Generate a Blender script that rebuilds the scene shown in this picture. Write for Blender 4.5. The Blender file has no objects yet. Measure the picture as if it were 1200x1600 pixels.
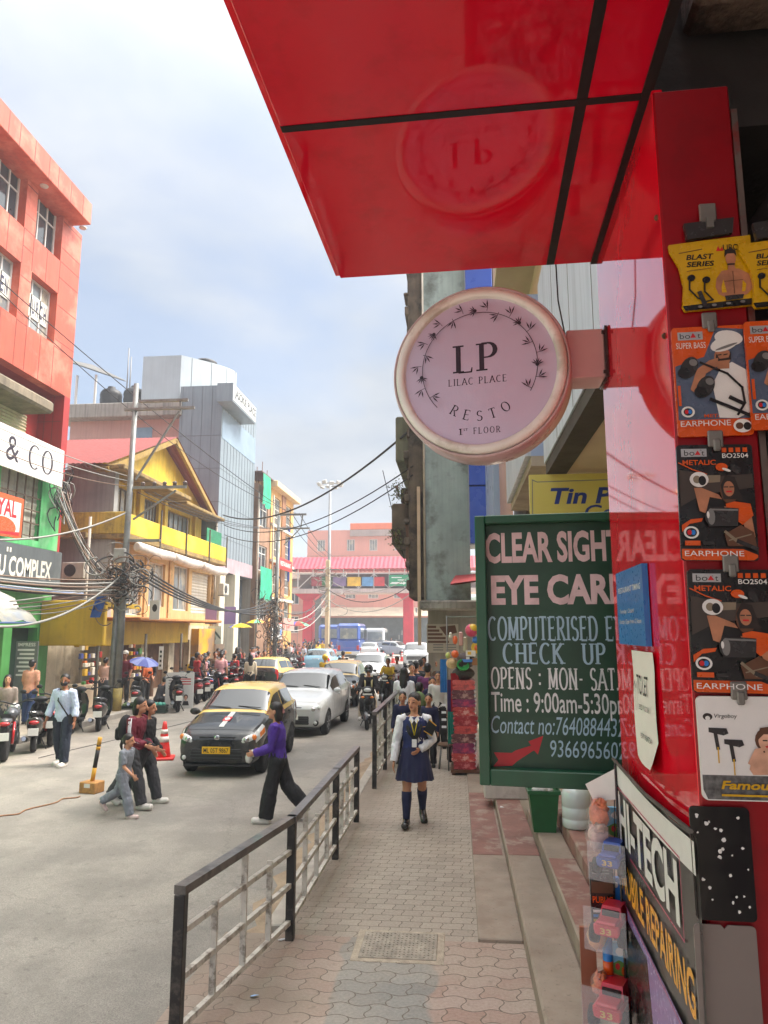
import bpy, bmesh, math, random
from mathutils import Vector, Matrix, Euler
random.seed(7)
sc = bpy.context.scene
R = math.radians
# ---------------------------------------------------------------- camera
F = 1130.0
PITCH = math.atan(185 / F)
YAW = math.atan2(115, F * math.sqrt(1 + (185 / F) ** 2))
CAMZ = 2.4
cd = bpy.data.cameras.new('camera'); cam = bpy.data.objects.new('camera', cd)
sc.collection.objects.link(cam); sc.camera = cam
cam.location = (0, 0, CAMZ); cam.rotation_euler = (R(90) + PITCH, 0, YAW)
cd.sensor_fit = 'VERTICAL'; cd.sensor_height = 36; cd.lens = F / 1600 * 36
cd.clip_start = .05; cd.clip_end = 3000
# ---------------------------------------------------------------- world, sun, exposure
SUN_EL, SUN_AZ = R(52), R(72)            # azimuth clockwise from +Y (the street direction)
SD = Vector((math.sin(SUN_AZ) * math.cos(SUN_EL), math.cos(SUN_AZ) * math.cos(SUN_EL), math.sin(SUN_EL)))
w = bpy.data.worlds.new('World'); sc.world = w; w.use_nodes = True
nt = w.node_tree; N = nt.nodes; L = nt.links
for n in list(N): N.remove(n)
def nd(t, **k):
    n = N.new(t)
    for a, b in k.items(): setattr(n, a, b)
    return n
def mth(op, a, b=None):
    n = nd('ShaderNodeMath', operation=op)
    for i, q in enumerate((a, b)):
        if q is None: continue
        if isinstance(q, (int, float)): n.inputs[i].default_value = q
        else: L.new(q, n.inputs[i])
    return n.outputs[0]
sky = nd('ShaderNodeTexSky', sky_type='NISHITA'); sky.sun_disc = False
sky.sun_elevation = SUN_EL; sky.sun_rotation = SUN_AZ; sky.air_density = 1.0; sky.dust_density = 2.0
bg1 = nd('ShaderNodeBackground'); bg1.inputs[1].default_value = .085; L.new(sky.outputs[0], bg1.inputs[0])
tc = nd('ShaderNodeTexCoord'); sep = nd('ShaderNodeSeparateXYZ'); L.new(tc.outputs['Generated'], sep.inputs[0])
zz = mth('ADD', mth('MAXIMUM', sep.outputs[2], 0.0), .22)
cmb = nd('ShaderNodeCombineXYZ'); L.new(mth('DIVIDE', sep.outputs[0], zz), cmb.inputs[0]); L.new(mth('DIVIDE', sep.outputs[1], zz), cmb.inputs[1])
no = nd('ShaderNodeTexNoise'); no.inputs['Scale'].default_value = 1.15; no.inputs['Detail'].default_value = 7; no.inputs['Roughness'].default_value = .52; no.inputs['Distortion'].default_value = .25
mp = nd('ShaderNodeMapping'); mp.inputs['Location'].default_value = (3.1, 1.7, 0); L.new(cmb.outputs[0], mp.inputs[0]); L.new(mp.outputs[0], no.inputs['Vector'])
rp = nd('ShaderNodeValToRGB'); rp.color_ramp.elements[0].position = .40; rp.color_ramp.elements[1].position = .56
L.new(no.outputs[0], rp.inputs[0])
no2 = nd('ShaderNodeTexNoise'); no2.inputs['Scale'].default_value = 2.1; no2.inputs['Detail'].default_value = 5; L.new(mp.outputs[0], no2.inputs['Vector'])
rp2 = nd('ShaderNodeValToRGB'); rp2.color_ramp.elements[0].position = .3; rp2.color_ramp.elements[0].color = (.60, .69, .82, 1)
rp2.color_ramp.elements[1].position = .66; rp2.color_ramp.elements[1].color = (.90, .93, .97, 1); L.new(no2.outputs[0], rp2.inputs[0])
bg2 = nd('ShaderNodeBackground'); bg2.inputs[1].default_value = .33; L.new(rp2.outputs[0], bg2.inputs[0])
fac = mth('MINIMUM', mth('ADD', mth('MULTIPLY', rp.outputs[0], .56), .42), 1.0)
mixs = nd('ShaderNodeMixShader'); L.new(fac, mixs.inputs[0]); L.new(bg1.outputs[0], mixs.inputs[1]); L.new(bg2.outputs[0], mixs.inputs[2])
# bright haze round veiled sun, plus zenith glow, added out of view as fill
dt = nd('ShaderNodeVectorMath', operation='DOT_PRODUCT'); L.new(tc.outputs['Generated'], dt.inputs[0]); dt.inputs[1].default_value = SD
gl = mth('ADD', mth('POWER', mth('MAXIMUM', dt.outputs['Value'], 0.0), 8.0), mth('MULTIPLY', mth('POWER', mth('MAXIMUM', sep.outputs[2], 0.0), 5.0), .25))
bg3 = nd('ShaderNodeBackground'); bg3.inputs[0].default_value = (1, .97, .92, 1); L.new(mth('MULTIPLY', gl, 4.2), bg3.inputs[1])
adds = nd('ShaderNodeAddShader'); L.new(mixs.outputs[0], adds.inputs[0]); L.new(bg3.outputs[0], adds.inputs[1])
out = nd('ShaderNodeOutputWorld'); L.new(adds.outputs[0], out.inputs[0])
sd = bpy.data.lights.new('sun', 'SUN'); sd.energy = 1.5; sd.angle = R(14); sd.color = (1, .93, .82)
so = bpy.data.objects.new('sun', sd); sc.collection.objects.link(so); so.rotation_euler = (-SD).to_track_quat('-Z', 'Y').to_euler()
sc.view_settings.view_transform = 'Standard'; sc.view_settings.look = 'None'; sc.view_settings.gamma = 1
sc.view_settings.exposure = 1.48
sc.cycles.max_bounces = 6; sc.cycles.use_denoising = True; sc.cycles.caustics_reflective = False; sc.cycles.caustics_refractive = False

# ---------------------------------------------------------------- pixel rays -> points in the world (survey of the photograph)
CM = Euler(cam.rotation_euler).to_matrix()
def ray(px, py): return CM @ Vector(((px - 600) / F, (800 - py) / F, -1))
def G(px, py, z=0.0):
    d = ray(px, py); t = (z - CAMZ) / d.z; return Vector((d.x * t, d.y * t, z))
def V(px, py, Y):
    d = ray(px, py); t = Y / d.y; return Vector((d.x * t, Y, CAMZ + d.z * t))
def XP(px, py, X):
    d = ray(px, py); t = X / d.x; return Vector((X, d.y * t, CAMZ + d.z * t))

# ---------------------------------------------------------------- materials
def lin(c): return tuple(((x / 255) / 12.92 if x / 255 <= .04045 else ((x / 255 + .055) / 1.055) ** 2.4) for x in c)
MATS = {}
def M(name, col=None, rough=.6, var=.12, scale=6, bump=0, metal=0, streak=0, coat=0, spec=.5, bscale=None, stain=None, alpha=1, trans=0, emit=0, spots=0, dirt=0):
    """col: 0-255 sRGB-ish paint colour; var: noise variation; streak: rain streaks; stain: (colour, amount, scale)"""
    if name in MATS: return MATS[name]
    m = bpy.data.materials.new(name); m.use_nodes = True; t = m.node_tree; b = t.nodes['Principled BSDF']
    c = lin(col) if max(col) > 1 else tuple(col)
    b.inputs['Roughness'].default_value = rough; b.inputs['Metallic'].default_value = metal
    b.inputs['Coat Weight'].default_value = coat; b.inputs['Specular IOR Level'].default_value = spec; b.inputs['Coat Roughness'].default_value = .04
    b.inputs['Alpha'].default_value = alpha; b.inputs['Transmission Weight'].default_value = trans
    b.inputs['Base Color'].default_value = (*c, 1)
    tx = t.nodes.new('ShaderNodeTexCoord').outputs['Object']
    def noise(s, det=4, vec=None, r=.55):
        n = t.nodes.new('ShaderNodeTexNoise'); n.inputs['Scale'].default_value = s; n.inputs['Detail'].default_value = det; n.inputs['Roughness'].default_value = r
        t.links.new(vec or tx, n.inputs['Vector']); return n.outputs[0]
    def ramp(f, p0, c0, p1, c1):
        r = t.nodes.new('ShaderNodeValToRGB'); e = r.color_ramp.elements
        e[0].position = p0; e[0].color = (*c0, 1); e[1].position = p1; e[1].color = (*c1, 1); t.links.new(f, r.inputs[0]); return r.outputs[0]
    def mix(f, a, bb, mode='MIX'):
        x = t.nodes.new('ShaderNodeMix'); x.data_type = 'RGBA'; x.blend_type = mode
        if isinstance(f, float): x.inputs[0].default_value = f
        else: t.links.new(f, x.inputs[0])
        for i, q in ((6, a), (7, bb)):
            if isinstance(q, tuple): x.inputs[i].default_value = (*q, 1)
            else: t.links.new(q, x.inputs[i])
        return x.outputs[2]
    cur = c
    if var:
        cur = ramp(noise(scale), .3, tuple(x * (1 - var) for x in c), .7, tuple(min(1, x * (1 + var * .8)) for x in c))
    if streak:
        mpn = t.nodes.new('ShaderNodeMapping'); mpn.inputs['Scale'].default_value = (9, 9, .45); t.links.new(tx, mpn.inputs[0])
        cur = mix(ramp(noise(1.0, 5, mpn.outputs[0]), .45, (0, 0, 0), .75, (streak,) * 3), cur, tuple(x * .28 + .012 for x in c))
    if stain:
        cur = mix(ramp(noise(stain[2], 6, None, .65), .5, (0, 0, 0), .62, (stain[1],) * 3), cur, lin(stain[0]))
    if dirt:
        cur = mix(ramp(noise(38, 3), .62, (0, 0, 0), .72, (dirt,) * 3), cur, (.05, .04, .03))
    if not isinstance(cur, tuple): t.links.new(cur, b.inputs['Base Color'])
    if var and rough > .1:
        rr = t.nodes.new('ShaderNodeMapRange'); rr.inputs[3].default_value = max(.03, rough - .12); rr.inputs[4].default_value = min(1, rough + .12)
        t.links.new(noise(scale * 2.3), rr.inputs[0]); t.links.new(rr.outputs[0], b.inputs['Roughness'])
    if bump:
        bp = t.nodes.new('ShaderNodeBump'); bp.inputs['Strength'].default_value = bump; bp.inputs['Distance'].default_value = .02
        t.links.new(noise(bscale or scale * 6, 6), bp.inputs['Height']); t.links.new(bp.outputs[0], b.inputs['Normal'])
    if emit:
        b.inputs['Emission Color'].default_value = (*c, 1); b.inputs['Emission Strength'].default_value = emit
    MATS[name] = m; return m
def flat(name, col, rough=.5): return M(name, col, rough, var=.04, scale=30)

# ---------------------------------------------------------------- mesh helpers
class MB:
    def __init__(s): s.v = []; s.f = []; s.m = []; s.s = []
    def add(s, vs, fs, mi=0, mx=None, sm=False):
        o = len(s.v)
        for v in vs:
            v = Vector(v); s.v.append(mx @ v if mx is not None else v)
        for f in fs: s.f.append([o + i for i in f]); s.m.append(mi); s.s.append(sm)
        return s
    def box(s, lo, hi, mi=0, mx=None, bev=0):
        x0, y0, z0 = lo; x1, y1, z1 = hi
        x0, x1 = min(x0, x1), max(x0, x1); y0, y1 = min(y0, y1), max(y0, y1); z0, z1 = min(z0, z1), max(z0, z1)
        if bev:
            bev = min(bev, .49 * min(x1 - x0, y1 - y0, z1 - z0)); bm = bmesh.new()
            for X, a in ((x0, 1), (x1, -1)):
                for Y, b in ((y0, 1), (y1, -1)):
                    for Z, c in ((z0, 1), (z1, -1)):
                        for k in range(3):
                            e = [bev, bev, bev]; e[k] = 0
                            bm.verts.new((X + a * e[0], Y + b * e[1], Z + c * e[2]))
            bmesh.ops.convex_hull(bm, input=bm.verts[:]); bmesh.ops.dissolve_limit(bm, angle_limit=.02, verts=bm.verts[:], edges=bm.edges[:])
            bm.verts.index_update(); s.add([v.co.copy() for v in bm.verts], [[v.index for v in f.verts] for f in bm.faces], mi, mx); bm.free(); return s
        vs = [(x0, y0, z0), (x1, y0, z0), (x1, y1, z0), (x0, y1, z0), (x0, y0, z1), (x1, y0, z1), (x1, y1, z1), (x0, y1, z1)]
        return s.add(vs, [(3, 2, 1, 0), (4, 5, 6, 7), (0, 1, 5, 4), (1, 2, 6, 5), (2, 3, 7, 6), (3, 0, 4, 7)], mi, mx)
    def cbox(s, c, sz, mi=0, mx=None, bev=0):
        return s.box([c[i] - sz[i] / 2 for i in range(3)], [c[i] + sz[i] / 2 for i in range(3)], mi, mx, bev)
    def loft(s, rings, mi=0, cap=True, sm=True, mx=None, closed=True):
        n = len(rings[0]); vs = [p for r in rings for p in r]; fs = []
        for i in range(len(rings) - 1):
            for j in range(n if closed else n - 1):
                k = (j + 1) % n; fs.append((i * n + j, i * n + k, (i + 1) * n + k, (i + 1) * n + j))
        s.add(vs, fs, mi, mx, sm)
        if cap:
            o = len(s.v) - len(vs)
            s.f.append([o + j for j in range(n - 1, -1, -1)]); s.m.append(mi); s.s.append(False)
            s.f.append([o + (len(rings) - 1) * n + j for j in range(n)]); s.m.append(mi); s.s.append(False)
        return s
    def tube(s, pts, r, n=8, mi=0, sm=True, mx=None, el=1.0, up=None):
        pts = [Vector(p) for p in pts]; rs = r if isinstance(r, (list, tuple)) else [r] * len(pts)
        rings = []; ref = Vector(up) if up else None
        for i, p in enumerate(pts):
            d = (pts[min(i + 1, len(pts) - 1)] - pts[max(i - 1, 0)])
            d = d.normalized() if d.length > 1e-9 else Vector((0, 0, 1))
            if ref is None: ref = Vector((1, 0, 0)) if abs(d.x) < .8 else Vector((0, 1, 0))
            a = (ref - d * ref.dot(d)).normalized(); ref = a; b = d.cross(a)
            rings.append([p + (a * math.cos(t) + b * math.sin(t) * el) * rs[i] for t in [2 * math.pi * k / n for k in range(n)]])
        return s.loft(rings, mi, True, sm, mx)
    def ell(s, c, r, n=12, mi=0, mx=None, m=8):
        c = Vector(c); r = (r, r, r) if isinstance(r, (int, float)) else r
        vs = [c + Vector((0, 0, -r[2]))]
        for i in range(1, m):
            a = -math.pi / 2 + math.pi * i / m
            for j in range(n):
                b = 2 * math.pi * j / n; vs.append(c + Vector((r[0] * math.cos(a) * math.cos(b), r[1] * math.cos(a) * math.sin(b), r[2] * math.sin(a))))
        vs.append(c + Vector((0, 0, r[2]))); fs = []
        for j in range(n):
            k = (j + 1) % n; fs.append((0, 1 + k, 1 + j))
            for i in range(m - 2): fs.append((1 + i * n + j, 1 + i * n + k, 1 + (i + 1) * n + k, 1 + (i + 1) * n + j))
            fs.append((1 + (m - 2) * n + j, 1 + (m - 2) * n + k, len(vs) - 1))
        return s.add(vs, fs, mi, mx, True)
    def lathe(s, prof, n=24, mi=0, mx=None, sm=True):
        return s.loft([[(r * math.cos(2 * math.pi * k / n), r * math.sin(2 * math.pi * k / n), z) for k in range(n)] for r, z in prof], mi, True, sm, mx)
    def prism(s, poly, d0, d1, mi=0, mx=None):
        """polygon (x,z) extruded in y from d0 to d1"""
        n = len(poly); vs = [(x, d0, z) for x, z in poly] + [(x, d1, z) for x, z in poly]
        fs = [list(range(n)), list(range(2 * n - 1, n - 1, -1))] + [(i, i + n, (i + 1) % n + n, (i + 1) % n) for i in range(n)]
        return s.add(vs, fs, mi, mx)
    def quad(s, a, b, c, d, mi=0): return s.add([a, b, c, d], [(0, 1, 2, 3)], mi)
    def mesh(s, name):
        me = bpy.data.meshes.new(name); me.from_pydata(s.v, [], s.f); me.polygons.foreach_set('material_index', s.m); me.polygons.foreach_set('use_smooth', s.s)
        me.update(); return me
def fixn(me):
    bm = bmesh.new(); bm.from_mesh(me); bmesh.ops.recalc_face_normals(bm, faces=bm.faces[:]); bm.to_mesh(me); bm.free()
def O(name, mb, mats, parent=None, loc=None, rz=None, label=None, cat=None, group=None, kind=None, fix=True):
    if isinstance(mb, MB):
        mb = mb.mesh(name)
        if fix: fixn(mb)
    o = bpy.data.objects.new(name, mb); sc.collection.objects.link(o)
    if not isinstance(mats, (list, tuple)): mats = [mats]
    for m in mats: mb.materials.append(m)
    if parent is not None: o.parent = parent
    if loc is not None: o.location = loc
    if rz is not None: o.rotation_euler = (0, 0, rz)
    return tag(o, label, cat, group, kind)
def tag(o, label=None, cat=None, group=None, kind=None):
    for k, v in (('label', label), ('category', cat), ('group', group), ('kind', kind)):
        if v: o[k] = v
    return o
def E(name, loc, rz=0, label=None, cat=None, group=None):
    o = bpy.data.objects.new(name, None); sc.collection.objects.link(o); o.location = loc; o.rotation_euler = (0, 0, rz); o.empty_display_size = .1
    return tag(o, label, cat, group)
KIDS = {}
def dup(o, loc=None, rz=None, label=None, mats=None, parent=None):
    """copy a thing with its parts and sub-parts; mats maps material name -> new material (object-linked slots)"""
    c = o.copy(); sc.collection.objects.link(c)
    if parent is not None: c.parent = parent
    if loc is not None: c.location = loc
    if rz is not None: c.rotation_euler = (0, 0, rz)
    if label: c['label'] = label
    if mats and c.type == 'MESH':
        for i, sl in enumerate(c.material_slots):
            k = sl.material.name if sl.material else None
            if k in mats: sl.link = 'OBJECT'; sl.material = mats[k]
    for ch in o.children: dup(ch, parent=c, mats=mats)
    return c
def T(x=0, y=0, z=0, rx=0, ry=0, rz=0): return Matrix.Translation((x, y, z)) @ Euler((rx, ry, rz)).to_matrix().to_4x4()
# ---------------------------------------------------------------- lettering
def text_mesh(s, h, w=None, off=0, depth=.0012, shear=0, space=1, center=False):
    """block capitals in the built-in font; returns verts/faces in x (right), z (up), facing -y"""
    c = bpy.data.curves.new('t', 'FONT'); c.body = s; c.size = 1; c.offset = off; c.extrude = 0; c.shear = shear; c.space_character = space; c.resolution_u = 3
    o = bpy.data.objects.new('t', c); me = bpy.data.meshes.new_from_object(o)
    vs = [v.co.copy() for v in me.vertices]; fs = [list(p.vertices) for p in me.polygons]
    bpy.data.objects.remove(o); bpy.data.meshes.remove(me); bpy.data.curves.remove(c)
    x0 = min(v.x for v in vs); x1 = max(v.x for v in vs); y0 = min(v.y for v in vs); y1 = max(v.y for v in vs)
    if s.upper() == s and not any(q in s for q in ',;'): k = h / (y1 - y0); yb = y0
    else: k = h / .70; yb = 0.0
    kx = w / (x1 - x0) if w else k
    cx = (x0 + x1) / 2 if center else x0
    return [Vector(((v.x - cx) * kx, 0, (v.y - yb) * k)) for v in vs], fs
def txt(s, m, parent, mx, h, w=None, off=0.0, shear=0, space=1, center=False, name='lettering', **kw):
    vs, fs = text_mesh(s, h, w, off, 0, shear, space, center)
    return O(name, MB().add(vs, fs, 0, mx), m, parent, fix=False, **kw)
def arc(cx, cy, rx, ry, a0, a1, n=10): return [(cx + rx * math.cos(R(a0 + (a1 - a0) * i / n)), cy + ry * math.sin(R(a0 + (a1 - a0) * i / n))) for i in range(n + 1)]
GL = {  # serif painter's capitals: width, strokes
 'A': (.8, [[(.02, 0), (.4, 1)], [(.4, 1), (.78, 0)], [(.17, .36), (.63, .36)]]),
 'C': (.72, [arc(.4, .5, .36, .5, 50, 310, 14)]), 'D': (.75, [[(.1, 0), (.1, 1)], [(.1, 1), (.3, 1)] + arc(.3, .5, .38, .5, 90, -90, 12) + [(.1, 0)]]),
 'E': (.62, [[(.1, 0), (.1, 1)], [(.1, 1), (.56, 1)], [(.1, .52), (.46, .52)], [(.1, 0), (.58, 0)]]),
 'F': (.58, [[(.1, 0), (.1, 1)], [(.1, 1), (.55, 1)], [(.1, .52), (.45, .52)]]), 'H': (.78, [[(.1, 0), (.1, 1)], [(.66, 0), (.66, 1)], [(.1, .5), (.66, .5)]]),
 'I': (.25, [[(.12, 0), (.12, 1)]]), 'K': (.74, [[(.1, 0), (.1, 1)], [(.64, 1), (.12, .45)], [(.25, .58), (.68, 0)]]),
 'L': (.6, [[(.1, 1), (.1, 0)], [(.1, 0), (.56, 0)]]), 'M': (.92, [[(.1, 0), (.12, 1)], [(.12, 1), (.45, .1)], [(.45, .1), (.78, 1)], [(.78, 1), (.8, 0)]]),
 'N': (.8, [[(.1, 0), (.1, 1)], [(.1, 1), (.66, 0)], [(.66, 0), (.66, 1)]]), 'O': (.8, [arc(.4, .5, .35, .5, 90, 450, 20)]),
 'P': (.64, [[(.1, 0), (.1, 1)], [(.1, 1), (.3, 1)] + arc(.3, .74, .26, .26, 90, -90, 8) + [(.1, .48)]]),
 'R': (.7, [[(.1, 0), (.1, 1)], [(.1, 1), (.3, 1)] + arc(.3, .75, .26, .25, 90, -90, 8) + [(.1, .5)], [(.3, .5), (.64, 0)]]),
 'S': (.6, [arc(.3, .75, .23, .25, 30, 270, 9) + arc(.3, .25, .25, .25, 90, -150, 9)[1:]]), 'T': (.66, [[(.33, 0), (.33, 1)], [(.03, 1), (.63, 1)]]),
 'U': (.76, [[(.1, 1), (.1, .3)] + arc(.37, .3, .27, .3, 180, 360, 9)[1:] + [(.64, 1)]]), 'Y': (.72, [[(.04, 1), (.36, .5)], [(.68, 1), (.36, .5)], [(.36, .5), (.36, 0)]]),
 ':': (.25, [[(.1, .2), (.1, .32)], [(.1, .62), (.1, .74)]]), '-': (.4, [[(.06, .48), (.34, .48)]]), '.': (.22, [[(.08, 0), (.08, .12)]]), '1': (.35, [[(.17, 0), (.17, 1)], [(.17, 1), (.04, .85)]]), ' ': (.42, []), 'W': (1.0, [[(.02, 1), (.26, 0)], [(.26, 0), (.5, .9)], [(.5, .9), (.74, 0)], [(.74, 0), (.98, 1)]]), 'G': (.76, [arc(.4, .5, .36, .5, 50, 360, 15), [(.76, .5), (.48, .5)]]), 'J': (.5, [[(.36, 1), (.36, .22)] + arc(.18, .22, .18, .22, 0, -150, 6)[1:]])}
def serif_text(s, mb, h, w=None, thick=.15, thin=.07, serif=.1, gap=.16, mx=None, mi=0, center=False, arcr=None):
    tot = sum(GL[c][0] for c in s) + gap * (len(s) - 1); kx = (w / tot) if w else h; x = -tot / 2 if center else 0; q = 0
    for c in s:
        wd, st = GL[c]
        gmx = mx
        if arcr:                                            # letters along the lower arc of a ring
            xm = (x + wd / 2) * kx; a = xm / arcr; gmx = mx @ T(arcr * math.sin(a), 0, -arcr * math.cos(a), 0, -a, 0)
            ox = -wd / 2
        else: ox = x
        for pl in st:
            closed = (Vector(pl[0]) - Vector(pl[-1])).length < 1e-4; n = len(pl); lft = []; rgt = []; q += 1
            for i, p in enumerate(pl):
                a = Vector(pl[i - 1] if i else (pl[-2] if closed else pl[0])); b = Vector(pl[i + 1] if i < n - 1 else (pl[1] if closed else pl[-1]))
                d = (b - a).normalized(); nn = Vector((-d.y, d.x)); t = (thin + (thick - thin) * abs(d.y) ** 1.5) / 2
                lft.append(Vector(p) + nn * t); rgt.append(Vector(p) - nn * t)
            yo = -.00008 * (q % 4)
            P3 = lambda v: (( ox + v.x) * kx, yo, v.y * h)
            mb.add([P3(v) for v in lft] + [P3(v) for v in rgt], [(i, i + n, i + n + 1, i + 1) for i in range(n - 1)], mi, gmx)
            if serif and not closed:
                for e, p2 in ((pl[0], pl[1]), (pl[-1], pl[-2])):
                    if c in ':-.': continue
                    vert = abs(p2[1] - e[1]) > abs(p2[0] - e[0]); on = e[1] < .02 or e[1] > .98
                    if vert and on and not (c in 'MN' and e in ((.45, .1),)):
                        y = e[1]; y0 = y if y < .5 else y - .055; cx = e[0]
                        mb.add([(((ox + cx + dx) * kx), yo - .00005, (y0 + dz) * h) for dx, dz in ((-serif, 0), (serif, 0), (serif, .055), (-serif, .055))], [(0, 1, 2, 3)], mi, gmx)
                    elif not vert and c in 'ELFTZ':
                        dz = .16 if e[1] < .5 else -.16
                        if (c == 'E' or c == 'F') and abs(e[1] - .52) < .01: dz = .08
                        if e[0] > .3 or c == 'T':
                            mb.add([(((ox + e[0] + dx) * kx), yo - .00005, (e[1] + z2) * h) for dx, z2 in ((-.05, 0), (0.01, 0), (0.02, dz), (-.01, dz))], [(0, 1, 2, 3)], mi, gmx)
        x += wd + gap
    return mb
# ================================================================ SETTING
RZ = -.12                                                    # road level; the right pavement is z = 0
def node_mat(name, fn):
    m = bpy.data.materials.new(name); m.use_nodes = True; t = m.node_tree; b = t.nodes['Principled BSDF']
    def n(ty, **k):
        q = t.nodes.new(ty)
        for a, v in k.items():
            if a[0] == '_': q.inputs[a[1:].replace('_', ' ')].default_value = v
            else: setattr(q, a, v)
        return q
    fn(t, b, n, t.links.new); MATS[name] = m; return m
def ramp_node(n, l, f, stops):
    r = n('ShaderNodeValToRGB'); e = r.color_ramp.elements
    while len(e) < len(stops): e.new(.5)
    for i, (p, c) in enumerate(stops): e[i].position = p; e[i].color = (*c, 1)
    l(f, r.inputs[0]); return r.outputs[0]
def mixc(n, l, f, a, b, mode='MIX'):
    x = n('ShaderNodeMix', data_type='RGBA', blend_type=mode)
    for i, q in ((0, f), (6, a), (7, b)):
        if isinstance(q, (int, float)): x.inputs[i].default_value = q
        elif isinstance(q, tuple): x.inputs[i].default_value = (*q, 1)
        else: l(q, x.inputs[i])
    return x.outputs[2]
def f_road(t, b, n, l):
    tx = n('ShaderNodeTexCoord').outputs['Object']
    big = n('ShaderNodeTexNoise', _Scale=.35, _Detail=5.0); l(tx, big.inputs['Vector'])
    mp = n('ShaderNodeMapping'); mp.inputs['Scale'].default_value = (1.2, .12, 1); l(tx, mp.inputs[0])
    trk = n('ShaderNodeTexNoise', _Scale=1.0, _Detail=4.0); l(mp.outputs[0], trk.inputs['Vector'])
    fine = n('ShaderNodeTexNoise', _Scale=120.0, _Detail=3.0); l(tx, fine.inputs['Vector'])
    a = ramp_node(n, l, big.outputs[0], [(.3, (.185, .168, .148)), (.55, (.24, .218, .19)), (.72, (.29, .258, .215))])
    c = mixc(n, l, .55, a, ramp_node(n, l, trk.outputs[0], [(.38, (.15, .138, .125)), (.62, (.30, .272, .23))]))
    sx = n('ShaderNodeSeparateXYZ'); l(tx, sx.inputs[0])
    w = n('ShaderNodeTexNoise', _Scale=1.6, _Detail=6.0); l(tx, w.inputs['Vector'])
    ad = n('ShaderNodeMath', operation='MULTIPLY_ADD'); l(w.outputs[0], ad.inputs[0]); ad.inputs[1].default_value = 2.2; l(sx.outputs[0], ad.inputs[2])
    # dust lying along both edges of the carriageway
    c = mixc(n, l, ramp_node(n, l, ad.outputs[0], [(0, (0, 0, 0)), (1, (0, 0, 0))]), c, (.3, .25, .19))
    mr = n('ShaderNodeMapRange'); l(ad.outputs[0], mr.inputs[0]); mr.inputs[1].default_value = -1.0; mr.inputs[2].default_value = .05
    c = mixc(n, l, mr.outputs[0], c, (.34, .285, .22))
    mr2 = n('ShaderNodeMapRange'); l(ad.outputs[0], mr2.inputs[0]); mr2.inputs[1].default_value = -6.6; mr2.inputs[2].default_value = -8.6
    c = mixc(n, l, mr2.outputs[0], c, (.36, .30, .225))
    c = mixc(n, l, .42, c, ramp_node(n, l, fine.outputs[0], [(.3, (.09, .082, .073)), (.7, (.50, .455, .395))]))
    pt = n('ShaderNodeTexNoise', _Scale=.9, _Detail=7.0, _Roughness=.7); l(tx, pt.inputs['Vector']); c = mixc(n, l, ramp_node(n, l, pt.outputs[0], [(.42, (.5, .5, .5)), (.55, (0, 0, 0))]), c, (.16, .147, .13))
    sp = n('ShaderNodeTexNoise', _Scale=9.0, _Detail=5.0); l(tx, sp.inputs['Vector'])
    c = mixc(n, l, ramp_node(n, l, sp.outputs[0], [(.64, (0, 0, 0)), (.72, (.5, .5, .5))]), c, (.13, .115, .10))
    vc = n('ShaderNodeTexVoronoi', feature='DISTANCE_TO_EDGE', _Scale=.22); dn = n('ShaderNodeVectorMath', operation='MULTIPLY_ADD'); l(sp.outputs[1], dn.inputs[0]); dn.inputs[1].default_value = (.35, .35, 0); l(tx, dn.inputs[2]); l(dn.outputs[0], vc.inputs['Vector'])
    c = mixc(n, l, ramp_node(n, l, vc.outputs['Distance'], [(.0008, (.35, .35, .35)), (.003, (0, 0, 0))]), c, (.10, .095, .085))
    l(c, b.inputs['Base Color']); b.inputs['Roughness'].default_value = .85
    bp = n('ShaderNodeBump', _Strength=.35, _Distance=.01); l(fine.outputs[0], bp.inputs['Height']); l(bp.outputs[0], b.inputs['Normal'])
m_road = node_mat('dusty_asphalt', f_road)
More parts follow.
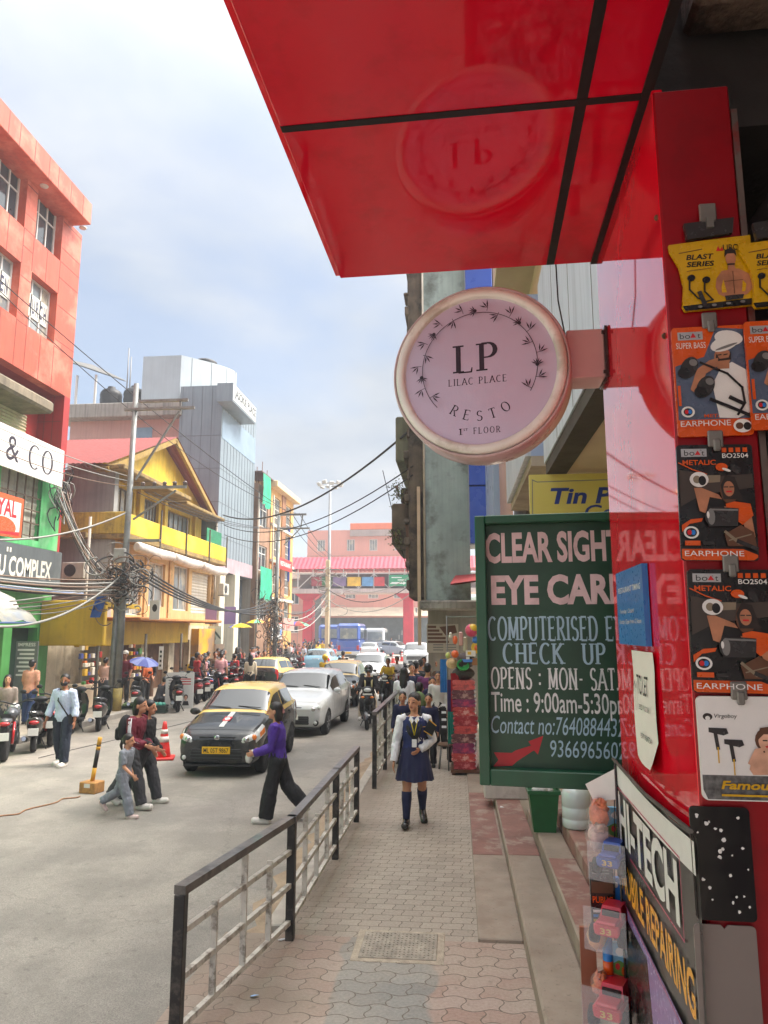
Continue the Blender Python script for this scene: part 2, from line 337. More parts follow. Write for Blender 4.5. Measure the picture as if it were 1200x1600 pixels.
def f_pave(near):
    def f(t, b, n, l):
        tx = n('ShaderNodeTexCoord').outputs['Object']
        sx = n('ShaderNodeSeparateXYZ'); l(tx, sx.inputs[0])
        def sinm(src, k, amp, ph=0):
            a = n('ShaderNodeMath', operation='MULTIPLY_ADD'); l(src, a.inputs[0]); a.inputs[1].default_value = k; a.inputs[2].default_value = ph
            s = n('ShaderNodeMath', operation='SINE'); l(a.outputs[0], s.inputs[0])
            c = n('ShaderNodeMath', operation='MULTIPLY'); l(s.outputs[0], c.inputs[0]); c.inputs[1].default_value = amp; return c.outputs[0]
        def add(p, q):
            a = n('ShaderNodeMath', operation='ADD'); l(p, a.inputs[0]); l(q, a.inputs[1]); return a.outputs[0]
        if near: bw, rh, kx, ax, ky, ay = .245, .155, 2 * math.pi / .245, .020, 2 * math.pi / .155, .018
        else: bw, rh, kx, ax, ky, ay = .17, .125, 2 * math.pi / .085, .0, 2 * math.pi / .125, .010
        ux = add(sx.outputs[0], sinm(sx.outputs[1], ky, ay)); uy = add(sx.outputs[1], sinm(sx.outputs[0], kx, ax)) if near else sx.outputs[1]
        cb = n('ShaderNodeCombineXYZ'); l(ux, cb.inputs[0]); l(uy, cb.inputs[1])
        br = n('ShaderNodeTexBrick', _Scale=1.0); br.inputs['Brick Width'].default_value = bw; br.inputs['Row Height'].default_value = rh
        br.inputs['Mortar Size'].default_value = .0045 if near else .004; br.inputs['Mortar Smooth'].default_value = .3; br.inputs['Bias'].default_value = 0
        br.inputs['Color1'].default_value = (0, 0, 0, 1); br.inputs['Color2'].default_value = (1, 1, 1, 1); br.inputs['Mortar'].default_value = (.5, .5, .5, 1)
        l(cb.outputs[0], br.inputs['Vector'])
        big = n('ShaderNodeTexNoise', _Scale=1.1, _Detail=4.0); l(tx, big.inputs['Vector'])
        fine = n('ShaderNodeTexNoise', _Scale=45.0, _Detail=5.0); l(tx, fine.inputs['Vector'])
        if near:
            # a grey lane of blocks down the middle, faded red blocks on either side
            e1 = n('ShaderNodeTexNoise', _Scale=2.6, _Detail=1.0); l(tx, e1.inputs['Vector'])
            lane = n('ShaderNodeMath', operation='MULTIPLY_ADD'); l(e1.outputs[0], lane.inputs[0]); lane.inputs[1].default_value = .26; l(sx.outputs[0], lane.inputs[2])
            d = n('ShaderNodeMath', operation='ADD'); l(lane.outputs[0], d.inputs[0]); d.inputs[1].default_value = .42
            ab = n('ShaderNodeMath', operation='ABSOLUTE'); l(d.outputs[0], ab.inputs[0])
            mr = n('ShaderNodeMapRange'); l(ab.outputs[0], mr.inputs[0]); mr.inputs[1].default_value = .33; mr.inputs[2].default_value = .36
            red = mixc(n, l, br.outputs['Color'], (.34, .215, .17), (.40, .31, .26)); gry = mixc(n, l, br.outputs['Color'], (.20, .195, .18), (.29, .28, .255))
            c = mixc(n, l, mr.outputs[0], gry, red)
            c = mixc(n, l, ramp_node(n, l, big.outputs[0], [(.42, (0, 0, 0)), (.68, (.75, .75, .75))]), c, (.40, .33, .26))
        else:
            c = mixc(n, l, br.outputs['Color'], (.28, .235, .19), (.36, .305, .25))
            c = mixc(n, l, ramp_node(n, l, big.outputs[0], [(.35, (0, 0, 0)), (.7, (.5, .5, .5))]), c, (.42, .35, .28))
        c = mixc(n, l, br.outputs['Fac'], c, (.12, .09, .066))
        c = mixc(n, l, .16, c, ramp_node(n, l, fine.outputs[0], [(.3, (.12, .1, .08)), (.7, (.6, .54, .47))]))
        sp = n('ShaderNodeTexNoise', _Scale=13.0, _Detail=6.0); l(tx, sp.inputs['Vector'])
        c = mixc(n, l, ramp_node(n, l, sp.outputs[0], [(.63, (0, 0, 0)), (.75, (.6, .6, .6))]), c, (.16, .13, .10))
        ex = n('ShaderNodeMapRange'); l(add(sx.outputs[0], sinm(sx.outputs[1], 7.0, .05)), ex.inputs[0]); ex.inputs[1].default_value = -.85; ex.inputs[2].default_value = -1.28
        fm = n('ShaderNodeMath', operation='MULTIPLY'); l(ex.outputs[0], fm.inputs[0]); l(ramp_node(n, l, big.outputs[0], [(.3, (.25, .25, .25)), (.7, (1, 1, 1))]), fm.inputs[1])
        c = mixc(n, l, fm.outputs[0], c, (.19, .15, .115))
        l(c, b.inputs['Base Color']); b.inputs['Roughness'].default_value = .8
        iv = n('ShaderNodeMath', operation='SUBTRACT'); iv.inputs[0].default_value = 1; l(br.outputs['Fac'], iv.inputs[1])
        hh = n('ShaderNodeMath', operation='MULTIPLY_ADD'); l(fine.outputs[0], hh.inputs[0]); hh.inputs[1].default_value = .25; l(iv.outputs[0], hh.inputs[2])
        bp = n('ShaderNodeBump', _Strength=.6, _Distance=.012); l(hh.outputs[0], bp.inputs['Height']); l(bp.outputs[0], b.inputs['Normal'])
    return f
m_pave = node_mat('beige_block_paving', f_pave(False)); m_zig = node_mat('red_and_grey_zigzag_paving', f_pave(True))
conc = M('old_concrete', (168, 160, 150), .85, .22, 3, .3, streak=.3)
step_m = M('cast_step', (150, 136, 122), .8, .22, 2.2, .3, stain=((132, 112, 98), .45, 2.4), dirt=.35)
redox = M('red_oxide_step', (138, 100, 90), .75, .25, 3, .3, stain=((166, 152, 138), .7, 3.2), dirt=.35)
dust_m = M('dust', (150, 131, 110), .95, .25, 5, .4, stain=((128, 108, 88), .6, 2.2), dirt=.3)
def plane(name, x0, y0, x1, y1, z, m, kind='structure', nx=1, ny=1):
    return O(name, MB().quad((x0, y0, z), (x1, y0, z), (x1, y1, z), (x0, y1, z)), m, kind=kind)
gnd = M('earth', (168, 155, 138), .95, .25, .2)
plane('ground', -400, -60, 400, 900, RZ - .03, gnd)
plane('road', -10.2, -8, -1.42, 74, RZ, m_road)
plane('junction', -60, 74, 40, 92, RZ + .004, M('sunlit_tone_dusty_road', (205, 188, 165), .9, .15, .4, .2))  # sunlit brightness of the open junction put into its road colour
O('left_pavement', MB().box((-14.5, -8, RZ - .02), (-10.0, 74, .02)), M('left_paving', (165, 152, 136), .85, .2, 1.2, .2, stain=((120, 105, 90), .5, 1.8)), kind='structure')
mb = MB()
for i in range(14): mb.box((-10.0, -3 + i * 5.02, RZ - .02), (-9.84, 2.0 + i * 5.02, .03), 0, None, .015)
O('left_kerb', mb, conc, kind='structure')
NY = 6.15                                                    # where the zigzag blocks give way to the small beige ones
O('right_pavement', MB().box((-1.47, NY, RZ - .02), (.12, 74, 0)), m_pave, kind='structure')
O('zigzag_pavement', MB().box((-1.9, -6, RZ - .02), (.47, NY, 0)), m_zig, kind='structure')
O('pavement_border', MB().box((.12, NY, RZ - .02), (.47, 40, .03), 0, None, .008), step_m, kind='structure')
O('right_kerb', MB().box((-1.62, 6.3, RZ - .02), (-1.47, 74, .012), 0, None, .01), conc, kind='structure')
# heaps of dust swept against the foot of the railing
mb = MB(); rr = random.Random(3); pts = []
for i in range(60):
    y = 4.6 + i * .25; h = .02 + .05 * rr.random(); wd = .16 + .16 * rr.random(); xo = -1.62 + rr.uniform(-.05, .03)
    pts.append([(xo - wd, y, RZ + .002), (xo - wd * .5, y, RZ + h * .7), (xo, y, RZ + h), (xo + .12, y, RZ + .002)])
mb.loft(pts, 0, False, True, None, False); O('roadside_dust', mb, dust_m, kind='stuff', label='brown dust gathered along the kerb under the railing', cat='dust')
# steps up to the shop line
O('lower_step', MB().box((.47, 0, -.1), (.80, 12.2, .15), 0, None, .018), step_m, kind='structure')
O('middle_step', MB().box((.80, 0, -.1), (1.06, 9.3, .30), 0, None, .018), step_m, kind='structure')
O('upper_step', MB().box((1.06, 0, -.1), (3.4, 9.3, .45), 0, None, .018), redox, kind='structure')
mb = MB(); mb.box((.125, 8.3, .03), (.44, 11.3, .034)); O('red_border_slab', mb, redox, kind='structure')
mb = MB(); mb.box((.482, 7.9, .15), (.79, 11.8, .154)); mb.box((.812, 4.9, .30), (1.05, 7.3, .304)); O('red_step_paint', mb, redox, kind='structure')
# scattered litter
mb_l = []
for i, (px, py, c, ds) in enumerate(((440, 1470, (240, 240, 240), 'small white paper scrap beside the second railing post'), (397, 1560, (150, 180, 225), 'pale blue wrapper on the pavement below the railing'), (785, 1262, (245, 245, 245), 'white crumpled paper on the lower shop step'))):
    p = G(px, py, .0 if i < 2 else .15); q = MB(); k = [Vector((rr.uniform(-.035, .035), rr.uniform(-.03, .03), rr.uniform(.0, .02))) for _ in range(8)]
    bm = bmesh.new(); [bm.verts.new(v) for v in k]; bmesh.ops.convex_hull(bm, input=bm.verts[:]); bm.verts.index_update()
    q.add([v.co.copy() for v in bm.verts], [[v.index for v in f.verts] for f in bm.faces]); bm.free()
    O('litter_scrap', q, flat('litter%d' % i, c), loc=p, label=ds, cat='litter')
# manhole
a = G(555, 1497); b_ = G(690, 1462); mx0, mx1, my0, my1 = a.x + .02, G(682, 1497).x, a.y, b_.y
th = E('manhole_cover', ((mx0 + mx1) / 2, (my0 + my1) / 2, 0), 0, 'square grey chequered iron manhole cover set in the pavement', 'manhole cover')
hw, hd = (mx1 - mx0) / 2, (my1 - my0) / 2
mb = MB(); mb.box((-hw - .055, -hd - .05, -.05), (hw + .055, hd + .05, .004), 0, None, .003)
O('cement_surround', mb, M('rough_cement', (176, 162, 144), .95, .25, 12, .6), th)
mb = MB(); mb.box((-hw, -hd, -.02), (hw, hd, .012), 0, None, .004)
for i in range(18):
    for j in range(11):
        x = -hw + .03 + i * (2 * hw - .06) / 17; y = -hd + .03 + j * (2 * hd - .06) / 10
        mb.cbox((x, y, .013), (.017, .010, .006) if (i + j) % 2 else (.008, .022, .006))
O('cover_plate', mb, M('worn_iron', (158, 148, 134), .7, .3, 9, .2, metal=.1, dirt=.5), th)
# ================================================================ PAVEMENT RAILINGS
blk = M('black_rail_paint', (38, 36, 36), .45, .25, 14, .1, spec=.4, stain=((96, 88, 80), .55, 9)); top_m = M('worn_top_rail', (92, 86, 82), .38, .25, 9, .1, stain=((40, 38, 38), .7, 5), coat=.2)
wht = M('dirty_white_rail', (196, 190, 180), .6, .15, 10, .1, stain=((95, 82, 70), .7, 11))
def bar(mb, a, b, wd, ht, mi=0):
    a, b = Vector(a), Vector(b); d = (b - a); ln = d.length; d.normalize()
    up = Vector((0, 0, 1)) if abs(d.z) < .9 else Vector((0, 1, 0)); sx = d.cross(up).normalized(); sz = sx.cross(d)
    vs = [a + sx * i * wd / 2 + sz * j * ht / 2 + d * k for k in (0, ln) for i, j in ((-1, -1), (1, -1), (1, 1), (-1, 1))]
    mb.add(vs, [(3, 2, 1, 0), (4, 5, 6, 7), (0, 1, 5, 4), (1, 2, 6, 5), (2, 3, 7, 6), (3, 0, 4, 7)], mi)
def railing(posts, top, name, label):
    th = E('pavement_railing', (*posts[0][:2], 0), 0, label, 'railing', 'railings between pavement and road')
    o = Vector((*posts[0][:2], 0)); P = [Vector((x, y, 0)) - o for x, y in posts]
    mb = MB()
    for i in range(len(P) - 1):
        bar(mb, P[i] + Vector((0, -.03, top)), P[i + 1] + Vector((0, .03, top)), .075, .05)
    O('top_rail', mb, top_m, th)
    for p in P: O('post', MB().box((p.x - .033, p.y - .033, -.14), (p.x + .033, p.y + .033, top - .026), 0, None, .004), blk, th)
    zs = (.14, .42, .68)
    for z in zs:
        mb = MB()
        for i in range(len(P) - 1):
            d = (P[i + 1] - P[i]).normalized() * .034; bar(mb, P[i] + d + Vector((0, 0, z * top / .93)), P[i + 1] - d + Vector((0, 0, z * top / .93)), .035, .035)
        O('mid_rail', mb, wht, th)
    for i in range(len(P) - 1):
        n = max(1, round((P[i + 1] - P[i]).length / .6)) 
        for k in range(1, n + 1):
            q = P[i].lerp(P[i + 1], k / (n + 1)); O('baluster', MB().box((q.x - .02, q.y - .012, .14), (q.x + .02, q.y + .012, top - .2 if (k + i) % 2 else top - .026)), wht, th)
g1 = G(453, 1468); g2 = G(524, 1342); g3 = G(557, 1284)
f0 = V(284, 1385, 4.42)
railing([(f0.x, f0.y), (g1.x, g1.y), (g2.x, g2.y), (g3.x, g3.y)], .90, 'r1', 'black and white metal railing in the foreground with a bent section')
s0 = G(585, 1232)
railing([(s0.x, s0.y)] + [(s0.x + .01 * i, s0.y + 1.55 * i) for i in range(1, 6)], 1.12, 'r2', 'farther black and white metal railing beside the walking schoolgirl')

# ================================================================ THE RED SHOP FRONT WE STAND AT (its own frame: u right, v along, turned by -SA)
d0 = ray(750, 985); SA = math.atan2(d0.x, d0.y); SM = Matrix.Rotation(-SA, 4, 'Z'); SI = SM.inverted().to_3x3()
def sr(px, py): return SI @ ray(px, py)
def SU(px, py, u): d = sr(px, py); t = u / d.x; return Vector((u, d.y * t, CAMZ + d.z * t))
def SV(px, py, v): d = sr(px, py); t = v / d.y; return Vector((d.x * t, v, CAMZ + d.z * t))
def SZ(px, py, z): d = sr(px, py); t = (z - CAMZ) / d.z; return Vector((d.x * t, d.y * t, z))
def SO(u, v, z): return SM @ Vector((u, v, z))
VF = 2.0
UP = SV(952, 800, VF).x                                     # plane of the red side panel
VN = SU(1062, 800, UP).y                                    # its near edge
ZS = SV(938, 408, VF).z                                     # canopy soffit
UR = SV(1168, 500, VN).x
red = M('red_gloss_panel', (228, 16, 42), .035, .05, 2, spec=.6, coat=.25, stain=((96, 0, 8), .18, 7))
red2 = M('red_soffit_panel', (214, 9, 44), .05, .06, 2, .02, bscale=2.2, spec=.55, coat=.15, stain=((120, 5, 18), .22, 5))
dred = M('red_shade_toned_front', (140, 3, 18), .38, .12, 5, spec=.35, stain=((110, 2, 10), .35, 7))  # front red deepened so the colour carries the shade on that side
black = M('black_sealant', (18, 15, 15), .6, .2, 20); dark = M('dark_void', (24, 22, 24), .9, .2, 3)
th = E('canopy', SO(0, VF, ZS), -SA, 'large glossy red panelled canopy overhead with black seams', 'canopy')
UL = (SZ(527, 424, ZS).x + SZ(440, 200, ZS).x) / 2; v1 = SZ(700, 178, ZS).y; u1 = SZ(866, 380, ZS).x; g = .006; vL = SZ(527, 424, ZS).y
def spanel(a0, a1, b0, b1, z=ZS):
    return MB().box((a0, b0 - VF, 0), (a1, b1 - VF, .02), 0, None, .0015)
for a0, a1 in ((UL, u1 - g), (u1 + g, UP - .004)):
    for b0, b1 in ((-.9, .35), (.35 + .012, v1 - g), (v1 + g, VF + .004)):
        O('soffit_panel', spanel(a0, a1, b0, b1), red2, th)
mb = MB()
mb.box((UL, v1 - g - VF, .004), (UP, v1 + g - VF, .024)); mb.box((u1 - g, -.9 - VF, .005), (u1 + g, 0, .025)); mb.box((UL, .35 - VF, .006), (UP, .362 - VF, .026))
mb.box((u1 - .011, -.9 - VF, -.0015), (u1 + .011, 0, .003)); mb.box((UL, v1 - .009 - VF, -.0022), (UP, v1 + .009 - VF, .003))
mb.box((UP - .016, VN - VF - .3, -.006), (UP + .004, .004, .012))
O('seam', mb, black, th)
O('fascia', MB().box((UL - .02, -.9 - VF, .022), (UP, .03, .55)), red, th)
# pillar
th = E('red_pillar', SO(UP, VN, .45), -SA, 'glossy red clad pillar of the shop front hung with earphone packs', 'pillar')
hp = ZS - .45 - .004
O('side_panel', MB().box((0, 0, 0), (.02, VF - VN, hp), 0, None, .002), red, th)
O('front_panel', MB().box((.001, -.004, 0), (UR - UP, .02, hp - .008), 0, None, .003), dred, th)
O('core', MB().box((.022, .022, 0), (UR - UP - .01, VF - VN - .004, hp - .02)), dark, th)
mb = MB(); mb.box((UR - UP + .001, -.004, 0), (UR - UP + .012, .014, hp - .06)); O('edge_trim', mb, M('peeling_metal_edge', (120, 105, 98), .4, .3, 8, metal=.6, stain=((150, 20, 25), .8, 9)), th)
mb = MB()
for u, z in ((.012, hp - .26), (.012, hp - .5), (.03, hp - .05)): mb.ell((u - .012, .02, z), (.006, .006, .006), 8)
O('rivet', mb, M('rust', (95, 60, 42), .8, .3, 20), th)
# the dim shop behind the pillar
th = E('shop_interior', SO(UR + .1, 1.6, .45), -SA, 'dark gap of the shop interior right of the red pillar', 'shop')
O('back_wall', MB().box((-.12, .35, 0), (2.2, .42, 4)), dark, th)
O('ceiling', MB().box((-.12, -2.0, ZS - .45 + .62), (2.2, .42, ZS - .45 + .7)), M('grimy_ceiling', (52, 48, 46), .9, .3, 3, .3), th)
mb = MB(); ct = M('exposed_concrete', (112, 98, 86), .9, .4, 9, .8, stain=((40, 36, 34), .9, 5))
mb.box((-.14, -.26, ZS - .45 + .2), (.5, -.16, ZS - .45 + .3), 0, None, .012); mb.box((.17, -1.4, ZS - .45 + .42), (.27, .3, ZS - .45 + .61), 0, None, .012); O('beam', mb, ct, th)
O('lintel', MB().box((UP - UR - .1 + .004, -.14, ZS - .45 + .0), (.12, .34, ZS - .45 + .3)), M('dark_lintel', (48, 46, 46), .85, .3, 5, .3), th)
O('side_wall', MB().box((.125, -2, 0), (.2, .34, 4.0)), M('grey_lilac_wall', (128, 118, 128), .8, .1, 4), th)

# ================================================================ flat printed things
class Art(MB):
    """layered flat print in local x/z, drawn from the front (-y); every layer sits .15 mm nearer"""
    def __init__(s, mats): super().__init__(); s.mats = list(mats); s.k = 0; s.W = s.H = 1
    def mi(s, m):
        if m not in s.mats: s.mats.append(m)
        return s.mats.index(m)
    def y(s): s.k += 1; return -.00018 * s.k + s.y0
    y0 = 0
    def poly(s, m, pts):
        y = s.y(); s.add([(x * s.W, y, z * s.H) for x, z in pts], [list(range(len(pts)))], s.mi(m)); return s
    def rect(s, m, x0, z0, x1, z1): return s.poly(m, [(x0, z0), (x1, z0), (x1, z1), (x0, z1)])
    def oval(s, m, cx, cz, rx, rz, rot=0, n=18):
        c, q = math.cos(R(rot)), math.sin(R(rot)); P = []
        for i in range(n):
            a = rx * math.cos(2 * math.pi * i / n) * s.W; b = rz * math.sin(2 * math.pi * i / n) * s.H; P.append(((a * c - b * q) / s.W + cx, (a * q + b * c) / s.H + cz))
        return s.poly(m, P)
    def line(s, m, pts, wd):
        for i in range(len(pts) - 1):
            a, b = Vector((pts[i][0] * s.W, pts[i][1] * s.H)), Vector((pts[i + 1][0] * s.W, pts[i + 1][1] * s.H)); d = (b - a).normalized() * wd / 2; nn = Vector((-d.y, d.x)); y = s.y()
            s.add([(p.x, y, p.y) for p in (a - d + nn, a - d - nn, b + d - nn, b + d + nn)], [(0, 1, 2, 3)], s.mi(m))
        return s
    def text(s, m, t, x, z, h, w=None, off=0, shear=0, rot=0, center=False):
        vs, fs = text_mesh(t, h * s.H, w * s.W if w else None, off, 0, shear, 1, center)
        s.add(vs, fs, s.mi(m), T(x * s.W, s.y(), z * s.H, 0, -R(rot), 0)); return s
def round_rect(w, h, r, n=5, notch=None):
    P = []
    for cx, cz, a0 in ((w - r, r, -90), (w - r, h - r, 0), (r, h - r, 90), (r, r, 180)):
        for i in range(n + 1): a = R(a0 + 90 * i / n); P.append((cx + r * math.cos(a), cz + r * math.sin(a)))
    return P
pf = lambda n, c: M(n, c, .28, .12, 11, .10, bscale=16, coat=.35)
yel = pf('pack_yellow', (205, 160, 12)); blkp = pf('pack_black', (26, 24, 24)); orng = pf('pack_orange', (215, 84, 16)); slate = pf('pack_slate', (84, 96, 118))
whp = flat('pack_white', (226, 224, 220), .35); skin1 = M('print_skin', (176, 118, 86), .35, .3, 26, coat=.3); skin2 = M('print_skin_light', (216, 166, 138), .35, .25, 26, coat=.3); hairp = flat('print_hair', (38, 28, 24)); gryp = flat('pack_grey', (120, 118, 116)); dgr = flat('pack_dark_grey', (54, 52, 52), .25)
redp = flat('print_red', (200, 24, 34)); blup = flat('print_blue', (34, 120, 200)); brn = flat('print_brown', (92, 58, 38)); silver = M('pack_silver', (190, 190, 190), .3, .1, 8, metal=.5)
clipm = M('dull_clip', (122, 118, 112), .4, .2, 12, metal=.4)
def hang(px0, px1, py0, py1, v, rot=0):
    a = SV(px0, py1, v); b = SV(px1, py0, v); return a, (b.x - a.x), (b.z - a.z)
def clip(parent, w, h, big=False):
    mb = MB()
    if big:
        mb.prism([(w * .5 - .04, h - .004), (w * .5 + .04, h + .004), (w * .5 + .044, h + .034), (w * .5 - .044, h + .028)], -.006, .004, 0); mb.cbox((w * .5, -.003, h + .046), (.03, .006, .04), 1, None, .002); mb.cbox((w * .5 + .001, -.008, h + .025), (.012, .006, .02), 1)
        O('hanger_clip', mb, [dgr, clipm], parent)
    else:
        mb.cbox((w * .52, -.003, h + .01), (.026, .005, .03), 0, None, .002); mb.cbox((w * .53, -.006, h - .002), (.012, .006, .022), 0, None, .002); O('hanger_clip', mb, clipm, parent)
def pack_thing(nm, box, v, poly, thick, base, label, grp='earphone packs hanging on the red pillar', cat='earphone pack', tilt=0):
    a, w, h = hang(*box, v); th = E(nm, SO(a.x, a.y, a.z), -SA, label, cat, grp); th.rotation_euler = (0, R(tilt), -SA)
    P = poly(w, h); mb = Art([base]); mb.W, mb.H = w, h; mb.prism(P, 0, thick, 0); return th, mb, w, h
def person_print(A, x, z, s, hair, skin, top, long=False):
    A.oval(hair, x, z + .02 * s, .085 * s, .075 * s)
    if long: A.poly(hair, [(x - .09 * s, z + .02 * s), (x + .09 * s, z + .02 * s), (x + .12 * s, z - .16 * s), (x - .10 * s, z - .14 * s)])
    A.poly(skin, [(x - .03 * s, z - .10 * s), (x + .03 * s, z - .10 * s), (x + .035 * s, z), (x - .035 * s, z)])
    A.oval(skin, x, z, .062 * s, .06 * s)
    A.line(hair, [(x - .035 * s, z + .01 * s), (x - .01 * s, z + .01 * s)], .0018 * s); A.line(hair, [(x + .012 * s, z + .01 * s), (x + .035 * s, z + .01 * s)], .0018 * s)
    A.line(redp if long else hair, [(x - .018 * s, z - .03 * s), (x + .018 * s, z - .03 * s)], .002 * s)
def blast(box, v, label, part=False):
    sh = lambda w, h: [(0, h * .93), (w * .5, h * .97), (w, h * 1.0), (w * 1.0, h * .9), (w * .95, h * .62), (w * .98, h * .3), (w * 1.02, h * .1), (w * .98, h * .04), (w * .15, 0), (w * .12, h * .06), (w * .15, h * .35), (w * .11, h * .62), (w * .01, h * .84)]
    th, A, w, h = pack_thing('earphone_pack', box, v, sh, .008, yel, label)
    A.poly(blkp, [(.12, .06), (.15, 0), (.98, .04), (1.02, .1), (1.0, .13), (.13, .07)]); 
    A.text(blkp, 'BLAST', .20, .70, .075, .34, .03, .2); A.text(blkp, 'SERIES', .20, .60, .075, .34, .03, .2); A.text(blkp, 'UBON', .66, .80, .085, .26, .01); A.poly(redp, [(.57, .80), (.6, .87), (.62, .82), (.65, .86), (.66, .80)])
    A.line(brn, [(.12, .80), (.40, .84)], .0015); A.line(brn, [(.2, .54), (.5, .57)], .001)
    A.poly(skin1, [(.55, .42), (.62, .52), (.82, .54), (.94, .46), (.99, .28), (.90, .18), (.70, .12), (.56, .20), (.53, .30)])
    A.poly(yel, [(.60, .30), (.63, .40), (.66, .22), (.60, .22)]); A.poly(yel, [(.86, .38), (.90, .32), (.88, .22), (.84, .22)]); A.line(brn, [(.75, .50), (.75, .2)], .0012); A.line(brn, [(.64, .37), (.86, .38)], .0012)
    A.poly(skin1, [(.69, .5), (.79, .5), (.77, .62), (.70, .62)]); A.oval(skin1, .735, .68, .062, .10); A.poly(hairp, [(.66, .70), (.67, .79), (.74, .83), (.80, .79), (.81, .70), (.78, .75), (.70, .75)]); A.line(hairp, [(.70, .60), (.77, .60)], .003)
    A.poly(dgr, [(.64, .10), (.84, .12), (.86, .18), (.63, .17)])
    for x, z in ((.24, .44), (.42, .40)):
        A.oval(blkp, x, z, .05, .045, 25); A.line(blkp, [(x - .02, z), (x - .03, z - .16), (x + .06, z - .28), (.40, .10)], .003)
    A.line(dgr, [(.33, .22), (.38, .06)], .008)
    for i in range(4): A.oval(gryp, .32 + .17 * i, .035 + .012 * i, .03, .018)
    O('printed_pouch', A, A.mats, th); clip(th, w, h, True)
def superbass(box, v, label):
    th, A, w, h = pack_thing('earphone_pack', box, v, lambda w, h: round_rect(w, h, w * .05), .005, orng, label)
    A.poly(slate, [(.02, .15), (.98, .15), (.98, .96), (.6, .985), (.42, .72), (.02, .64)]); A.rect(silver, .08, .88, .42, .955); A.text(dgr, 'bo', .11, .894, .05, .14); A.poly(redp, [(.25, .90), (.29, .945), (.33, .90)]); A.text(dgr, 't', .35, .894, .05)
    A.text(whp, 'SUPER BASS', .05, .80, .055, .40); A.text(orng, 'METALIC', .36, .165, .03, .38, .02)
    wt = whp; A.poly(wt, [(.56, .16), (.50, .46), (.62, .60), (.78, .66), (.97, .58), (.97, .2), (.80, .15)]); A.poly(skin1, [(.58, .60), (.74, .60), (.76, .76), (.60, .77)])
    A.oval(skin1, .66, .71, .11, .085); A.poly(hairp, [(.56, .67), (.77, .68), (.78, .76), (.74, .70), (.62, .69), (.58, .74)]); A.oval(wt, .70, .83, .2, .065, 20); A.oval(wt, .76, .88, .19, .07, -10); A.oval(gryp, .72, .80, .16, .012, 18); A.line(hairp, [(.60, .725), (.64, .728)], .002); A.line(hairp, [(.68, .725), (.72, .73)], .002)
    A.poly(skin1, [(.20, .42), (.30, .60), (.48, .68), (.60, .70), (.58, .62), (.42, .56), (.30, .36)])
    for x, z, r in ((.20, .62, 62), (.40, .44, 60)):
        A.oval(dgr, x, z, .17, .07, r); A.oval(blkp, x - .07, z - .05, .08, .055, r); A.oval(gryp, x + .06, z + .045, .05, .035, r)
    A.line(blkp, [(.36, .66), (.70, .55), (.88, .42), (.90, .28), (.80, .18)], .004); A.line(blkp, [(.46, .32), (.66, .26), (.94, .17)], .006); A.line(blkp, [(.72, .33), (.86, .28)], .007)
    A.oval(whp, .14, .215, .09, .05); A.oval(blkp, .14, .215, .06, .034); A.oval(blup, .165, .215, .025, .02); A.oval(redp, .12, .215, .025, .02)
    A.text(whp, 'EARPHONE', .03, .082, .05, .66, .0); A.oval(whp, .84, .075, .12, .06); A.oval(brn, .80, .075, .05, .03); A.oval(blkp, .9, .07, .05, .035)
    A.line(orng, [(.04, .28), (.04, .44)], .005)
    O('printed_card', A, A.mats, th); clip(th, w, h)
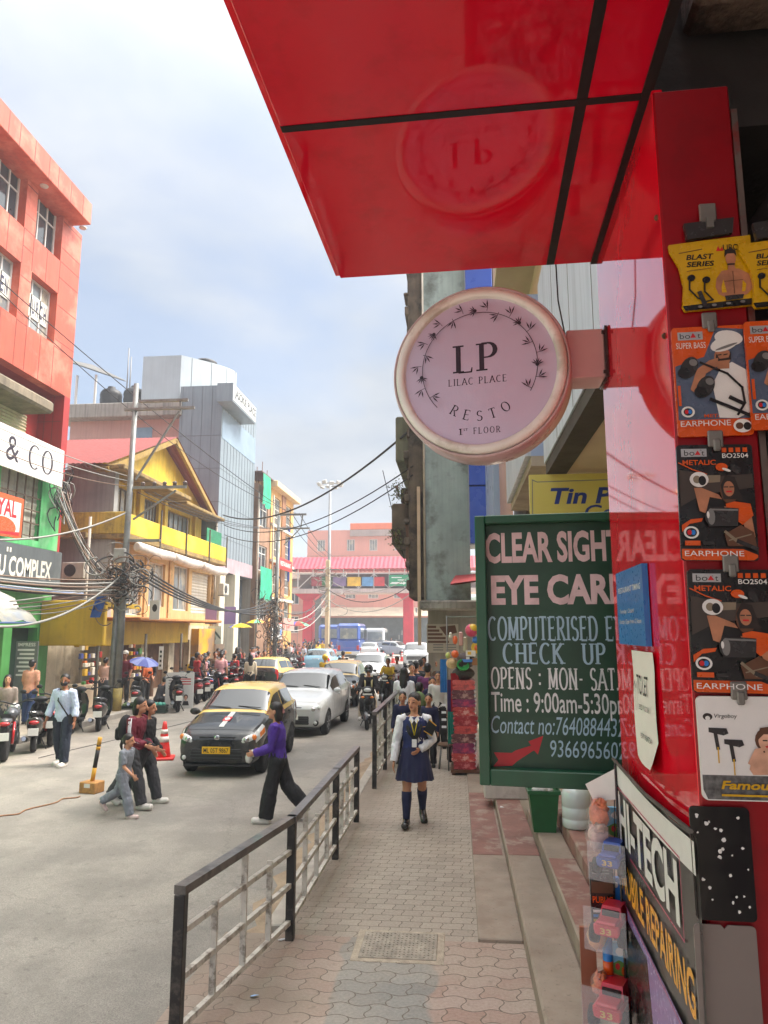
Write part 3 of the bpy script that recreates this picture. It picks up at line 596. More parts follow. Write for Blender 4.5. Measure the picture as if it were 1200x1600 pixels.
def metalic(box, v, label, tilt=0):
    th, A, w, h = pack_thing('earphone_pack', box, v, lambda w, h: round_rect(w, h, w * .05), .005, blkp, label, tilt=tilt)
    A.poly(orng, [(0.01, .02), (.05, 0.005), (.93, .005), (.99, .03), (.99, .05), (.80, .10), (0.01, .10)]); A.rect(silver, .06, .895, .40, .965); A.text(dgr, 'bo', .10, .905, .05, .14); A.poly(redp, [(.24, .91), (.28, .95), (.32, .91)]); A.text(dgr, 't', .33, .905, .05)
    for i in range(4): A.rect(orng, .60 + .09 * i, .93, .66 + .09 * i, .97)
    A.text(whp, 'BO2504', .60, .88, .04, .34, .01); A.text(orng, 'METALIC', .07, .82, .045, .44, .02)
    br2 = flat('print_car_brown', (66, 56, 50)); tan = flat('print_tan', (132, 118, 98))
    A.poly(br2, [(.02, .46), (.30, .56), (.98, .62), (.98, .74), (.5, .72), (.02, .78)]); A.poly(tan, [(.30, .66), (.55, .67), (.56, .73), (.32, .73)]); A.line(orng, [(.02, .84), (.2, .78), (.38, .74)], .002)
    A.poly(orng, [(.02, .30), (.14, .35), (.30, .36), (.28, .33), (.12, .31), (.02, .24)])
    A.oval(orng, .58, .80, .08, .035); A.oval(dgr, .76, .78, .05, .05, 40); A.oval(whp, .64, .775, .06, .012, -20)
    A.oval(brn, .66, .60, .12, .12); A.poly(hairp, [(.55, .64), (.62, .73), (.74, .71), (.80, .58), (.86, .46), (.74, .52), (.58, .52)])
    A.poly(skin1, [(.20, .62), (.30, .62), (.52, .56), (.56, .52), (.40, .54), (.34, .40), (.26, .42)]); A.poly(skin1, [(.58, .46), (.92, .42), (.96, .2), (.90, .12), (.82, .3), (.62, .40)])
    A.oval(skin1, .655, .61, .07, .066); A.line(hairp, [(.60, .625), (.64, .625)], .002); A.line(hairp, [(.67, .625), (.71, .625)], .002); A.line(redp, [(.63, .585), (.68, .585)], .003)
    A.poly(orng, [(.60, .48), (.72, .50), (.92, .48), (.95, .38), (.80, .30), (.62, .40)]); A.poly(brn, [(.56, .22), (.78, .30), (.94, .24), (.97, .12), (.60, .12)]); A.line(tan, [(.58, .24), (.74, .15)], .005); A.line(dgr, [(.74, .16), (.96, .10)], .007); A.line(tan, [(.62, .17), (.9, .22)], .002)
    A.oval(whp, .27, .69, .125, .066); A.oval(tan, .24, .69, .05, .034); A.oval(blkp, .31, .68, .05, .042)
    A.oval(dgr, .42, .37, .10, .085); A.poly(dgr, [(.36, .285), (.74, .29), (.76, .44), (.36, .455)]); A.oval(gryp, .40, .37, .05, .07); A.line(gryp, [(.40, .43), (.74, .425)], .003); A.oval(whp, .36, .385, .018, .03)
    A.oval(whp, .13, .235, .10, .053); A.oval(blkp, .13, .235, .072, .038); A.oval(blup, .155, .235, .03, .022); A.oval(redp, .105, .235, .03, .022)
    A.rect(orng, .04, .125, .24, .165); A.rect(dgr, .27, .13, .42, .16); A.text(whp, 'EARPHONE', .03, .035, .045, .76)
    O('printed_card', A, A.mats, th); clip(th, w, h)
def famous(box, v, label):
    th, A, w, h = pack_thing('earphone_pack', box, v, lambda w, h: round_rect(w, h, w * .07), .008, whp, label)
    nz = M('pack_noise', (92, 92, 92), .4, .7, 90); A.poly(nz, [(.01, .10), (.06, .01), (1, .01), (1, .24), (.01, .24)])
    A.oval(hairp, .12, .80, .06, .035); A.oval(whp, .12, .785, .03, .022); A.text(dgr, 'Virgoboy', .20, .79, .04, .28, .005, .15)
    for x, z in ((.24, .66), (.42, .55)):
        A.poly(dgr, [(x - .12, z + .035), (x + .1, z + .03), (x + .12, z - .02), (x + .06, z - .04), (x - .12, z - .01)]); A.line(dgr, [(x - .04, z - .02), (x - .02, z - .16)], .006); A.line(yel, [(x - .02, z - .16), (x - .02, z - .30)], .002)
    A.poly(skin2, [(.58, .30), (.62, .42), (.74, .48), (1.0, .44), (1.0, .26), (.62, .25)]); A.oval(brn, .85, .58, .18, .13); A.poly(skin2, [(.78, .44), (.90, .44), (.90, .55), (.78, .55)]); A.oval(skin2, .83, .57, .12, .10); A.poly(brn, [(.70, .58), (.74, .70), (.92, .72), (1.0, .6), (.94, .64), (.78, .64)])
    A.line(hairp, [(.77, .58), (.81, .58)], .002); A.line(hairp, [(.86, .585), (.90, .585)], .002); A.line(redp, [(.80, .52), (.86, .525)], .003); A.poly(skin2, [(.56, .36), (.66, .50), (.80, .52), (.72, .44), (.64, .32)])
    A.text(yel, 'Famous', .22, .115, .075, .66, .03, .2); A.rect(yel, .22, .045, .82, .065)
    O('printed_pouch', A, A.mats, th); clip(th, w, h)
vp = VN - .016
blast((1052, 1172, 367, 487), vp, 'yellow pouch of wired earphones, topmost on the red pillar')
superbass((1060, 1164, 507, 683), vp, 'orange and slate earphone card picturing a man in a white turban')
metalic((1065, 1171, 692, 876), vp, 'upper of two black earphone cards picturing a woman in orange', 1)
metalic((1083, 1201, 888, 1082), vp, 'lower of two black earphone cards picturing a woman in orange', 1)
famous((1099, 1216, 1089, 1250), vp, 'white pouch of black earphones with yellow lettering on a grey band')
blast((1162, 1282, 366, 482), vp - .012, 'yellow earphone pouch cut off by the right edge of the picture')
superbass((1176, 1276, 497, 672), vp - .012, 'orange and slate earphone card cut off by the right edge of the picture')
# phone glass sheets on the pillar
a, w_, h_ = hang(1088, 1170, 1262, 1437, VN - .012); mb = Art([M('black_cover_sheet', (14, 13, 15), .18, .2, 9)]); mb.W, mb.H = w_, h_; mb.prism(round_rect(w_, h_, .008), 0, .004, 0)
rr = random.Random(11)
for i in range(24):
    x, z = rr.uniform(.08, .92), rr.uniform(.06, .94); s = rr.uniform(.02, .045); mb.poly(whp, [(x + s * rr.uniform(.5, 1.1) * math.cos(k * 1.05), z + .55 * s * rr.uniform(.5, 1.1) * math.sin(k * 1.05)) for k in range(6)])
O('phone_cover', mb, mb.mats, None, SO(a.x, a.y, a.z), -SA, 'black phone cover with white specks below the white earphone pouch', 'phone cover')
a, w_, h_ = hang(1096, 1181, 1448, 1640, VN - .012); P = round_rect(w_, h_, .007); P = [p for p in P]
i = next(k for k, p in enumerate(P) if p[1] > h_ - .001 and p[0] < w_ / 2 + .02); P[i:i] = [(w_ * .56, h_), (w_ * .5, h_ - .006), (w_ * .44, h_)]
mb = MB(); mb.prism(P, 0, .003, 0); O('screen_protector', mb, M('grey_glass_sheet', (128, 118, 112), .12, .08, 3, coat=.5), None, SO(a.x, a.y, a.z), -SA, 'grey glass phone screen protector at the foot of the pillar', 'screen protector')
# ---------------------------------------------------------------- the round restaurant sign
c = SV(752, 586, VF - .06); ru = SV(893, 586, VF - .06).x - c.x
th = E('round_sign', SO(c.x, c.y, c.z), -SA - R(-9), 'round lilac restaurant sign hanging from the red pillar by a bracket', 'sign')
th.rotation_euler = (R(0), 0, -SA + R(-9))
RX = T(0, 0, 0, R(90), 0, 0)      # lathe axis z -> -y (faces the viewer)
rimm = M('sign_drum', (196, 172, 172), .3, .12, 6, coat=.3, stain=((140, 112, 100), .4, 6)); ringm = M('sign_ring', (224, 225, 216), .35, .12, 5, coat=.3, stain=((150, 140, 110), .5, 7))
face = M('lilac_face', (192, 180, 202), .22, .05, 2, coat=.35, spec=.5); ink = flat('sign_ink', (42, 32, 46), .5)
O('drum', MB().lathe([(ru * .9, -.07), (ru * .985, -.072), (ru, -.06), (ru, .03), (ru * .992, .037), (ru * .975, .04), (ru * .965, .034), (ru * .9, .034)], 72, 0, RX), rimm, th)
O('rim_ring', MB().lathe([(ru * .80, .02), (ru * .965, .036), (ru * .95, .047), (ru * .87, .050), (ru * .855, .044), (ru * .84, .03), (ru * .8, .026)], 72, 0, RX), ringm, th)
mb = MB(); n = 72; yf = -.037; mb.add([(ru * .862 * math.cos(2 * math.pi * k / n), yf, ru * .862 * math.sin(2 * math.pi * k / n)) for k in range(n)], [list(range(n))]); O('face', mb, face, th, fix=False)
s = ru / 143; mb = MB(); Z = lambda x, z: T((x - 754) * s, yf - .001, (584 - z) * s)
serif_text('LP', mb, 46 * s, 68 * s, .165, .05, .19, .2, Z(716, 585)); serif_text('LILAC PLACE', mb, 11 * s, 93 * s, .12, .05, .14, .26, Z(704, 606))
serif_text('RESTO', mb, 16 * s, 106 * s, .12, .045, .15, .85, T(0, yf - .001, 1 * s), center=True, arcr=84 * s)
serif_text('1', mb, 10 * s, 5 * s, .14, .06, .2, .2, Z(720, 688)); serif_text('FLOOR', mb, 10 * s, 42 * s, .12, .05, .14, .34, Z(743, 688))
vs, fs = text_mesh('ST', 4 * s, 7 * s); mb.add(vs, fs, 0, Z(727, 682)); O('lettering', mb, ink, th, fix=False)
A = Art([ink]); A.W = A.H = 1; A.y0 = yf - .0008
def leaf(x, z, a, l):
    c, q = math.cos(a), math.sin(a); P = [(0, 0), (.5, .09), (1, 0), (.5, -.09)]; A.poly(ink, [(x + (p * c - r * q) * l, z + (p * q + r * c) * l) for p, r in P])
ra = 92 * s; cz = 5 * s; A.line(ink, [(ra * math.cos(R(t)), cz + ra * math.sin(R(t))) for t in range(-30, 223, 6)], 1.0 * s)
for i, t in enumerate(range(-28, 222, 12)):
    x, z = ra * math.cos(R(t)), cz + ra * math.sin(R(t)); sg = 1 if i % 2 else -1
    if i % 4 == 2:
        for k in range(6): leaf(x, z, R(t + 90 + (k - 2.5) * 26), 11 * s)
        A.oval(ink, x, z, 3 * s, 3 * s)
    else:
        bx, bz = x + sg * 5 * s * math.cos(R(t)), z + sg * 5 * s * math.sin(R(t)); A.line(ink, [(x, z), (bx + sg * 4 * s * math.cos(R(t)), bz + sg * 4 * s * math.sin(R(t)))], .8 * s)
        for k in (-35, 0, 35): leaf(bx, bz, R(t + (90 - 45 * sg) + k + (0 if sg > 0 else -0)), 14 * s)
O('wreath', A, A.mats, th, fix=False)
th2 = th
# bracket between drum and pillar (part of the sign), in the sign's own frame
b0 = SV(890, 600, VF - .05); b1 = SV(952, 526, VF - .04); inv = (SM @ T(c.x, c.y, c.z) @ T(0, 0, 0, 0, 0, R(-9))).inverted() @ SM
mb = MB(); mb.box((b0.x - .01, VF - .10, b0.z), (UP - .008, VF - .0, b1.z), 0, inv, .003); O('bracket', mb, M('bracket_paint', (190, 160, 158), .3, .1, 5, coat=.3), th2)
mb = MB(); mb.box((UP - .008, VF - .11, b0.z - .004), (UP - .001, VF + .0, b1.z + .004), 0, inv)
for dz in (.012, b1.z - b0.z - .012): mb.cbox((UP - .011, VF - .102, b0.z + dz), (.008, .008, .008), 0, inv)
O('mounting_plate', mb, dgr, th2)
mb = MB(); kx = SV(885, 430, VF + .02); mb.tube([inv @ Vector(p) for p in [(SV(868, 404, VF + .02)), SV(872, 470, VF + .03), SV(882, 520, VF + .03), SV(889, 560, VF - .0), SV(890, 618, VF - .02), SV(884, 628, VF - .05)]], .0022, 6); O('cable', mb, black, th2)
# ---------------------------------------------------------------- the green painted board
VB = 2.52; YB = R(5); a = SV(751, 1224, VB); tl = SV(751, 808, VB); pxm = (SV(960, 985, VB).x - SV(750, 985, VB).x) / 210
th = E('painted_board', SO(a.x, a.y, a.z), -SA - YB, 'green hand painted eye clinic board with white lettering and a red arrow', 'board')
W_, H_ = 250 * pxm, tl.z - a.z; grn = M('board_green', (20, 66, 44), .42, .12, 5, .05, streak=.25, stain=((10, 40, 28), .35, 6)); frm = M('board_frame_green', (26, 80, 54), .4, .14, 7, .05, streak=.3)
O('panel', MB().box((.008, .012, .008), (W_ - .008, .03, H_ - .008)), grn, th)
fw = 22 * pxm
for nm, lo, hi in (('x', (0, -.03, 0), (fw * .75, .034, H_)), ('y', (W_ - fw * .75, -.03, 0), (W_, .034, H_)), ('z', (fw * .75, -.031, H_ - fw * .62), (W_ - fw * .75, .033, H_)), ('w', (fw * .75, -.031, 0), (W_ - fw * .75, .033, fw * 1.1))):
    O('frame_bar', MB().box(lo, hi, 0, None, .003), frm, th)
pk = M('sign_pink_white', (226, 196, 196), .5, .10, 16, stain=((190, 160, 158), .5, 12)); bw = M('sign_blue_white', (160, 190, 205), .5, .1, 16); ww = M('sign_white', (222, 224, 222), .5, .1, 16, stain=((150, 170, 165), .5, 14)); arr = M('sign_red', (180, 28, 40), .5, .15, 9)
def bx(px): return (px - 751) * pxm * 1.0
def bz(py): return (1224 - py) * H_ / 416
yb = .0115
def bt(s, x0, x1, y0, y1, m, off=0, shear=0, tilt=0):
    vs, fs = text_mesh(s, bz(y0) - bz(y1), bx(x1) - bx(x0), off, 0, shear); O('lettering', MB().add(vs, fs, 0, T(bx(x0), yb - .0002, bz(y1), 0, -tilt, 0)), m, th, fix=False)
bt('CLEAR SIGHT', 766, 980, 834, 884, pk, .035); bt('EYE CARE', 774, 982, 903, 951, pk, .04)
def bs(s, x0, x1, y0, y1, m, **k): O('lettering', serif_text(s, MB(), bz(y0) - bz(y1), bx(x1) - bx(x0), mx=T(bx(x0), yb, bz(y1)), **k), m, th, fix=False)
bs('COMPUTERISED EYE', 768, 990, 970, 1006, bw, thick=.19, thin=.08, gap=.14, serif=.17); bs('CHECK  UP', 791, 948, 1011, 1042, bw, thick=.19, thin=.08, serif=.18); bs('OPENS : MON- SAT.', 771, 966, 1049, 1081, ww, thick=.18, thin=.08, gap=.14, serif=.17)
bt('Time : 9:00am-5:30pm', 770, 978, 1086, 1116, ww, .008); bt('Contact no:7640884432', 769, 970, 1122, 1149, bw, 0, .2); bt('9366965602', 859, 970, 1157, 1182, bw, 0, .1)
A = Art([arr]); A.y0 = yb; A.poly(arr, [(bx(x), bz(y)) for x, y in ((771, 1199), (779, 1189), (772, 1178), (800, 1178), (806, 1174), (830, 1166), (826, 1160), (849, 1151), (840, 1179), (834, 1173), (808, 1190), (800, 1197))]); O('arrow', A, arr, th, fix=False)
for zf_ in (.2, .8): O('wall_bracket', MB().box((W_ * .75, .0345, H_ * zf_), (W_ * .75 + .04, .62, H_ * (zf_ + .04))), black, th)
# ---------------------------------------------------------------- notices on the side panel, seen at a slant (they face the street, -u)
XF = T(0, 0, 0, 0, 0, R(-90))      # print plane x/z facing -y -> faces -u, x runs towards the viewer
def notice(nm, p_far, p_near_top, thick, base, label, cat, tiltfar=.0):
    """p_far: far bottom pixel, p_near_top: near top pixel"""
    a = SU(*p_far, UP - .001); b = SU(*p_near_top, UP - .001); o = E(nm, SO(UP - .002, a.y, a.z), -SA - R(90), label, cat)
    A = Art([base]); A.W, A.H = a.y - b.y, b.z - a.z; return o, A
o, A = notice('timing_sign', (976, 1006), (1012, 880), 0, flat('notice_blue', (44, 116, 184), .3), 'small blue restaurant timing sign on the red side panel', 'sign')
A.W *= 1.0; A.y0 = -.012; A.prism([(0, 0), (A.W, 0), (A.W, A.H), (0, A.H)], -.012, 0, 0)
A.text(whp, 'RESTAURANT TIMING', .08, .70, .075, .84, .01); A.text(whp, 'Thursday : Closed', .10, .42, .06, .55); A.text(whp, 'Sunday : Open from 12 Noon', .10, .28, .06, .80)
O('plate', A, A.mats, o)
o, A = notice('paper_notice', (1000, 1180), (1024, 1020), 0, M('paper', (232, 228, 220), .7, .04, 6), 'white wrinkled to let notice pasted on the red side panel', 'notice')
Wn, Hn = A.W, A.H; nu, nv = 8, 12; vs = []; rr = random.Random(5)
for j in range(nv + 1):
    for i in range(nu + 1):
        x, z = i / nu, j / nv; zz2 = z * Hn - .012 * math.sin(x * 3) * (1 - z); bulge = -.003 - .003 * abs(math.sin(6 * x + 4 * z)) - (.022 * max(0, x - .7) * max(0, .25 - z) * 14); vs.append((x * Wn + .01 * (1 - z) * (x - .2), bulge, zz2))
A.add(vs, [(j * (nu + 1) + i, j * (nu + 1) + i + 1, (j + 1) * (nu + 1) + i + 1, (j + 1) * (nu + 1) + i) for j in range(nv) for i in range(nu)], 0, None, True); A.y0 = -.0072
A.text(dgr, 'TO LET', .24, .60, .18, .52, .0, 0); A.text(dgr, '3RD FLOOR', .28, .46, .05, .48); A.text(dgr, '8971984734', .30, .20, .05, .5); A.line(dgr, [(.14, .44), (.14, .70)], .0025); A.line(dgr, [(.07, .65), (.14, .71), (.21, .65)], .0025)
O('sheet', A, A.mats, o, fix=False)
# the repair banner on the lower part of the pillar
a = SU(972, 1192, UP - .012); zt = SU(1086, 1305, UP - .012).z; o = E('repair_banner', SO(UP - .010, VF - .01, .55), -SA - R(90), 'black printed mobile repairing banner with white top strip on the pillar side', 'banner')
Wb = VF - VN + .015; Hb = a.z - .55; Ht2 = zt - .55
bnr = M('banner_charcoal', (64, 61, 60), .3, .12, 3, .06, bscale=5, coat=.2); A = Art([bnr]); A.W, A.H = Wb, 1.0
nu, nv = 14, 10; vs = []
def btop(x): return Hb + (Ht2 - Hb) * x - .012 * math.sin(math.pi * x)
for j in range(nv + 1):
    for i in range(nu + 1): x = i / nu; vs.append((x * Wb, -.004 - .004 * math.sin(9 * x + .7 * j) ** 2, btop(x) * j / nv))
A.add(vs, [(j * (nu + 1) + i, j * (nu + 1) + i + 1, (j + 1) * (nu + 1) + i + 1, (j + 1) * (nu + 1) + i) for j in range(nv) for i in range(nu)], 0, None, True); A.y0 = -.009
A.poly(whp, [(x / 10, btop(x / 10) - .006) for x in range(11)] + [(x / 10, btop(x / 10) - .058) for x in range(10, -1, -1)])
def bp(px, py): q = SU(px, py, UP - .02); return ((VF - .01 - q.y) / Wb, q.z - .55)
p0, p1 = bp(983, 1283), bp(1063, 1452); lav = flat('banner_lavender', (196, 196, 232), .3); hot = flat('banner_pink', (196, 60, 96), .3)
zt_ = bp(1062, 1352)[1]; zb_ = p1[1]; A.line(hot, [(p0[0] - .02, zb_ - .012), (p1[0] + .03, zb_ - .012), (p1[0] + .03, zt_ + .012), (.02, zt_ + .012)], .003)
A.text(whp, 'HI-TECH', .03, zb_, zt_ - zb_, p1[0] - .03, .035); A.rect(lav, 0, 0, .001, .001)
vs, fs = text_mesh('HI-TECH', zt_ - zb_, (p1[0] - .03) * Wb, .035)
A.text(flat('banner_amber', (240, 168, 50), .3), 'MOBILE REPAIRING', .03, zb_ - .115, .075, .90, .02)
pv = flat('banner_violet', (150, 130, 180), .25); zc = zb_ - .14
A.poly(pv, [(.1, zc), (.8, zc - .02), (.85, zc - .26), (.55, zc - .34), (.12, zc - .2)]); A.poly(dgr, [(.1, zc - .03), (.4, zc - .03), (.55, zc - .5), (.15, zc - .56), (.02, zc - .3)]); A.oval(blkp, .3, zc - .2, .12, .09); A.oval(dgr, .3, zc - .2, .07, .055); A.line(whp, [(.38, zc - .16), (.44, zc - .3)], .003); A.line(hot, [(.05, zc - .0), (.88, zc - .03)], .002); A.poly(flat('banner_blue', (70, 80, 170), .25), [(.6, zc - .14), (.86, zc - .16), (.8, zc - .34), (.62, zc - .34)]); A.poly(pv, [(.5, zc - .36), (.8, zc - .4), (.7, zc - .8), (.3, zc - .8)])
O('printed_sheet', A, A.mats, o, fix=False)
mb = MB(); mb.tube([(.0, -.014, Hb + .0), (Wb * .5, -.012, btop(.5) + .004), (Wb, -.012, Ht2 + .01)], .004, 6); O('top_batten', mb, M('weathered_batten', (96, 92, 86), .8, .3, 20), o)
mb = MB(); nu = 6; vs = []
for j in range(nu + 1):
    for i in range(nu + 1):
        x, z = i / nu, j / nu; bend = .10 * (1 - x) ** 1.3; vs.append((.02 - .01 * (1 - x), -.012 - .075 * (1 - x) * (1 - .25 * z), Hb - .02 - .075 * z - .035 * (1 - x) * (1.2 - z)))
mb.add(vs, [(j * (nu + 1) + i, j * (nu + 1) + i + 1, (j + 1) * (nu + 1) + i + 1, (j + 1) * (nu + 1) + i) for j in range(nu) for i in range(nu)], 0, None, True); O('curled_corner', mb, whp, o, fix=False)
mb = MB(); mb.tube([(.02, -.012, Hb), (.026, -.014, Hb - .3), (.03, -.012, .2)], .0035, 6); O('cord', mb, blkp, o)
# ================================================================ BUILDINGS
glass = M('window_glass', (58, 66, 72), .06, .35, .8, spec=.7); glassl = M('pale_glass', (128, 136, 138), .12, .3, 1.2, spec=.6, stain=((200, 190, 165), .7, 1.1)); alu = flat('white_frame', (206, 204, 198), .45)
orange = M('orange_cladding', (190, 84, 60), .45, .14, .9, .06, bscale=1.2, spec=.4, streak=.34, stain=((214, 128, 104), .75, .6)); rec = M('deep_red_cladding', (160, 34, 30), .5, .12, 1.5, streak=.2)
joint = flat('panel_joint', (108, 42, 32)); rshut = M('cream_shutter', (196, 180, 150), .55, .15, 3, streak=.3)
def shutter_mesh(w, h, n, d=.02):
    mb = MB(); r = []
    for i in range(n * 4 + 1):
        z = h * i / (n * 4); o = -d * (.5 - .5 * math.cos(i * math.pi / 2)); r.append([(0, o, z), (w, o, z)])
    return mb.loft(r, 0, False, False, None, False)
def window(parent, x0, x1, z0, z1, y=0.0, nx=2, tr=.3, fm=None, gm=None, fw=.07, dep=.10, name='window', ny=1, mx=None):
    """casement with a frame (the part) and its panes (a sub-part); y = wall face, set back by dep"""
    fm = fm or alu; gm = gm or glass; mb = MB(); m2 = mx or Matrix()
    mb.box((x0, y - .015, z0), (x0 + fw, y + dep, z1), 0, m2); mb.box((x1 - fw, y - .015, z0), (x1, y + dep, z1), 0, m2); mb.box((x0 + fw, y - .012, z0), (x1 - fw, y + dep, z0 + fw), 0, m2); mb.box((x0 + fw, y - .012, z1 - fw), (x1 - fw, y + dep, z1), 0, m2)
    for i in range(1, nx):
        x = x0 + (x1 - x0) * i / nx; mb.box((x - fw * .4, y - .008, z0 + fw), (x + fw * .4, y + dep, z1 - fw), 0, m2)
    for j in range(1, ny + (1 if tr else 0)):
        z = z1 - (z1 - z0) * tr if (tr and j == ny) else z0 + (z1 - z0) * (1 - (tr or 0)) * j / ny
        mb.box((x0 + fw, y - .005, z - fw * .35), (x1 - fw, y + dep - .01, z + fw * .35), 0, m2)
    f = O(name, mb, fm, parent); O('pane', MB().box((x0 + fw * .6, y + .03, z0 + fw * .6), (x1 - fw * .6, y + dep - .02, z1 - fw * .6), 0, m2), gm, f); return f
def wall_mb(x0, x1, z0, z1, d, holes, y=0.0, mb=None, mi=0):
    """front wall slab (facing -y) with rectangular openings"""
    mb = mb or MB(); xs = sorted({x0, x1, *[h[0] for h in holes], *[h[1] for h in holes]}); zs = sorted({z0, z1, *[h[2] for h in holes], *[h[3] for h in holes]})
    xs = [x for x in xs if x0 <= x <= x1]; zs = [z for z in zs if z0 <= z <= z1]
    for i in range(len(xs) - 1):
        j = 0
        while j < len(zs) - 1:
            def solid(k): cx, cz = (xs[i] + xs[i + 1]) / 2, (zs[k] + zs[k + 1]) / 2; return not any(h[0] < cx < h[1] and h[2] < cz < h[3] for h in holes)
            if not solid(j): j += 1; continue
            k = j
            while k + 1 < len(zs) - 1 and solid(k + 1): k += 1
            mb.box((xs[i], y, zs[j]), (xs[i + 1], y + d, zs[k + 1]), mi); j = k + 1
    return mb
LEFT = R(90)                       # a facade on the left: local x runs up the street, -y faces the road
def fl(px, py, X, Y0): p = XP(px, py, X); return p.y - Y0, p.z - RZ
# ---------------------------------------------------------------- red office block
Y0 = 2.0; X0 = -13.0
th = E('red_building', (X0, Y0, RZ), LEFT, 'red and orange clad office building with white framed windows on the left edge', 'building')
fx = lambda px, py, X=X0: fl(px, py, X, Y0)
xe = fx(126, 400)[0]; xg = fx(91, 800)[0]; xc = fl(143, 340, X0 + .65, Y0)[0]; zc = fx(126, 366)[1]; zo = fx(104, 620)[1]; zt = fl(143, 318, X0 + .65, Y0)[1]; zb = fx(95, 727)[1]
wx1, wx0 = fx(97, 370)[0], fx(57, 340)[0]; pit = wx1 - fx(40, 330)[0]; r1 = (fx(77, 392)[1], fx(77, 318)[1] + .15); r2 = (fx(70, 528)[1], fx(70, 446)[1] + .1)
holes = []
for k in range(5):
    for r in (r1, r2): holes.append((wx0 - k * pit, wx1 - k * pit, r[0], r[1]))
O('upper_wall', wall_mb(0, xe, zo, zc, .35, holes), orange, th)
O('core_wall', MB().box((0, .9, zb - .3), (xe - .02, 7, zc)).box((0, .5, 0), (xg - .06, 7, zb - .3)).box((0, .352, zo), (xe - .001, .9, zo + .4)).box((xe - .3, .352, zo + .4), (xe - .001, .9, zc)), rec, th)
for i, h in enumerate(holes):
    window(th, h[0], h[1], h[2], h[3], .27, 3, .32, fw=.07, gm=glassl if i % 2 else glass)
mb = MB(); zm = (r1[0] + r2[1]) / 2
for k in range(6):
    for x in (wx1 - k * pit + .02, (wx0 + wx1) / 2 - k * pit, wx0 - k * pit - .02):
        mb.box((x - .012, -.004, zo), (x + .012, .002, r2[0]) if True else 0); mb.box((x - .012, -.004, r2[1]), (x + .012, .002, r1[0]))
        mb.box((x - .012, -.654, zc - .0), (x + .012, -.648, zt - .03))
for z in (r1[0] + .5, (r1[1] + r1[0]) / 2 + .6, r2[1] - .4, zm, r2[0] + .2, r2[0] - .05, r1[0]): mb.box((wx1 + .04, -.004, z), (xe, .002, z + .025)); [mb.box((wx1 - pit * (k + 1) + .02, -.0041, z), (wx0 - pit * k - .02, .002, z + .025)) for k in range(4)]
O('panel_joints', mb, joint, th)
O('cornice', MB().box((-1, -.65, zc - .0), (xc, .6, zt), 0, None, .02), orange, th)
for x in (xe - .5, xe - 2.9): O('downlight', MB().lathe([(.13, 0), (.12, -.03), (.02, -.035)], 16, 0, T(x, -.3, zc)), alu, th)
# recessed floor below: side reveal, shutter, concrete awning
O('reveal_wall', MB().box((xe - .02, 0, zb - 3), (xe + .0, .9, zo)).box((xe - .35, -.0, zb - 3.2), (xe - .02, 1.0, zo)), rec, th)
mb = MB()
for z in (zo - .9, zo - 1.8): mb.box((xe - .358, .05, z), (xe - .349, .9, z + .02))
for y in (.35, .65): mb.box((xe - .357, y, zb), (xe - .349, y + .02, zo - .02))
O('panel_joints', mb, joint, th)
O('awning_slab', MB().box((0, -.25, zo - .95), (xe - 1.3, .9, zo - .55), 0, None, .08), M('mossy_concrete', (128, 116, 98), .9, .35, 2, .5, streak=.5), th)
O('roller_shutter', shutter_mesh(xe - 1.6, 1.3, 12, .04), rshut, th).location = (.5, .82, zo - 2.2)
window(th, xe - 2.6, xe - .6, zb + .1, zo - 2.2, .8, 3, 0, fw=.08)
window(th, xe - 5, xe - 3, zb + .1, zo - 2.2, .8, 3, 0, fw=.08)
# printed window words
ltr = flat('window_lettering', (38, 40, 66), .5); pap = M('translucent_paper', (205, 203, 192), .7, .1, 4)
def wintext(s, k, z0, z1, x0=None, x1=None):
    h = holes[1 + 2 * k]; a, b = (x0 or h[0] + .1), (x1 or h[1] - .1)
    p = O('word_strip', MB().box((a - .05, .262, z0), (b + .05, .268, z1)), pap, th); n = len(s)
    for i, ch in enumerate(s):
        if ch == ' ': continue
        txt(ch, ltr, p, T(a + (b - a) * (i + .12) / n, .2600, z0 + .12), z1 - z0 - .24, (b - a) / n * .7, .03)
zw = r2[0] + (r2[1] - r2[0]) * .30
wintext('CHURCH', 0, zw, zw + .75); wintext('KHASEN', 1, zw, zw + .75); 
# ground and first floor: green front
gr = M('green_wall_paint', (92, 190, 116), .55, .12, 2, streak=.45, stain=((150, 190, 150), .5, 1.1)); zg0 = fx(88, 862)[1]; zg1 = zb
O('green_front', wall_mb(0, xg, zg0, zg1, .4, [(xe - 3.4, xe - 1.3, zg0 + .2, zg1 - .35)], -.05), gr, th)
O('front_shutter', shutter_mesh(2.2, zg1 - zg0 - .4, 9, .03), M('grey_shutter', (168, 164, 150), .6, .2, 3, streak=.4), th).location = (xe - 3.45, .12, zg0 + .1)
mb = MB()
for i in range(6): mb.box((xe - 3.4 + i * .42, -.02, zg0 + .2), (xe - 3.37 + i * .42, .02, zg1 - .35))
for i in range(4): mb.box((xe - 3.4, -.022, zg0 + .3 + i * .4), (xe - 1.3, .018, zg0 + .33 + i * .4))
O('window_grille', mb, M('rusty_grille', (96, 78, 62), .7, .3, 9), th)
O('ground_floor_wall', wall_mb(0, xg - .02, 0, zg0, .4, [(xe - 2.2, xe - .9, 0, 2.6), (xe - 5.6, xe - 2.6, 0, 2.6)], .0), M('green_shopfront', (86, 160, 84), .6, .2, 1.5, streak=.3), th)
O('shop_door', MB().box((xe - 2.2, .3, 0), (xe - .8, .34, 2.6)), M('dark_green_door', (30, 60, 46), .5, .2, 4), th)
O('shutter', shutter_mesh(3, 2.6, 16, .03), rshut, th).location = (xe - 5.6, .3, 0)
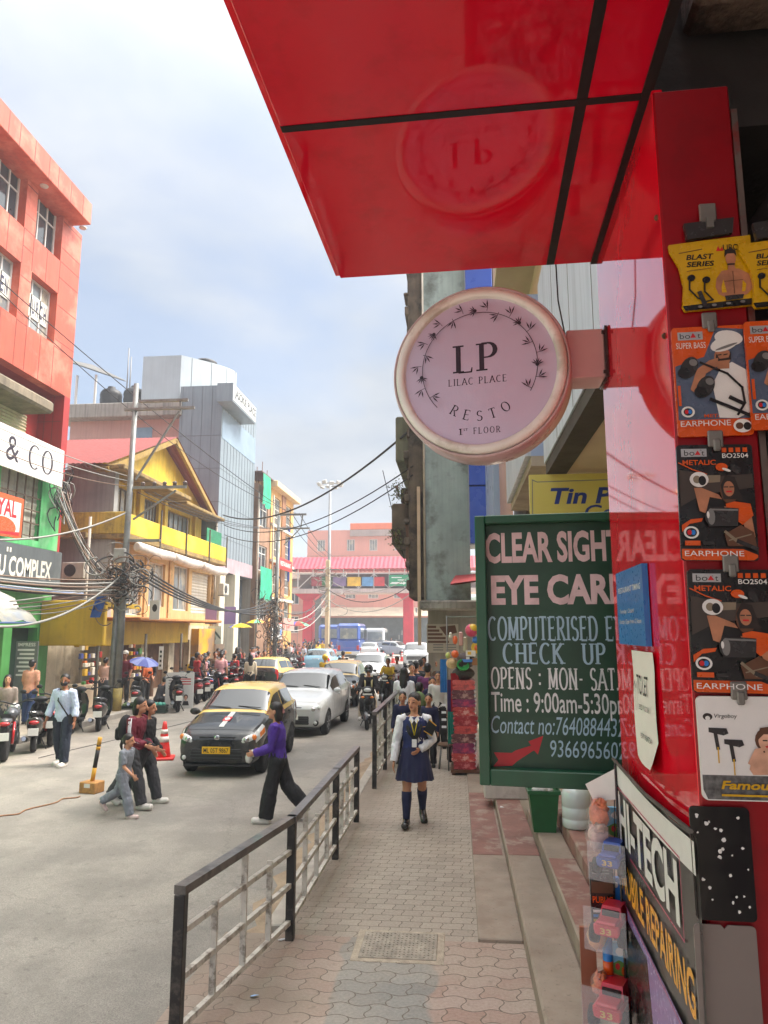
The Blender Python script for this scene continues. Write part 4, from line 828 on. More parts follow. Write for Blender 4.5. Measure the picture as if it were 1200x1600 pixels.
# banner O & CO, signs
def sign(nm, x0, x1, z0, z1, yo, m, label, root=None, X=X0, Yb=Y0, rz=LEFT, th_=.06, cat='sign'):
    o = E(nm, (X - 0, Yb, RZ) if root is None else root, rz, label, cat); a = MB().box((x0, yo, z0), (x1, yo + th_, z1), 0, None, .006); O('panel', a, m, o); return o
cloth = M('white_banner_cloth', (222, 218, 212), .6, .06, 1.2, .05, bscale=2)
zs0, zs1 = fx(95, 768)[1], fx(97, 724)[1] + .25
xb = fx(98, 745, X0 + .42)[0]; xq = fx(81, 745, X0 + .42)[0]
o = sign('banner', xe - 9, xb, zs0, zs1, -.42, cloth, 'white banner lettered in thin black serif on the red building')
mb = MB(); serif_text('DUNIRO & CO'.replace('&', ' '), mb, (zs1 - zs0) * .60, 6.6, .14, .045, .06, .2, T(xq - 6.6, -.424, zs0 + (zs1 - zs0) * .2)); O('lettering', mb, ink, o, fix=False)
txt('&', ink, o, T(xq - 2.38, -.4245, zs0 + (zs1 - zs0) * .2), (zs1 - zs0) * .6, .62)
a0 = fx(0, 845, X0 + .4); a1 = fx(30, 845, X0 + .4); o = sign('poster_board', a0[0] - 1.6, a1[0], fx(28, 842, X0 + .4)[1], fx(28, 778, X0 + .4)[1], -.45, flat('poster_orange', (220, 90, 40), .4), 'orange framed white poster board on the green wall')
A = Art([whp]); A.y0 = -.451; A.rect(whp, a0[0] - 1.4, fx(28, 838, X0 + .4)[1], a1[0] - .12, fx(28, 786, X0 + .4)[1]); A.text(redp, 'ROYAL', a0[0] - 1.0, fx(28, 812, X0 + .4)[1], .5, a1[0] - a0[0] + .7, .03); A.oval(orng, a0[0], fx(28, 828, X0 + .4)[1], .6, .28); A.poly(redp, [(a0[0] - 1.4, fx(28, 842, X0 + .4)[1]), (a1[0] - .12, fx(28, 838, X0 + .4)[1]), (a1[0] - .12, fx(28, 832, X0 + .4)[1])]); O('print', A, A.mats, o, fix=False)
zs0, zs1 = fx(95, 921, X0 + .35)[1], fx(95, 864, X0 + .35)[1]
xq = fx(80, 895, X0 + .42)[0]
o = sign('complex_sign', xe - 10, fx(95, 895, X0 + .42)[0], zs0, zs1, -.42, M('slate_sign', (92, 98, 100), .5, .12, 1.5, streak=.25), 'slate grey sign board with white block capitals above the awning')
txt('LUMJINGSHAI GU COMPLEX'[12:], flat('sign_cream', (228, 222, 208)), o, T(xq - 3.0, -.424, zs0 + .22), (zs1 - zs0) * .50, 3.0, .03)
mb = MB(); [mb.cbox((xq - 2.3 + .14 * i, -.424, zs0 + (zs1 - zs0) * .83), (.07, .006, .13)) for i in (0, 1)]; O('umlaut', mb, flat('sign_cream', (228, 222, 208)), o)
O('lower_rail', MB().box((xe - 10, -.47, zs0 - .12), (xe + .9, -.40, zs0 - .04), 0, None, .01), flat('pale_blue_rail', (130, 150, 190)), o)
# crumpled awning sheet
o = E('awning', (X0, Y0, RZ), LEFT, 'crumpled grey plastic awning hanging below the slate sign', 'awning'); mb = MB(); rr = random.Random(9); nu, nv = 14, 8; q0, q1 = fx(0, 970, X0 + 1.2)[0] - 2, fx(48, 970, X0 + 1.2)[0]; za, zb2 = fx(50, 924, X0)[1], fx(50, 972, X0 + 1.2)[1]; rings = []
for j in range(nv + 1):
    t = j / nv; rings.append([(q0 + (q1 - q0) * i / nu + .1 * math.sin(i + j) * t, -.2 - 1.2 * t + rr.uniform(-.05, .05), za + (zb2 - za) * t + rr.uniform(-.07, .07)) for i in range(nu + 1)])
mb.loft(rings, 0, False, True, None, False); O('sheet', mb, M('awning_plastic', (172, 170, 158), .5, .3, 4, .3, stain=((110, 125, 150), .6, 2)), o, fix=False)
O('pole', MB().tube([(q0, -1.4, zb2 - .05), (q1 + .1, -1.4, zb2 - .02)], .03, 6), flat('blue_pole', (86, 110, 160)), o)
# ---------------------------------------------------------------- yellow gabled house on a grey base
Y1 = 24.9; X1 = -12.4
th = E('yellow_house', (X1, Y1, RZ), LEFT, 'yellow gabled house with red roof above tan shop floor and balcony', 'building')
yelw = M('yellow_wall', (214, 176, 34), .65, .18, .8, .2, streak=.42, stain=((232, 206, 92), .4, .9)); must = M('mustard_wall', (204, 164, 36), .7, .18, .7, .1, streak=.22, stain=((158, 126, 40), .5, .8)); gryw = M('grey_plaster', (152, 150, 148), .9, .25, .7, .2, streak=.4); tan = M('tan_wall', (206, 170, 118), .75, .15, 1.2, .1, streak=.3)
moss = M('mossy_slab', (148, 122, 72), .9, .35, 2.5, .6, streak=.4, stain=((86, 74, 52), .7, 3)); dkin = M('dark_inside', (40, 37, 35), .9, .3, 2)
Wd = 11.4; zf = 6.0
O('side_wall', MB().box((.0, .02, 2.4), (.3, 5.2, 8.4)).box((.3, .3, 0), (Wd, 5.2, 5.78)).box((.3, 1.02, 5.78), (Wd - .4, 5.2, 8.3)), gryw, th)
hl = [(1.3, 2.7, 3.1, 5.3), (3.4, 5.0, 3.5, 5.3), (6.0, 7.8, 3.4, 5.4), (8.2, 10.8, 3.3, 5.3)]
O('shop_floor_wall', wall_mb(0.3, Wd, 2.75, 5.95, .28, hl, .02), tan, th)
for i, h in enumerate(hl[:3]): window(th, *h, .14, 2, 0, fw=.06, gm=glassl)
O('roller_shutter', shutter_mesh(2.6, 2.0, 14, .03), M('white_shutter', (206, 198, 184), .55, .1, 3, streak=.3), th).location = (8.2, .2, 3.3)
for x in (1.0, 3.05, 5.5, Wd - .3): O('pilaster', MB().box((x - .14, -.05, 2.75), (x + .14, .018, 5.95)), M('stone_pilaster', (196, 160, 112), .8, .35, 5, .4), th)
# balcony
O('balcony_slab', MB().box((-.1, -.62, zf - .22), (Wd - .1, .7, zf - .02), 0, None, .03).box((-.6, .7, zf - .2), (1.2, 3.8, zf - .03)), moss, th)
O('balcony_parapet', MB().box((-.1, -.6, zf - .02), (Wd - .1, -.48, zf + .72), 0, None, .02), yelw, th)
O('side_parapet', MB().box((-.1, -.478, zf - .02), (.02, 2.6, zf + .78), 0, None, .02), M('mossy_yellow', (196, 168, 66), .85, .25, 1.2, .2, streak=.55, stain=((120, 106, 60), .85, 1.1)), th)
for x in (.0, 2.8, 5.6, 8.6, Wd - .2): O('balcony_post', MB().box((x - .03, -.66, zf - .3), (x + .03, -.605, zf + 1.3)), M('dark_post', (90, 82, 70), .7, .3, 9), th)
O('green_net', MB().box((Wd - 2.6, -.4, zf + .6), (Wd - .4, -.36, zf + 1.45), 0, None, .01), M('green_net_cloth', (30, 120, 84), .8, .3, 6, .3), th)
# upper storey
hl = [(.9, 3.1, zf + .75, zf + 2.1), (4.1, 5.6, zf + .75, zf + 2.1), (6.6, 9.4, zf + .6, zf + 2.0)]
O('upper_wall', wall_mb(.3, Wd - .4, zf, 8.5, .3, hl, .7), yelw, th)
for h in hl: window(th, *h, .85, 5, 0, fw=.05, gm=glassl, fm=flat('brown_frame', (110, 96, 82)))
for x in (.45, 3.5, 6.1, 9.9): O('column', MB().box((x - .16, .55, zf), (x + .16, .698, 8.45)), yelw, th)
ax, az, ex0, ex1, ez = 5.6, 11.1, -.5, Wd + .1, 8.75
O('gable_wall', MB().prism([(.3, 8.5), (Wd - .4, 8.5), (Wd - .4, 8.75), (ax, az - .18), (.3, 8.75)], .72, .98), yelw, th)
O('eave_slab', MB().box((-.5, -.55, 8.28), (6.2, .69, 8.46), 0, None, .03).box((6.2, -.35, 8.15), (Wd + .2, .69, 8.3), 0, None, .03), moss, th)
rfm = M('red_roof_sheet', (130, 46, 38), .55, .15, 2, streak=.25); rsf = M('roof_underside', (150, 122, 62), .8, .3, 4)
def corr(p0, p1, y0, y1, n, amp=.025):
    p0, p1 = Vector(p0), Vector(p1); mb = MB(); r = []; nn = Vector((-(p1 - p0).y, (p1 - p0).x)).normalized()
    for i in range(n * 2 + 1):
        y = y0 + (y1 - y0) * i / (n * 2); o = nn * (amp if i % 2 else 0); r.append([(p0.x + o.x, y, p0.y + o.y), (p1.x + o.x, y, p1.y + o.y)])
    return mb.loft(r, 0, False, False, None, False)
O('roof', corr((ex0 - .2, ez - .3), (ax, az), -.0, 6, 30), rfm, th); O('roof', corr((ax, az), (ex1, ez - .3), -.0, 6, 30), rfm, th)
mb = MB(); mb.prism([(ax - .1, az - .22), (ax + .02, az - .05), (ex1, ez - .42), (ex1 - .1, ez - .6)], .02, .16); mb.prism([(ax - .1, az - .05), (ax + .1, az - .22), (ex0, ez - .6), (ex0 - .1, ez - .42)], .02, .16); O('barge_board', mb, rsf, th)
# ground floor
O('ground_wall', wall_mb(.3, Wd, 0, 2.75, .28, [(.6, 3.0, 0, 2.1), (3.6, 5.8, 0, 2.1), (6.4, 8.2, 0, 2.1)], .02), M('white_ground_wall', (200, 186, 160), .8, .25, 1.5, .2, streak=.4, stain=((120, 104, 84), .6, 1.2)), th)
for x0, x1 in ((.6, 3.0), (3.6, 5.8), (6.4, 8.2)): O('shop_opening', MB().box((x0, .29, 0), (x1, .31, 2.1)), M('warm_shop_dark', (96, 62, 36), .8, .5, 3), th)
O('ochre_end_wall', MB().box((8.4, -.35, 0), (Wd - .1, .018, 2.6)), M('ochre_wall', (206, 150, 34), .75, .25, 1.1, .2, streak=.3, stain=((120, 104, 96), .8, .8)), th)
O('mustard_soffit_box', MB().box((-3.2, -1.5, 2.05), (-3.0, .6, 3.45), 0, None, .03).box((-3.0, -.62, 2.0), (6.3, -.45, 2.84), 0, None, .02).box((-2.99, -1.45, 3.25), (-.61, -.0, 3.40)), must, th)
O('orange_slab', MB().box((-.6, -1.5, 2.86), (8.2, .01, 2.98), 0, None, .03), M('orange_slab', (196, 130, 74), .8, .2, 2, .2, streak=.3), th)
O('back_shop_wall', MB().box((-3.1, 1.0, 0), (.28, 1.1, 2.6)), M('white_ground_wall', (1, 1, 1)), th)
for x in (-3.0, .5, 3.9): O('canopy_post', MB().tube([(x, -1.25, 0), (x, -1.25, 2.4)], .05, 8), M('dark_post', (1, 1, 1)), th)
# rolled canvas blinds under the balcony
cv = M('dirty_canvas', (206, 198, 190), .7, .18, 2.5, .3, streak=.3)
for i, (x0, x1, z) in enumerate(((.4, 3.9, 5.55), (4.0, 7.2, 5.5), (7.3, 10.8, 5.45))):
    mb = MB(); mb.tube([(x0, 0, 0), (x0 + .1, -.02, .0), ((x0 + x1) / 2, .0, -.07), (x1 - .1, .02, -.02), (x1, 0, 0)], [.14, .19, .22, .18, .13], 12)
    o = O('canvas_blind', mb, cv, None, (X1, Y1, RZ + z), LEFT, ('first', 'second', 'third')[i] + ' rolled white canvas blind from the left beneath the yellow balcony', 'blind', 'rolled blinds under the yellow balcony')
    o.location.x += .75
# shop goods displays under the mustard canopy
gd = random.Random(4); goods = [flat('goods%d' % i, c) for i, c in enumerate(((200, 60, 50), (230, 180, 60), (240, 230, 210), (90, 150, 80), (220, 120, 60), (80, 90, 160)))]
for k, (x, lb) in enumerate(((-2.3, 'snack counter with bright packets under the mustard canopy'), (1.2, 'shop display of packets behind the utility pole'))):
    o = E('goods_display', (X1 + .6, Y1 + x, RZ), LEFT, lb, 'display'); O('counter', MB().box((-.7, -.3, .1), (.8, .3, .85), 0, None, .02), M('pale_counter', (214, 190, 160), .6, .15, 3), o)
    for i in range(26): s = gd.uniform(.10, .2); O('packet', MB().box((0, 0, 0), (s, .1, s * gd.uniform(.7, 1.3)), 0, None, .01), goods[gd.randrange(6)], o).location = (-.65 + (i % 6) * .24, -.25 + .15 * (i // 13), .86 + .26 * (i // 6))
# ---------------------------------------------------------------- grey clad tower with the name sign
Y2 = 36.4; X2 = -12.4
th = E('grey_tower', (X2, Y2, RZ), LEFT, 'tall grey metal clad building with projecting name sign', 'building')
clad = M('grey_cladding', (128, 140, 148), .42, .12, .5, metal=.1, streak=.25); cl2 = M('bright_cladding', (176, 184, 188), .35, .1, .6, metal=.25, streak=.12)
zT = 15.6; W2 = 6.6
O('tower_body', MB().box((0, 0, 5.6), (W2, 2.35, zT)), clad, th)
mb = MB()
for z in (7.4, 9.2, 11, 12.8): mb.box((-.012, -.012, z), (W2, 2.3, z + .03))
for y in [0.55 * i for i in range(1, 5)]: mb.box((-.014, y, 5.6), (.0, y + .02, zT))
for x in [.55 * i for i in range(1, 12)]: mb.box((x, -.014, 5.6), (x + .02, 0, zT))
O('cladding_seams', mb, flat('seam_grey', (98, 104, 108)), th)
O('glass_band', MB().box((.1, -.02, 12.7), (W2 - .1, -.013, 14.3)), M('blue_glass', (132, 150, 165), .1, .1, 1, spec=.6), th)
sb = MB().prism([(-.9, 14.4), (3.5, 14.4), (3.5, 15.4), (-.9, 15.4)], -.85, -.0); O('sign_box', sb, clad, th)
O('sign_face', MB().box((-.86, -.87, 14.5), (3.46, -.852, 15.35)), M('sign_pale', (200, 202, 198), .5, .05, 3), th)
vs, fs = text_mesh('JASOKIE PLACE', .62, 4.0, .03); O('lettering', MB().add(vs, fs, 0, T(-.6, -.874, 14.6)), flat('letter_grey', (46, 48, 54)), th, fix=False)
rings = []
for i in range(19): a = R(90 - i * 10 * .5 * 2) if False else R(-5 * i); rings.append((2.6 + 2.3 * math.sin(-a), 3.2 - 2.6 * math.cos(a)))
P = [(.5, 4.8), (.5, 2.6)] + [(.5 + 4.2 * math.sin(R(6 * i)), 2.6 - 2.2 * math.sin(R(12 * i)) * 1.0) for i in range(1, 15)] + [(4.7, 2.6), (4.7, 4.8)]
mb = MB(); n = len(P); vs = [(x, y, zT - .83) for x, y in P] + [(x, y, zT + 2.0) for x, y in P]; mb.add(vs, [list(range(n)), list(range(n, 2 * n))] + [(i, (i + 1) % n, n + (i + 1) % n, n + i) for i in range(n)]); O('curved_roof_room', mb, cl2, th)
mb = MB()
for i in range(1, 15, 2): x, y = P[i + 1]; mb.box((x - .012, y - .012, zT), (x + .012, y + .02, zT + 1.98))
O('room_seams', mb, flat('seam_grey', (1, 1, 1)), th)
tank = M('black_tank', (42, 42, 44), .5, .15, 5)
def water_tank(x, y, z, label, r=.6, h=1.1):
    pr = [(0, 0), (r, 0)] + [(r * (1.0 if i % 2 else .96), h * .8 * i / 8) for i in range(9)] + [(r * .8, h * .9), (r * .35, h), (r * .35, h * 1.06), (0, h * 1.07)]
    return O('water_tank', MB().lathe(pr, 20), tank, None, (x, y, z), None, label, 'water tank', 'black rooftop water tanks')
water_tank(-14.6, 39.6, RZ + zT + 2.02, 'black water tank on the curved roof room', .7, .7)
mb = MB(); [mb.tube([(1.6 + .35 * i, 6.2, zT), (1.6 + .35 * i, 6.2, zT + 3.0 - .4 * i)], .035, 5) for i in (0, 1)]; O('antenna', mb, flat('steel', (130, 130, 130)), th)
# lower storeys
O('column', MB().box((.3, -.15, 0), (1.15, .5, 5.6), 0, None, .03), M('cream_column', (216, 206, 186), .7, .12, 1, streak=.3), th); O('column', MB().box((2.9, -.15, 0), (3.7, .5, 5.6), 0, None, .03), M('cream_column', (1, 1, 1)), th)
O('recess_wall', MB().box((0, .6, 0), (W2, 1.0, 5.6)), clad, th); O('pink_band', MB().box((.0, -.03, 5.62), (W2, -.014, 6.4)), M('pink_band', (176, 150, 156), .5, .2, 1.5, streak=.3), th)
O('glass_front', MB().box((1.2, .52, 2.6), (2.85, .58, 5.5)), glassl, th); O('glass_front', MB().box((3.75, .52, .1), (6.4, .58, 5.5)), glass, th)
# pink-grey building seen behind and above the yellow roof
th = E('pink_rear_building', (-17.2, 36.9, RZ), 0, 'dull pink rear building with concrete roof slab behind the yellow roof', 'building')
pk0 = M('dull_pink_plaster', (190, 150, 138), .8, .12, .5, streak=.2)
O('wall', MB().box((-4, 0, 0), (2.55, 8, 13.95)), pk0, th); O('roof_slab', MB().box((-4.6, -.7, 13.95), (2.57, 8, 14.75), 0, None, .04), M('streaky_concrete', (150, 146, 138), .9, .2, 1, .3, streak=.7), th)
mb = MB(); mb.box((-.35, -.03, 12.75), (.75, .02, 13.5)); O('window', mb, M('blue_pane', (120, 150, 170), .2, .1, 3), th)
O('parapet', MB().box((.9, .3, 14.75), (1.1, 3, 16.9)).box((1.1, .3, 14.75), (2.5, .5, 16.8)), M('pale_sheet', (168, 172, 170), .5, .15, 2, streak=.3), th)
for i, x in enumerate((-19.6, -18.2, -16.9)): water_tank(x, 38.2, RZ + 14.75, ('leftmost', 'middle', 'rightmost')[i] + ' black water tank of three on the concrete roof slab', .62, 1.5)
for x in (-3.6, -2.5): O('shed_post', MB().box((x - .05, -.4, 14.75), (x + .05, -.3, 16.5)), alu, th)
mb = MB(); mb.add([(-4.6, -.7, 17.4), (-2.2, -.7, 16.5), (-2.2, 3, 17.2), (-4.6, 3, 18.4)], [(0, 1, 2, 3)]); mb.add([(-4.6, -.7, 17.45), (-2.2, -.7, 16.55), (-2.2, 3, 17.25), (-4.6, 3, 18.45)], [(0, 1, 2, 3)]); O('shed_roof', mb, M('dark_sheet', (86, 84, 80), .6, .3, 2), th, fix=False)
# ---------------------------------------------------------------- next buildings up the left side
Y3 = 43.2; th = E('unfinished_building', (-12.2, Y3, RZ), LEFT, 'narrow unfinished brown building draped with green netting', 'building')
brw = M('bare_brick', (150, 116, 92), .85, .3, 1.2, .3, streak=.3)
hl = [(.5, 2.4, z, z + 1.6) for z in (3.2, 6.2, 9.0)]
O('front_wall', wall_mb(0, 3.0, 0, 11.6, .3, hl), brw, th); O('core_wall', MB().box((0, .3, 0), (3.0, 8, 11.4)), M('cement_side', (160, 150, 138), .9, .2, .8, streak=.4), th)
for h in hl: window(th, *h, .1, 2, .3, fw=.08)
mb = MB(); [mb.tube([(.3 + .6 * i, .2 + .4 * (i % 2), 11.4), (.3 + .6 * i, .2 + .4 * (i % 2), 12.7 + .3 * (i % 3))], .025, 5) for i in range(5)]; mb.box((0, -.2, 12.3), (3, 1, 12.38)); O('rebar', mb, M('rust', (1, 1, 1)), th)
gnet = M('teal_green_net', (38, 158, 122), .8, .25, 3, .4)
def net(x0, x1, z0, z1, y, par):
    mb = MB(); r = []
    for i in range(13): t = i / 12; r.append([(x0 + (x1 - x0) * t, y - .08 * math.sin(9 * t), z0 + .1 * math.sin(7 * t)), (x0 + (x1 - x0) * t, y - .05 * math.sin(7 * t + 1), (z0 + z1) / 2), (x0 + (x1 - x0) * t, y, z1)])
    return O('green_net', mb.loft(r, 0, False, True, None, False), gnet, par, fix=False)
net(-.1, 2.6, 2.0 + 2.4, 6.4, -.3, th); net(-.2, 1.6, 10.2, 12.2, -.35, th)
Y4 = 46.4; th = E('tan_apartment_block', (-12.2, Y4, RZ), LEFT, 'tan apartment block with white barred windows and a red shop sign', 'building')
tanb = M('ochre_tan_wall', (206, 160, 96), .75, .12, .8, streak=.22); tn2 = M('brown_band', (150, 104, 72), .75, .15, 1, streak=.2)
hl = [(x, x + 1.6, z, z + 1.9) for z in (1.5 + 1.2, 5.0, 7.4, 9.9 - .3) for x in (1.0, 4.2)]
O('front_wall', wall_mb(0, 6.6, 0, 12.0, .3, hl), tanb, th); O('core_wall', MB().box((0, .3, 0), (6.6, 8, 11.9)), tn2, th)
for h in hl: window(th, *h, .12, 4, .4, fw=.06, ny=2)
for z in (4.5, 7.0, 9.4): O('floor_band', MB().box((-.05, -.12, z), (6.65, -.002, z + .18)), M('cream_column', (1, 1, 1)), th)
O('brown_pier', MB().box((2.85, -.08, 0), (3.9, -.003, 12)), tn2, th)
O('cornice', MB().box((-.35, -.5, 11.95), (6.8, 3, 12.35), 0, None, .03), M('cream_cornice', (216, 190, 150), .8, .12, 2, streak=.3), th); O('roof_room', MB().box((2.5, 1.5, 12.3), (6.2, 5, 13.6)), M('cream_cornice', (1, 1, 1)), th)
o = sign('shop_sign', -.1, 3.9, 6.55, 7.3, -.6, flat('sign_bright_red', (206, 40, 36), .4), 'red shop sign with white lettering on the tan apartment block', None, -12.2, Y4)
txt('RESTAURANT', whp, o, T(.5, -.605, 6.78), .32, 3.0, .02)
o = sign('shop_sign', -.8, 2.2, 1.3 + 1.2, 2.1 + 1.2, -1.2, flat('sign_white_red', (222, 150, 140), .4), 'small red and white sign under the tan apartment block', None, -12.2, Y4)
o = sign('shop_sign', -4.0, -1.6, .8 + 1.2, 1.7 + 1.2, -1.3, whp, 'white sign with dark emblems near the striped umbrellas', None, -12.2, Y4); A = Art([blup]); A.y0 = -1.302; [A.oval((ink, blup)[i % 2], -3.5 + .55 * i, 2.45, .2, .24) for i in range(4)]; O('emblem', A, A.mats, o, fix=False)
o = E('pole_sign', V(444, 900, 52), 0, 'tall blue and white vertical sign beside the tangled wire pole', 'sign'); O('panel', MB().box((-.5, 0, -.4), (.35, .15, 3.6), 0, None, .02), flat('sign_deep_blue', (36, 66, 150), .4), o); A = Art([whp]); A.y0 = -.002; [A.oval(whp, -.08, 3.2 - .5 * i, .22, .16) for i in range(7)]; O('emblem', A, A.mats, o, fix=False)
# low roofs and the pink market hall at the end of the street
pink = M('pink_wall', (214, 150, 136), .7, .10, .3, streak=.15); pnk2 = M('faded_pink_wall', (196, 142, 126), .75, .15, .4, streak=.25); gband = M('grey_band', (164, 150, 146), .8, .2, .5, streak=.3)
a = V(438, 985, 86); b = V(482, 985, 86)
th = E('pink_corner_house', (a.x, 86, RZ), 0, 'faded pink corner house under rusty tin roof beyond the tan block', 'building'); Wp = b.x - a.x
hl = [(x, x + 1.7, z, z + 2.0) for z in (2.2, 5.6) for x in (.5, )]
O('front_wall', wall_mb(0, Wp, 0, 8.6, .4, hl), pnk2, th); O('core_wall', MB().box((0, .4, 0), (Wp, 8, 8.5)), dkin, th)
for h in hl: window(th, *h, .15, 3, .3, fw=.1)
O('balcony_band', MB().box((-.2, -.7, 4.4), (Wp, -.0, 4.75)), gband, th)
O('roof', MB().add([(-.6, -.9, 8.4), (Wp + .2, -.9, 8.6), (Wp, 5, 11.0), (0, 5, 10.7)], [(0, 1, 2, 3)]).add([(-.6, -.9, 8.5), (Wp + .2, -.9, 8.7), (Wp, 5, 11.1), (0, 5, 10.8)], [(0, 1, 2, 3)]), M('rusty_tin', (132, 108, 92), .75, .35, .8, streak=.4), th, fix=False)
O('tin_cladding', MB().box((.2, -.05, 7.7), (2.4, -.004, 8.5)), M('dull_tin', (122, 120, 116), .6, .3, 1), th)
a = V(478, 985, 98); b = V(690, 985, 98); Wp = b.x - a.x; zt = V(560, 828, 98).z - RZ
th = E('pink_market_hall', (a.x, 98, RZ), 0, 'large pink building with orange roof band closing the end of the street', 'building')
hl = []
for px in (547, 583, 623, 500): x = V(px, 985, 98).x - a.x; hl += [(x - .55, x + .55, zt - 2.9, zt - 1.3), (x - .9, x + .9, zt - 4.6, zt - 3.9), (x - .7, x + .7, zt - 9.4, zt - 7.6)]
O('front_wall', wall_mb(0, Wp, 0, zt, .4, hl), pink, th); O('core_wall', MB().box((0, .4, 0), (Wp, 12, zt - .1)), dkin, th)
for h in hl: window(th, *h, .15, 3, 0, fw=.09, gm=glassl)
O('orange_parapet', MB().box((6, -.25, zt), (Wp, 3, zt + .9), 0, None, .03), M('orange_band', (222, 116, 76), .7, .1, 1), th); O('grey_cornice', MB().box((6, -.35, zt - .9), (Wp, -.002, zt - .02)), gband, th); O('string_course', MB().box((0, -.2, zt - 3.7), (Wp, -.003, zt - 3.5)).box((0, -.2, zt - 7.0), (Wp, -.003, zt - 6.7)), pnk2, th)
O('ground_awning', MB().add([(2, -2.4, 4.4), (Wp, -2.4, 4.4), (Wp, -.0, 5.6), (2, -.0, 5.6)], [(0, 1, 2, 3)]), M('pale_awning', (188, 172, 150), .7, .2, 1), th, fix=False); O('shop_fronts', MB().box((2, -.05, .2), (Wp, -.004, 4.2)), M('dim_shops', (78, 92, 98), .6, .5, .8), th)
# hillside behind
mb = MB(); nu = 24; mb.loft([[(-150 + 260 * i / nu, 150, -1), (-150 + 260 * i / nu, 170, 13 + 3 * math.sin(i * .9) - .25 * i)] for i in range(nu + 1)], 0, False, True, None, False); O('hills', mb, M('far_green_hill', (104, 118, 92), .95, .4, .08), kind='structure', fix=False)
# footbridge
YF = 79; a = V(466, 890, YF); zE, zR = a.z, V(500, 872, YF + 2.4).z; zD = V(500, 920, YF).z; xr = 3.5
th = E('footbridge', (a.x, YF, RZ), 0, 'covered footbridge with a red ridged roof on red pillars across the street', 'footbridge'); Wf = xr - a.x; zE -= RZ; zR -= RZ; zD -= RZ
frd = M('bridge_red', (206, 44, 66), .5, .12, 1, streak=.2)
def corrx(x0, x1, p0, p1, n, amp=.05):
    r = []
    for i in range(n * 2 + 1): x = x0 + (x1 - x0) * i / (n * 2); o = amp if i % 2 else 0; r.append([(x, p0[0], p0[1] + o), (x, p1[0], p1[1] + o)])
    return MB().loft(r, 0, False, False, None, False)
O('roof', corrx(-1.2, Wf, (-.6, zE), (1.6, zR), 46), M('crimson_roof_sheet', (178, 52, 70), .45, .08, 1), th, fix=False); O('roof', corrx(-1.2, Wf, (3.8, zE), (1.6, zR), 46), M('crimson_roof_sheet', (1, 1, 1)), th, fix=False)
O('gable_end', MB().prism([(-.5, zE), (3.7, zE), (1.6, zR - .1)], 0, .15, 0, T(-1.0, 0, 0, 0, 0, R(90))), M('dark_sheet', (1, 1, 1)), th)
O('deck', MB().box((-.6, -.2, zD - .5), (Wf, 3.4, zD), 0, None, .03), M('pale_deck', (196, 178, 172), .7, .2, 1, streak=.3), th)
mb = MB()
for i in range(13): x = i * Wf / 12.4; mb.box((x - .06, -.1, zD), (x + .06, .0, zE)); (i < 12) and bar(mb, (x, -.05, zD), (x + Wf / 12.4, -.05, zD + 1.6 if i % 2 == 0 else zD), .08, .08) if i % 2 == 0 else (bar(mb, (x, -.05, zD + 1.6), (x + Wf / 12.4, -.05, zD), .08, .08) if i < 12 else 0)
mb.box((-.6, -.12, zD + 1.6), (Wf, -.02, zD + 1.72)); O('truss', mb, flat('truss_white', (206, 200, 196)), th)
O('back_rail', MB().box((-.5, 3.2, zD), (Wf, 3.3, zE - .3)), M('shade_back', (126, 110, 104), .7, .4, .7), th)
for i, x in enumerate((1.0, Wf - 8.4 - .0)):
    xx = V((478, 637)[i], 985, YF).x - a.x; O('pillar', MB().box((xx - .55, .7, 0), (xx + .55, 2.2, zD - 1.2), 0, None, .06).prism([(xx - .56, zD - 1.2), (xx + .56, zD - 1.2), (xx + 1.5, zD - .5), (xx - 1.5, zD - .5)], .65, 2.25), frd, th)
for i, (p0, p1, c) in enumerate(((487, 503, (150, 40, 52)), (504, 518, (56, 120, 70)), (521, 541, (120, 96, 132)), (543, 564, (226, 176, 40)), (566, 583, (96, 150, 196)), (585, 601, (196, 44, 52)))):
    A0, B0 = V(p0, 916, YF), V(p1, 898, YF); o = O('advert_panel', MB().box((0, -.06, 0), (B0.x - A0.x, -.0, (B0.z - A0.z) * .8)), M('panel%d' % i, c, .6, .3, 1.5), th, fix=False); o.location = (A0.x - a.x, -.13, A0.z - RZ)
A0, B0 = V(608, 916, YF - .3), V(640, 898, YF - .3); o = E('road_sign', (A0.x, YF - .35, A0.z), 0, 'green direction sign with white lines hung on the footbridge', 'sign'); wS, hS = B0.x - A0.x, B0.z - A0.z; O('panel', MB().box((0, -.05, 0), (wS, 0, hS), 0, None, .02), flat('sign_green', (20, 140, 96), .4), o)
A = Art([whp]); A.y0 = -.052; A.W, A.H = wS, hS; [A.rect(whp, .12 + .3 * (i % 2), .72 - .22 * i, .62 + .2 * (i % 2), .80 - .22 * i) for i in range(3)]; A.poly(whp, [(.06, .2), (.7, .2), (.7, .12), (.84, .28), (.7, .4), (.7, .3), (.06, .27)]); O('print', A, A.mats, o, fix=False)
# stair of the footbridge
mb = MB(); n = 14
for i in range(n): mb.box((Wf - 9.5 - .38 * i * 0 + i * -.0 + 3.0 - .34 * (n - i) + 0, 3.5, .0 + zD * i / n), (Wf - 6.4 - .34 * (n - i), 5.0, zD * (i + 1) / n))
O('staircase', mb, M('stair_grey', (96, 104, 108), .6, .3, 1), th)
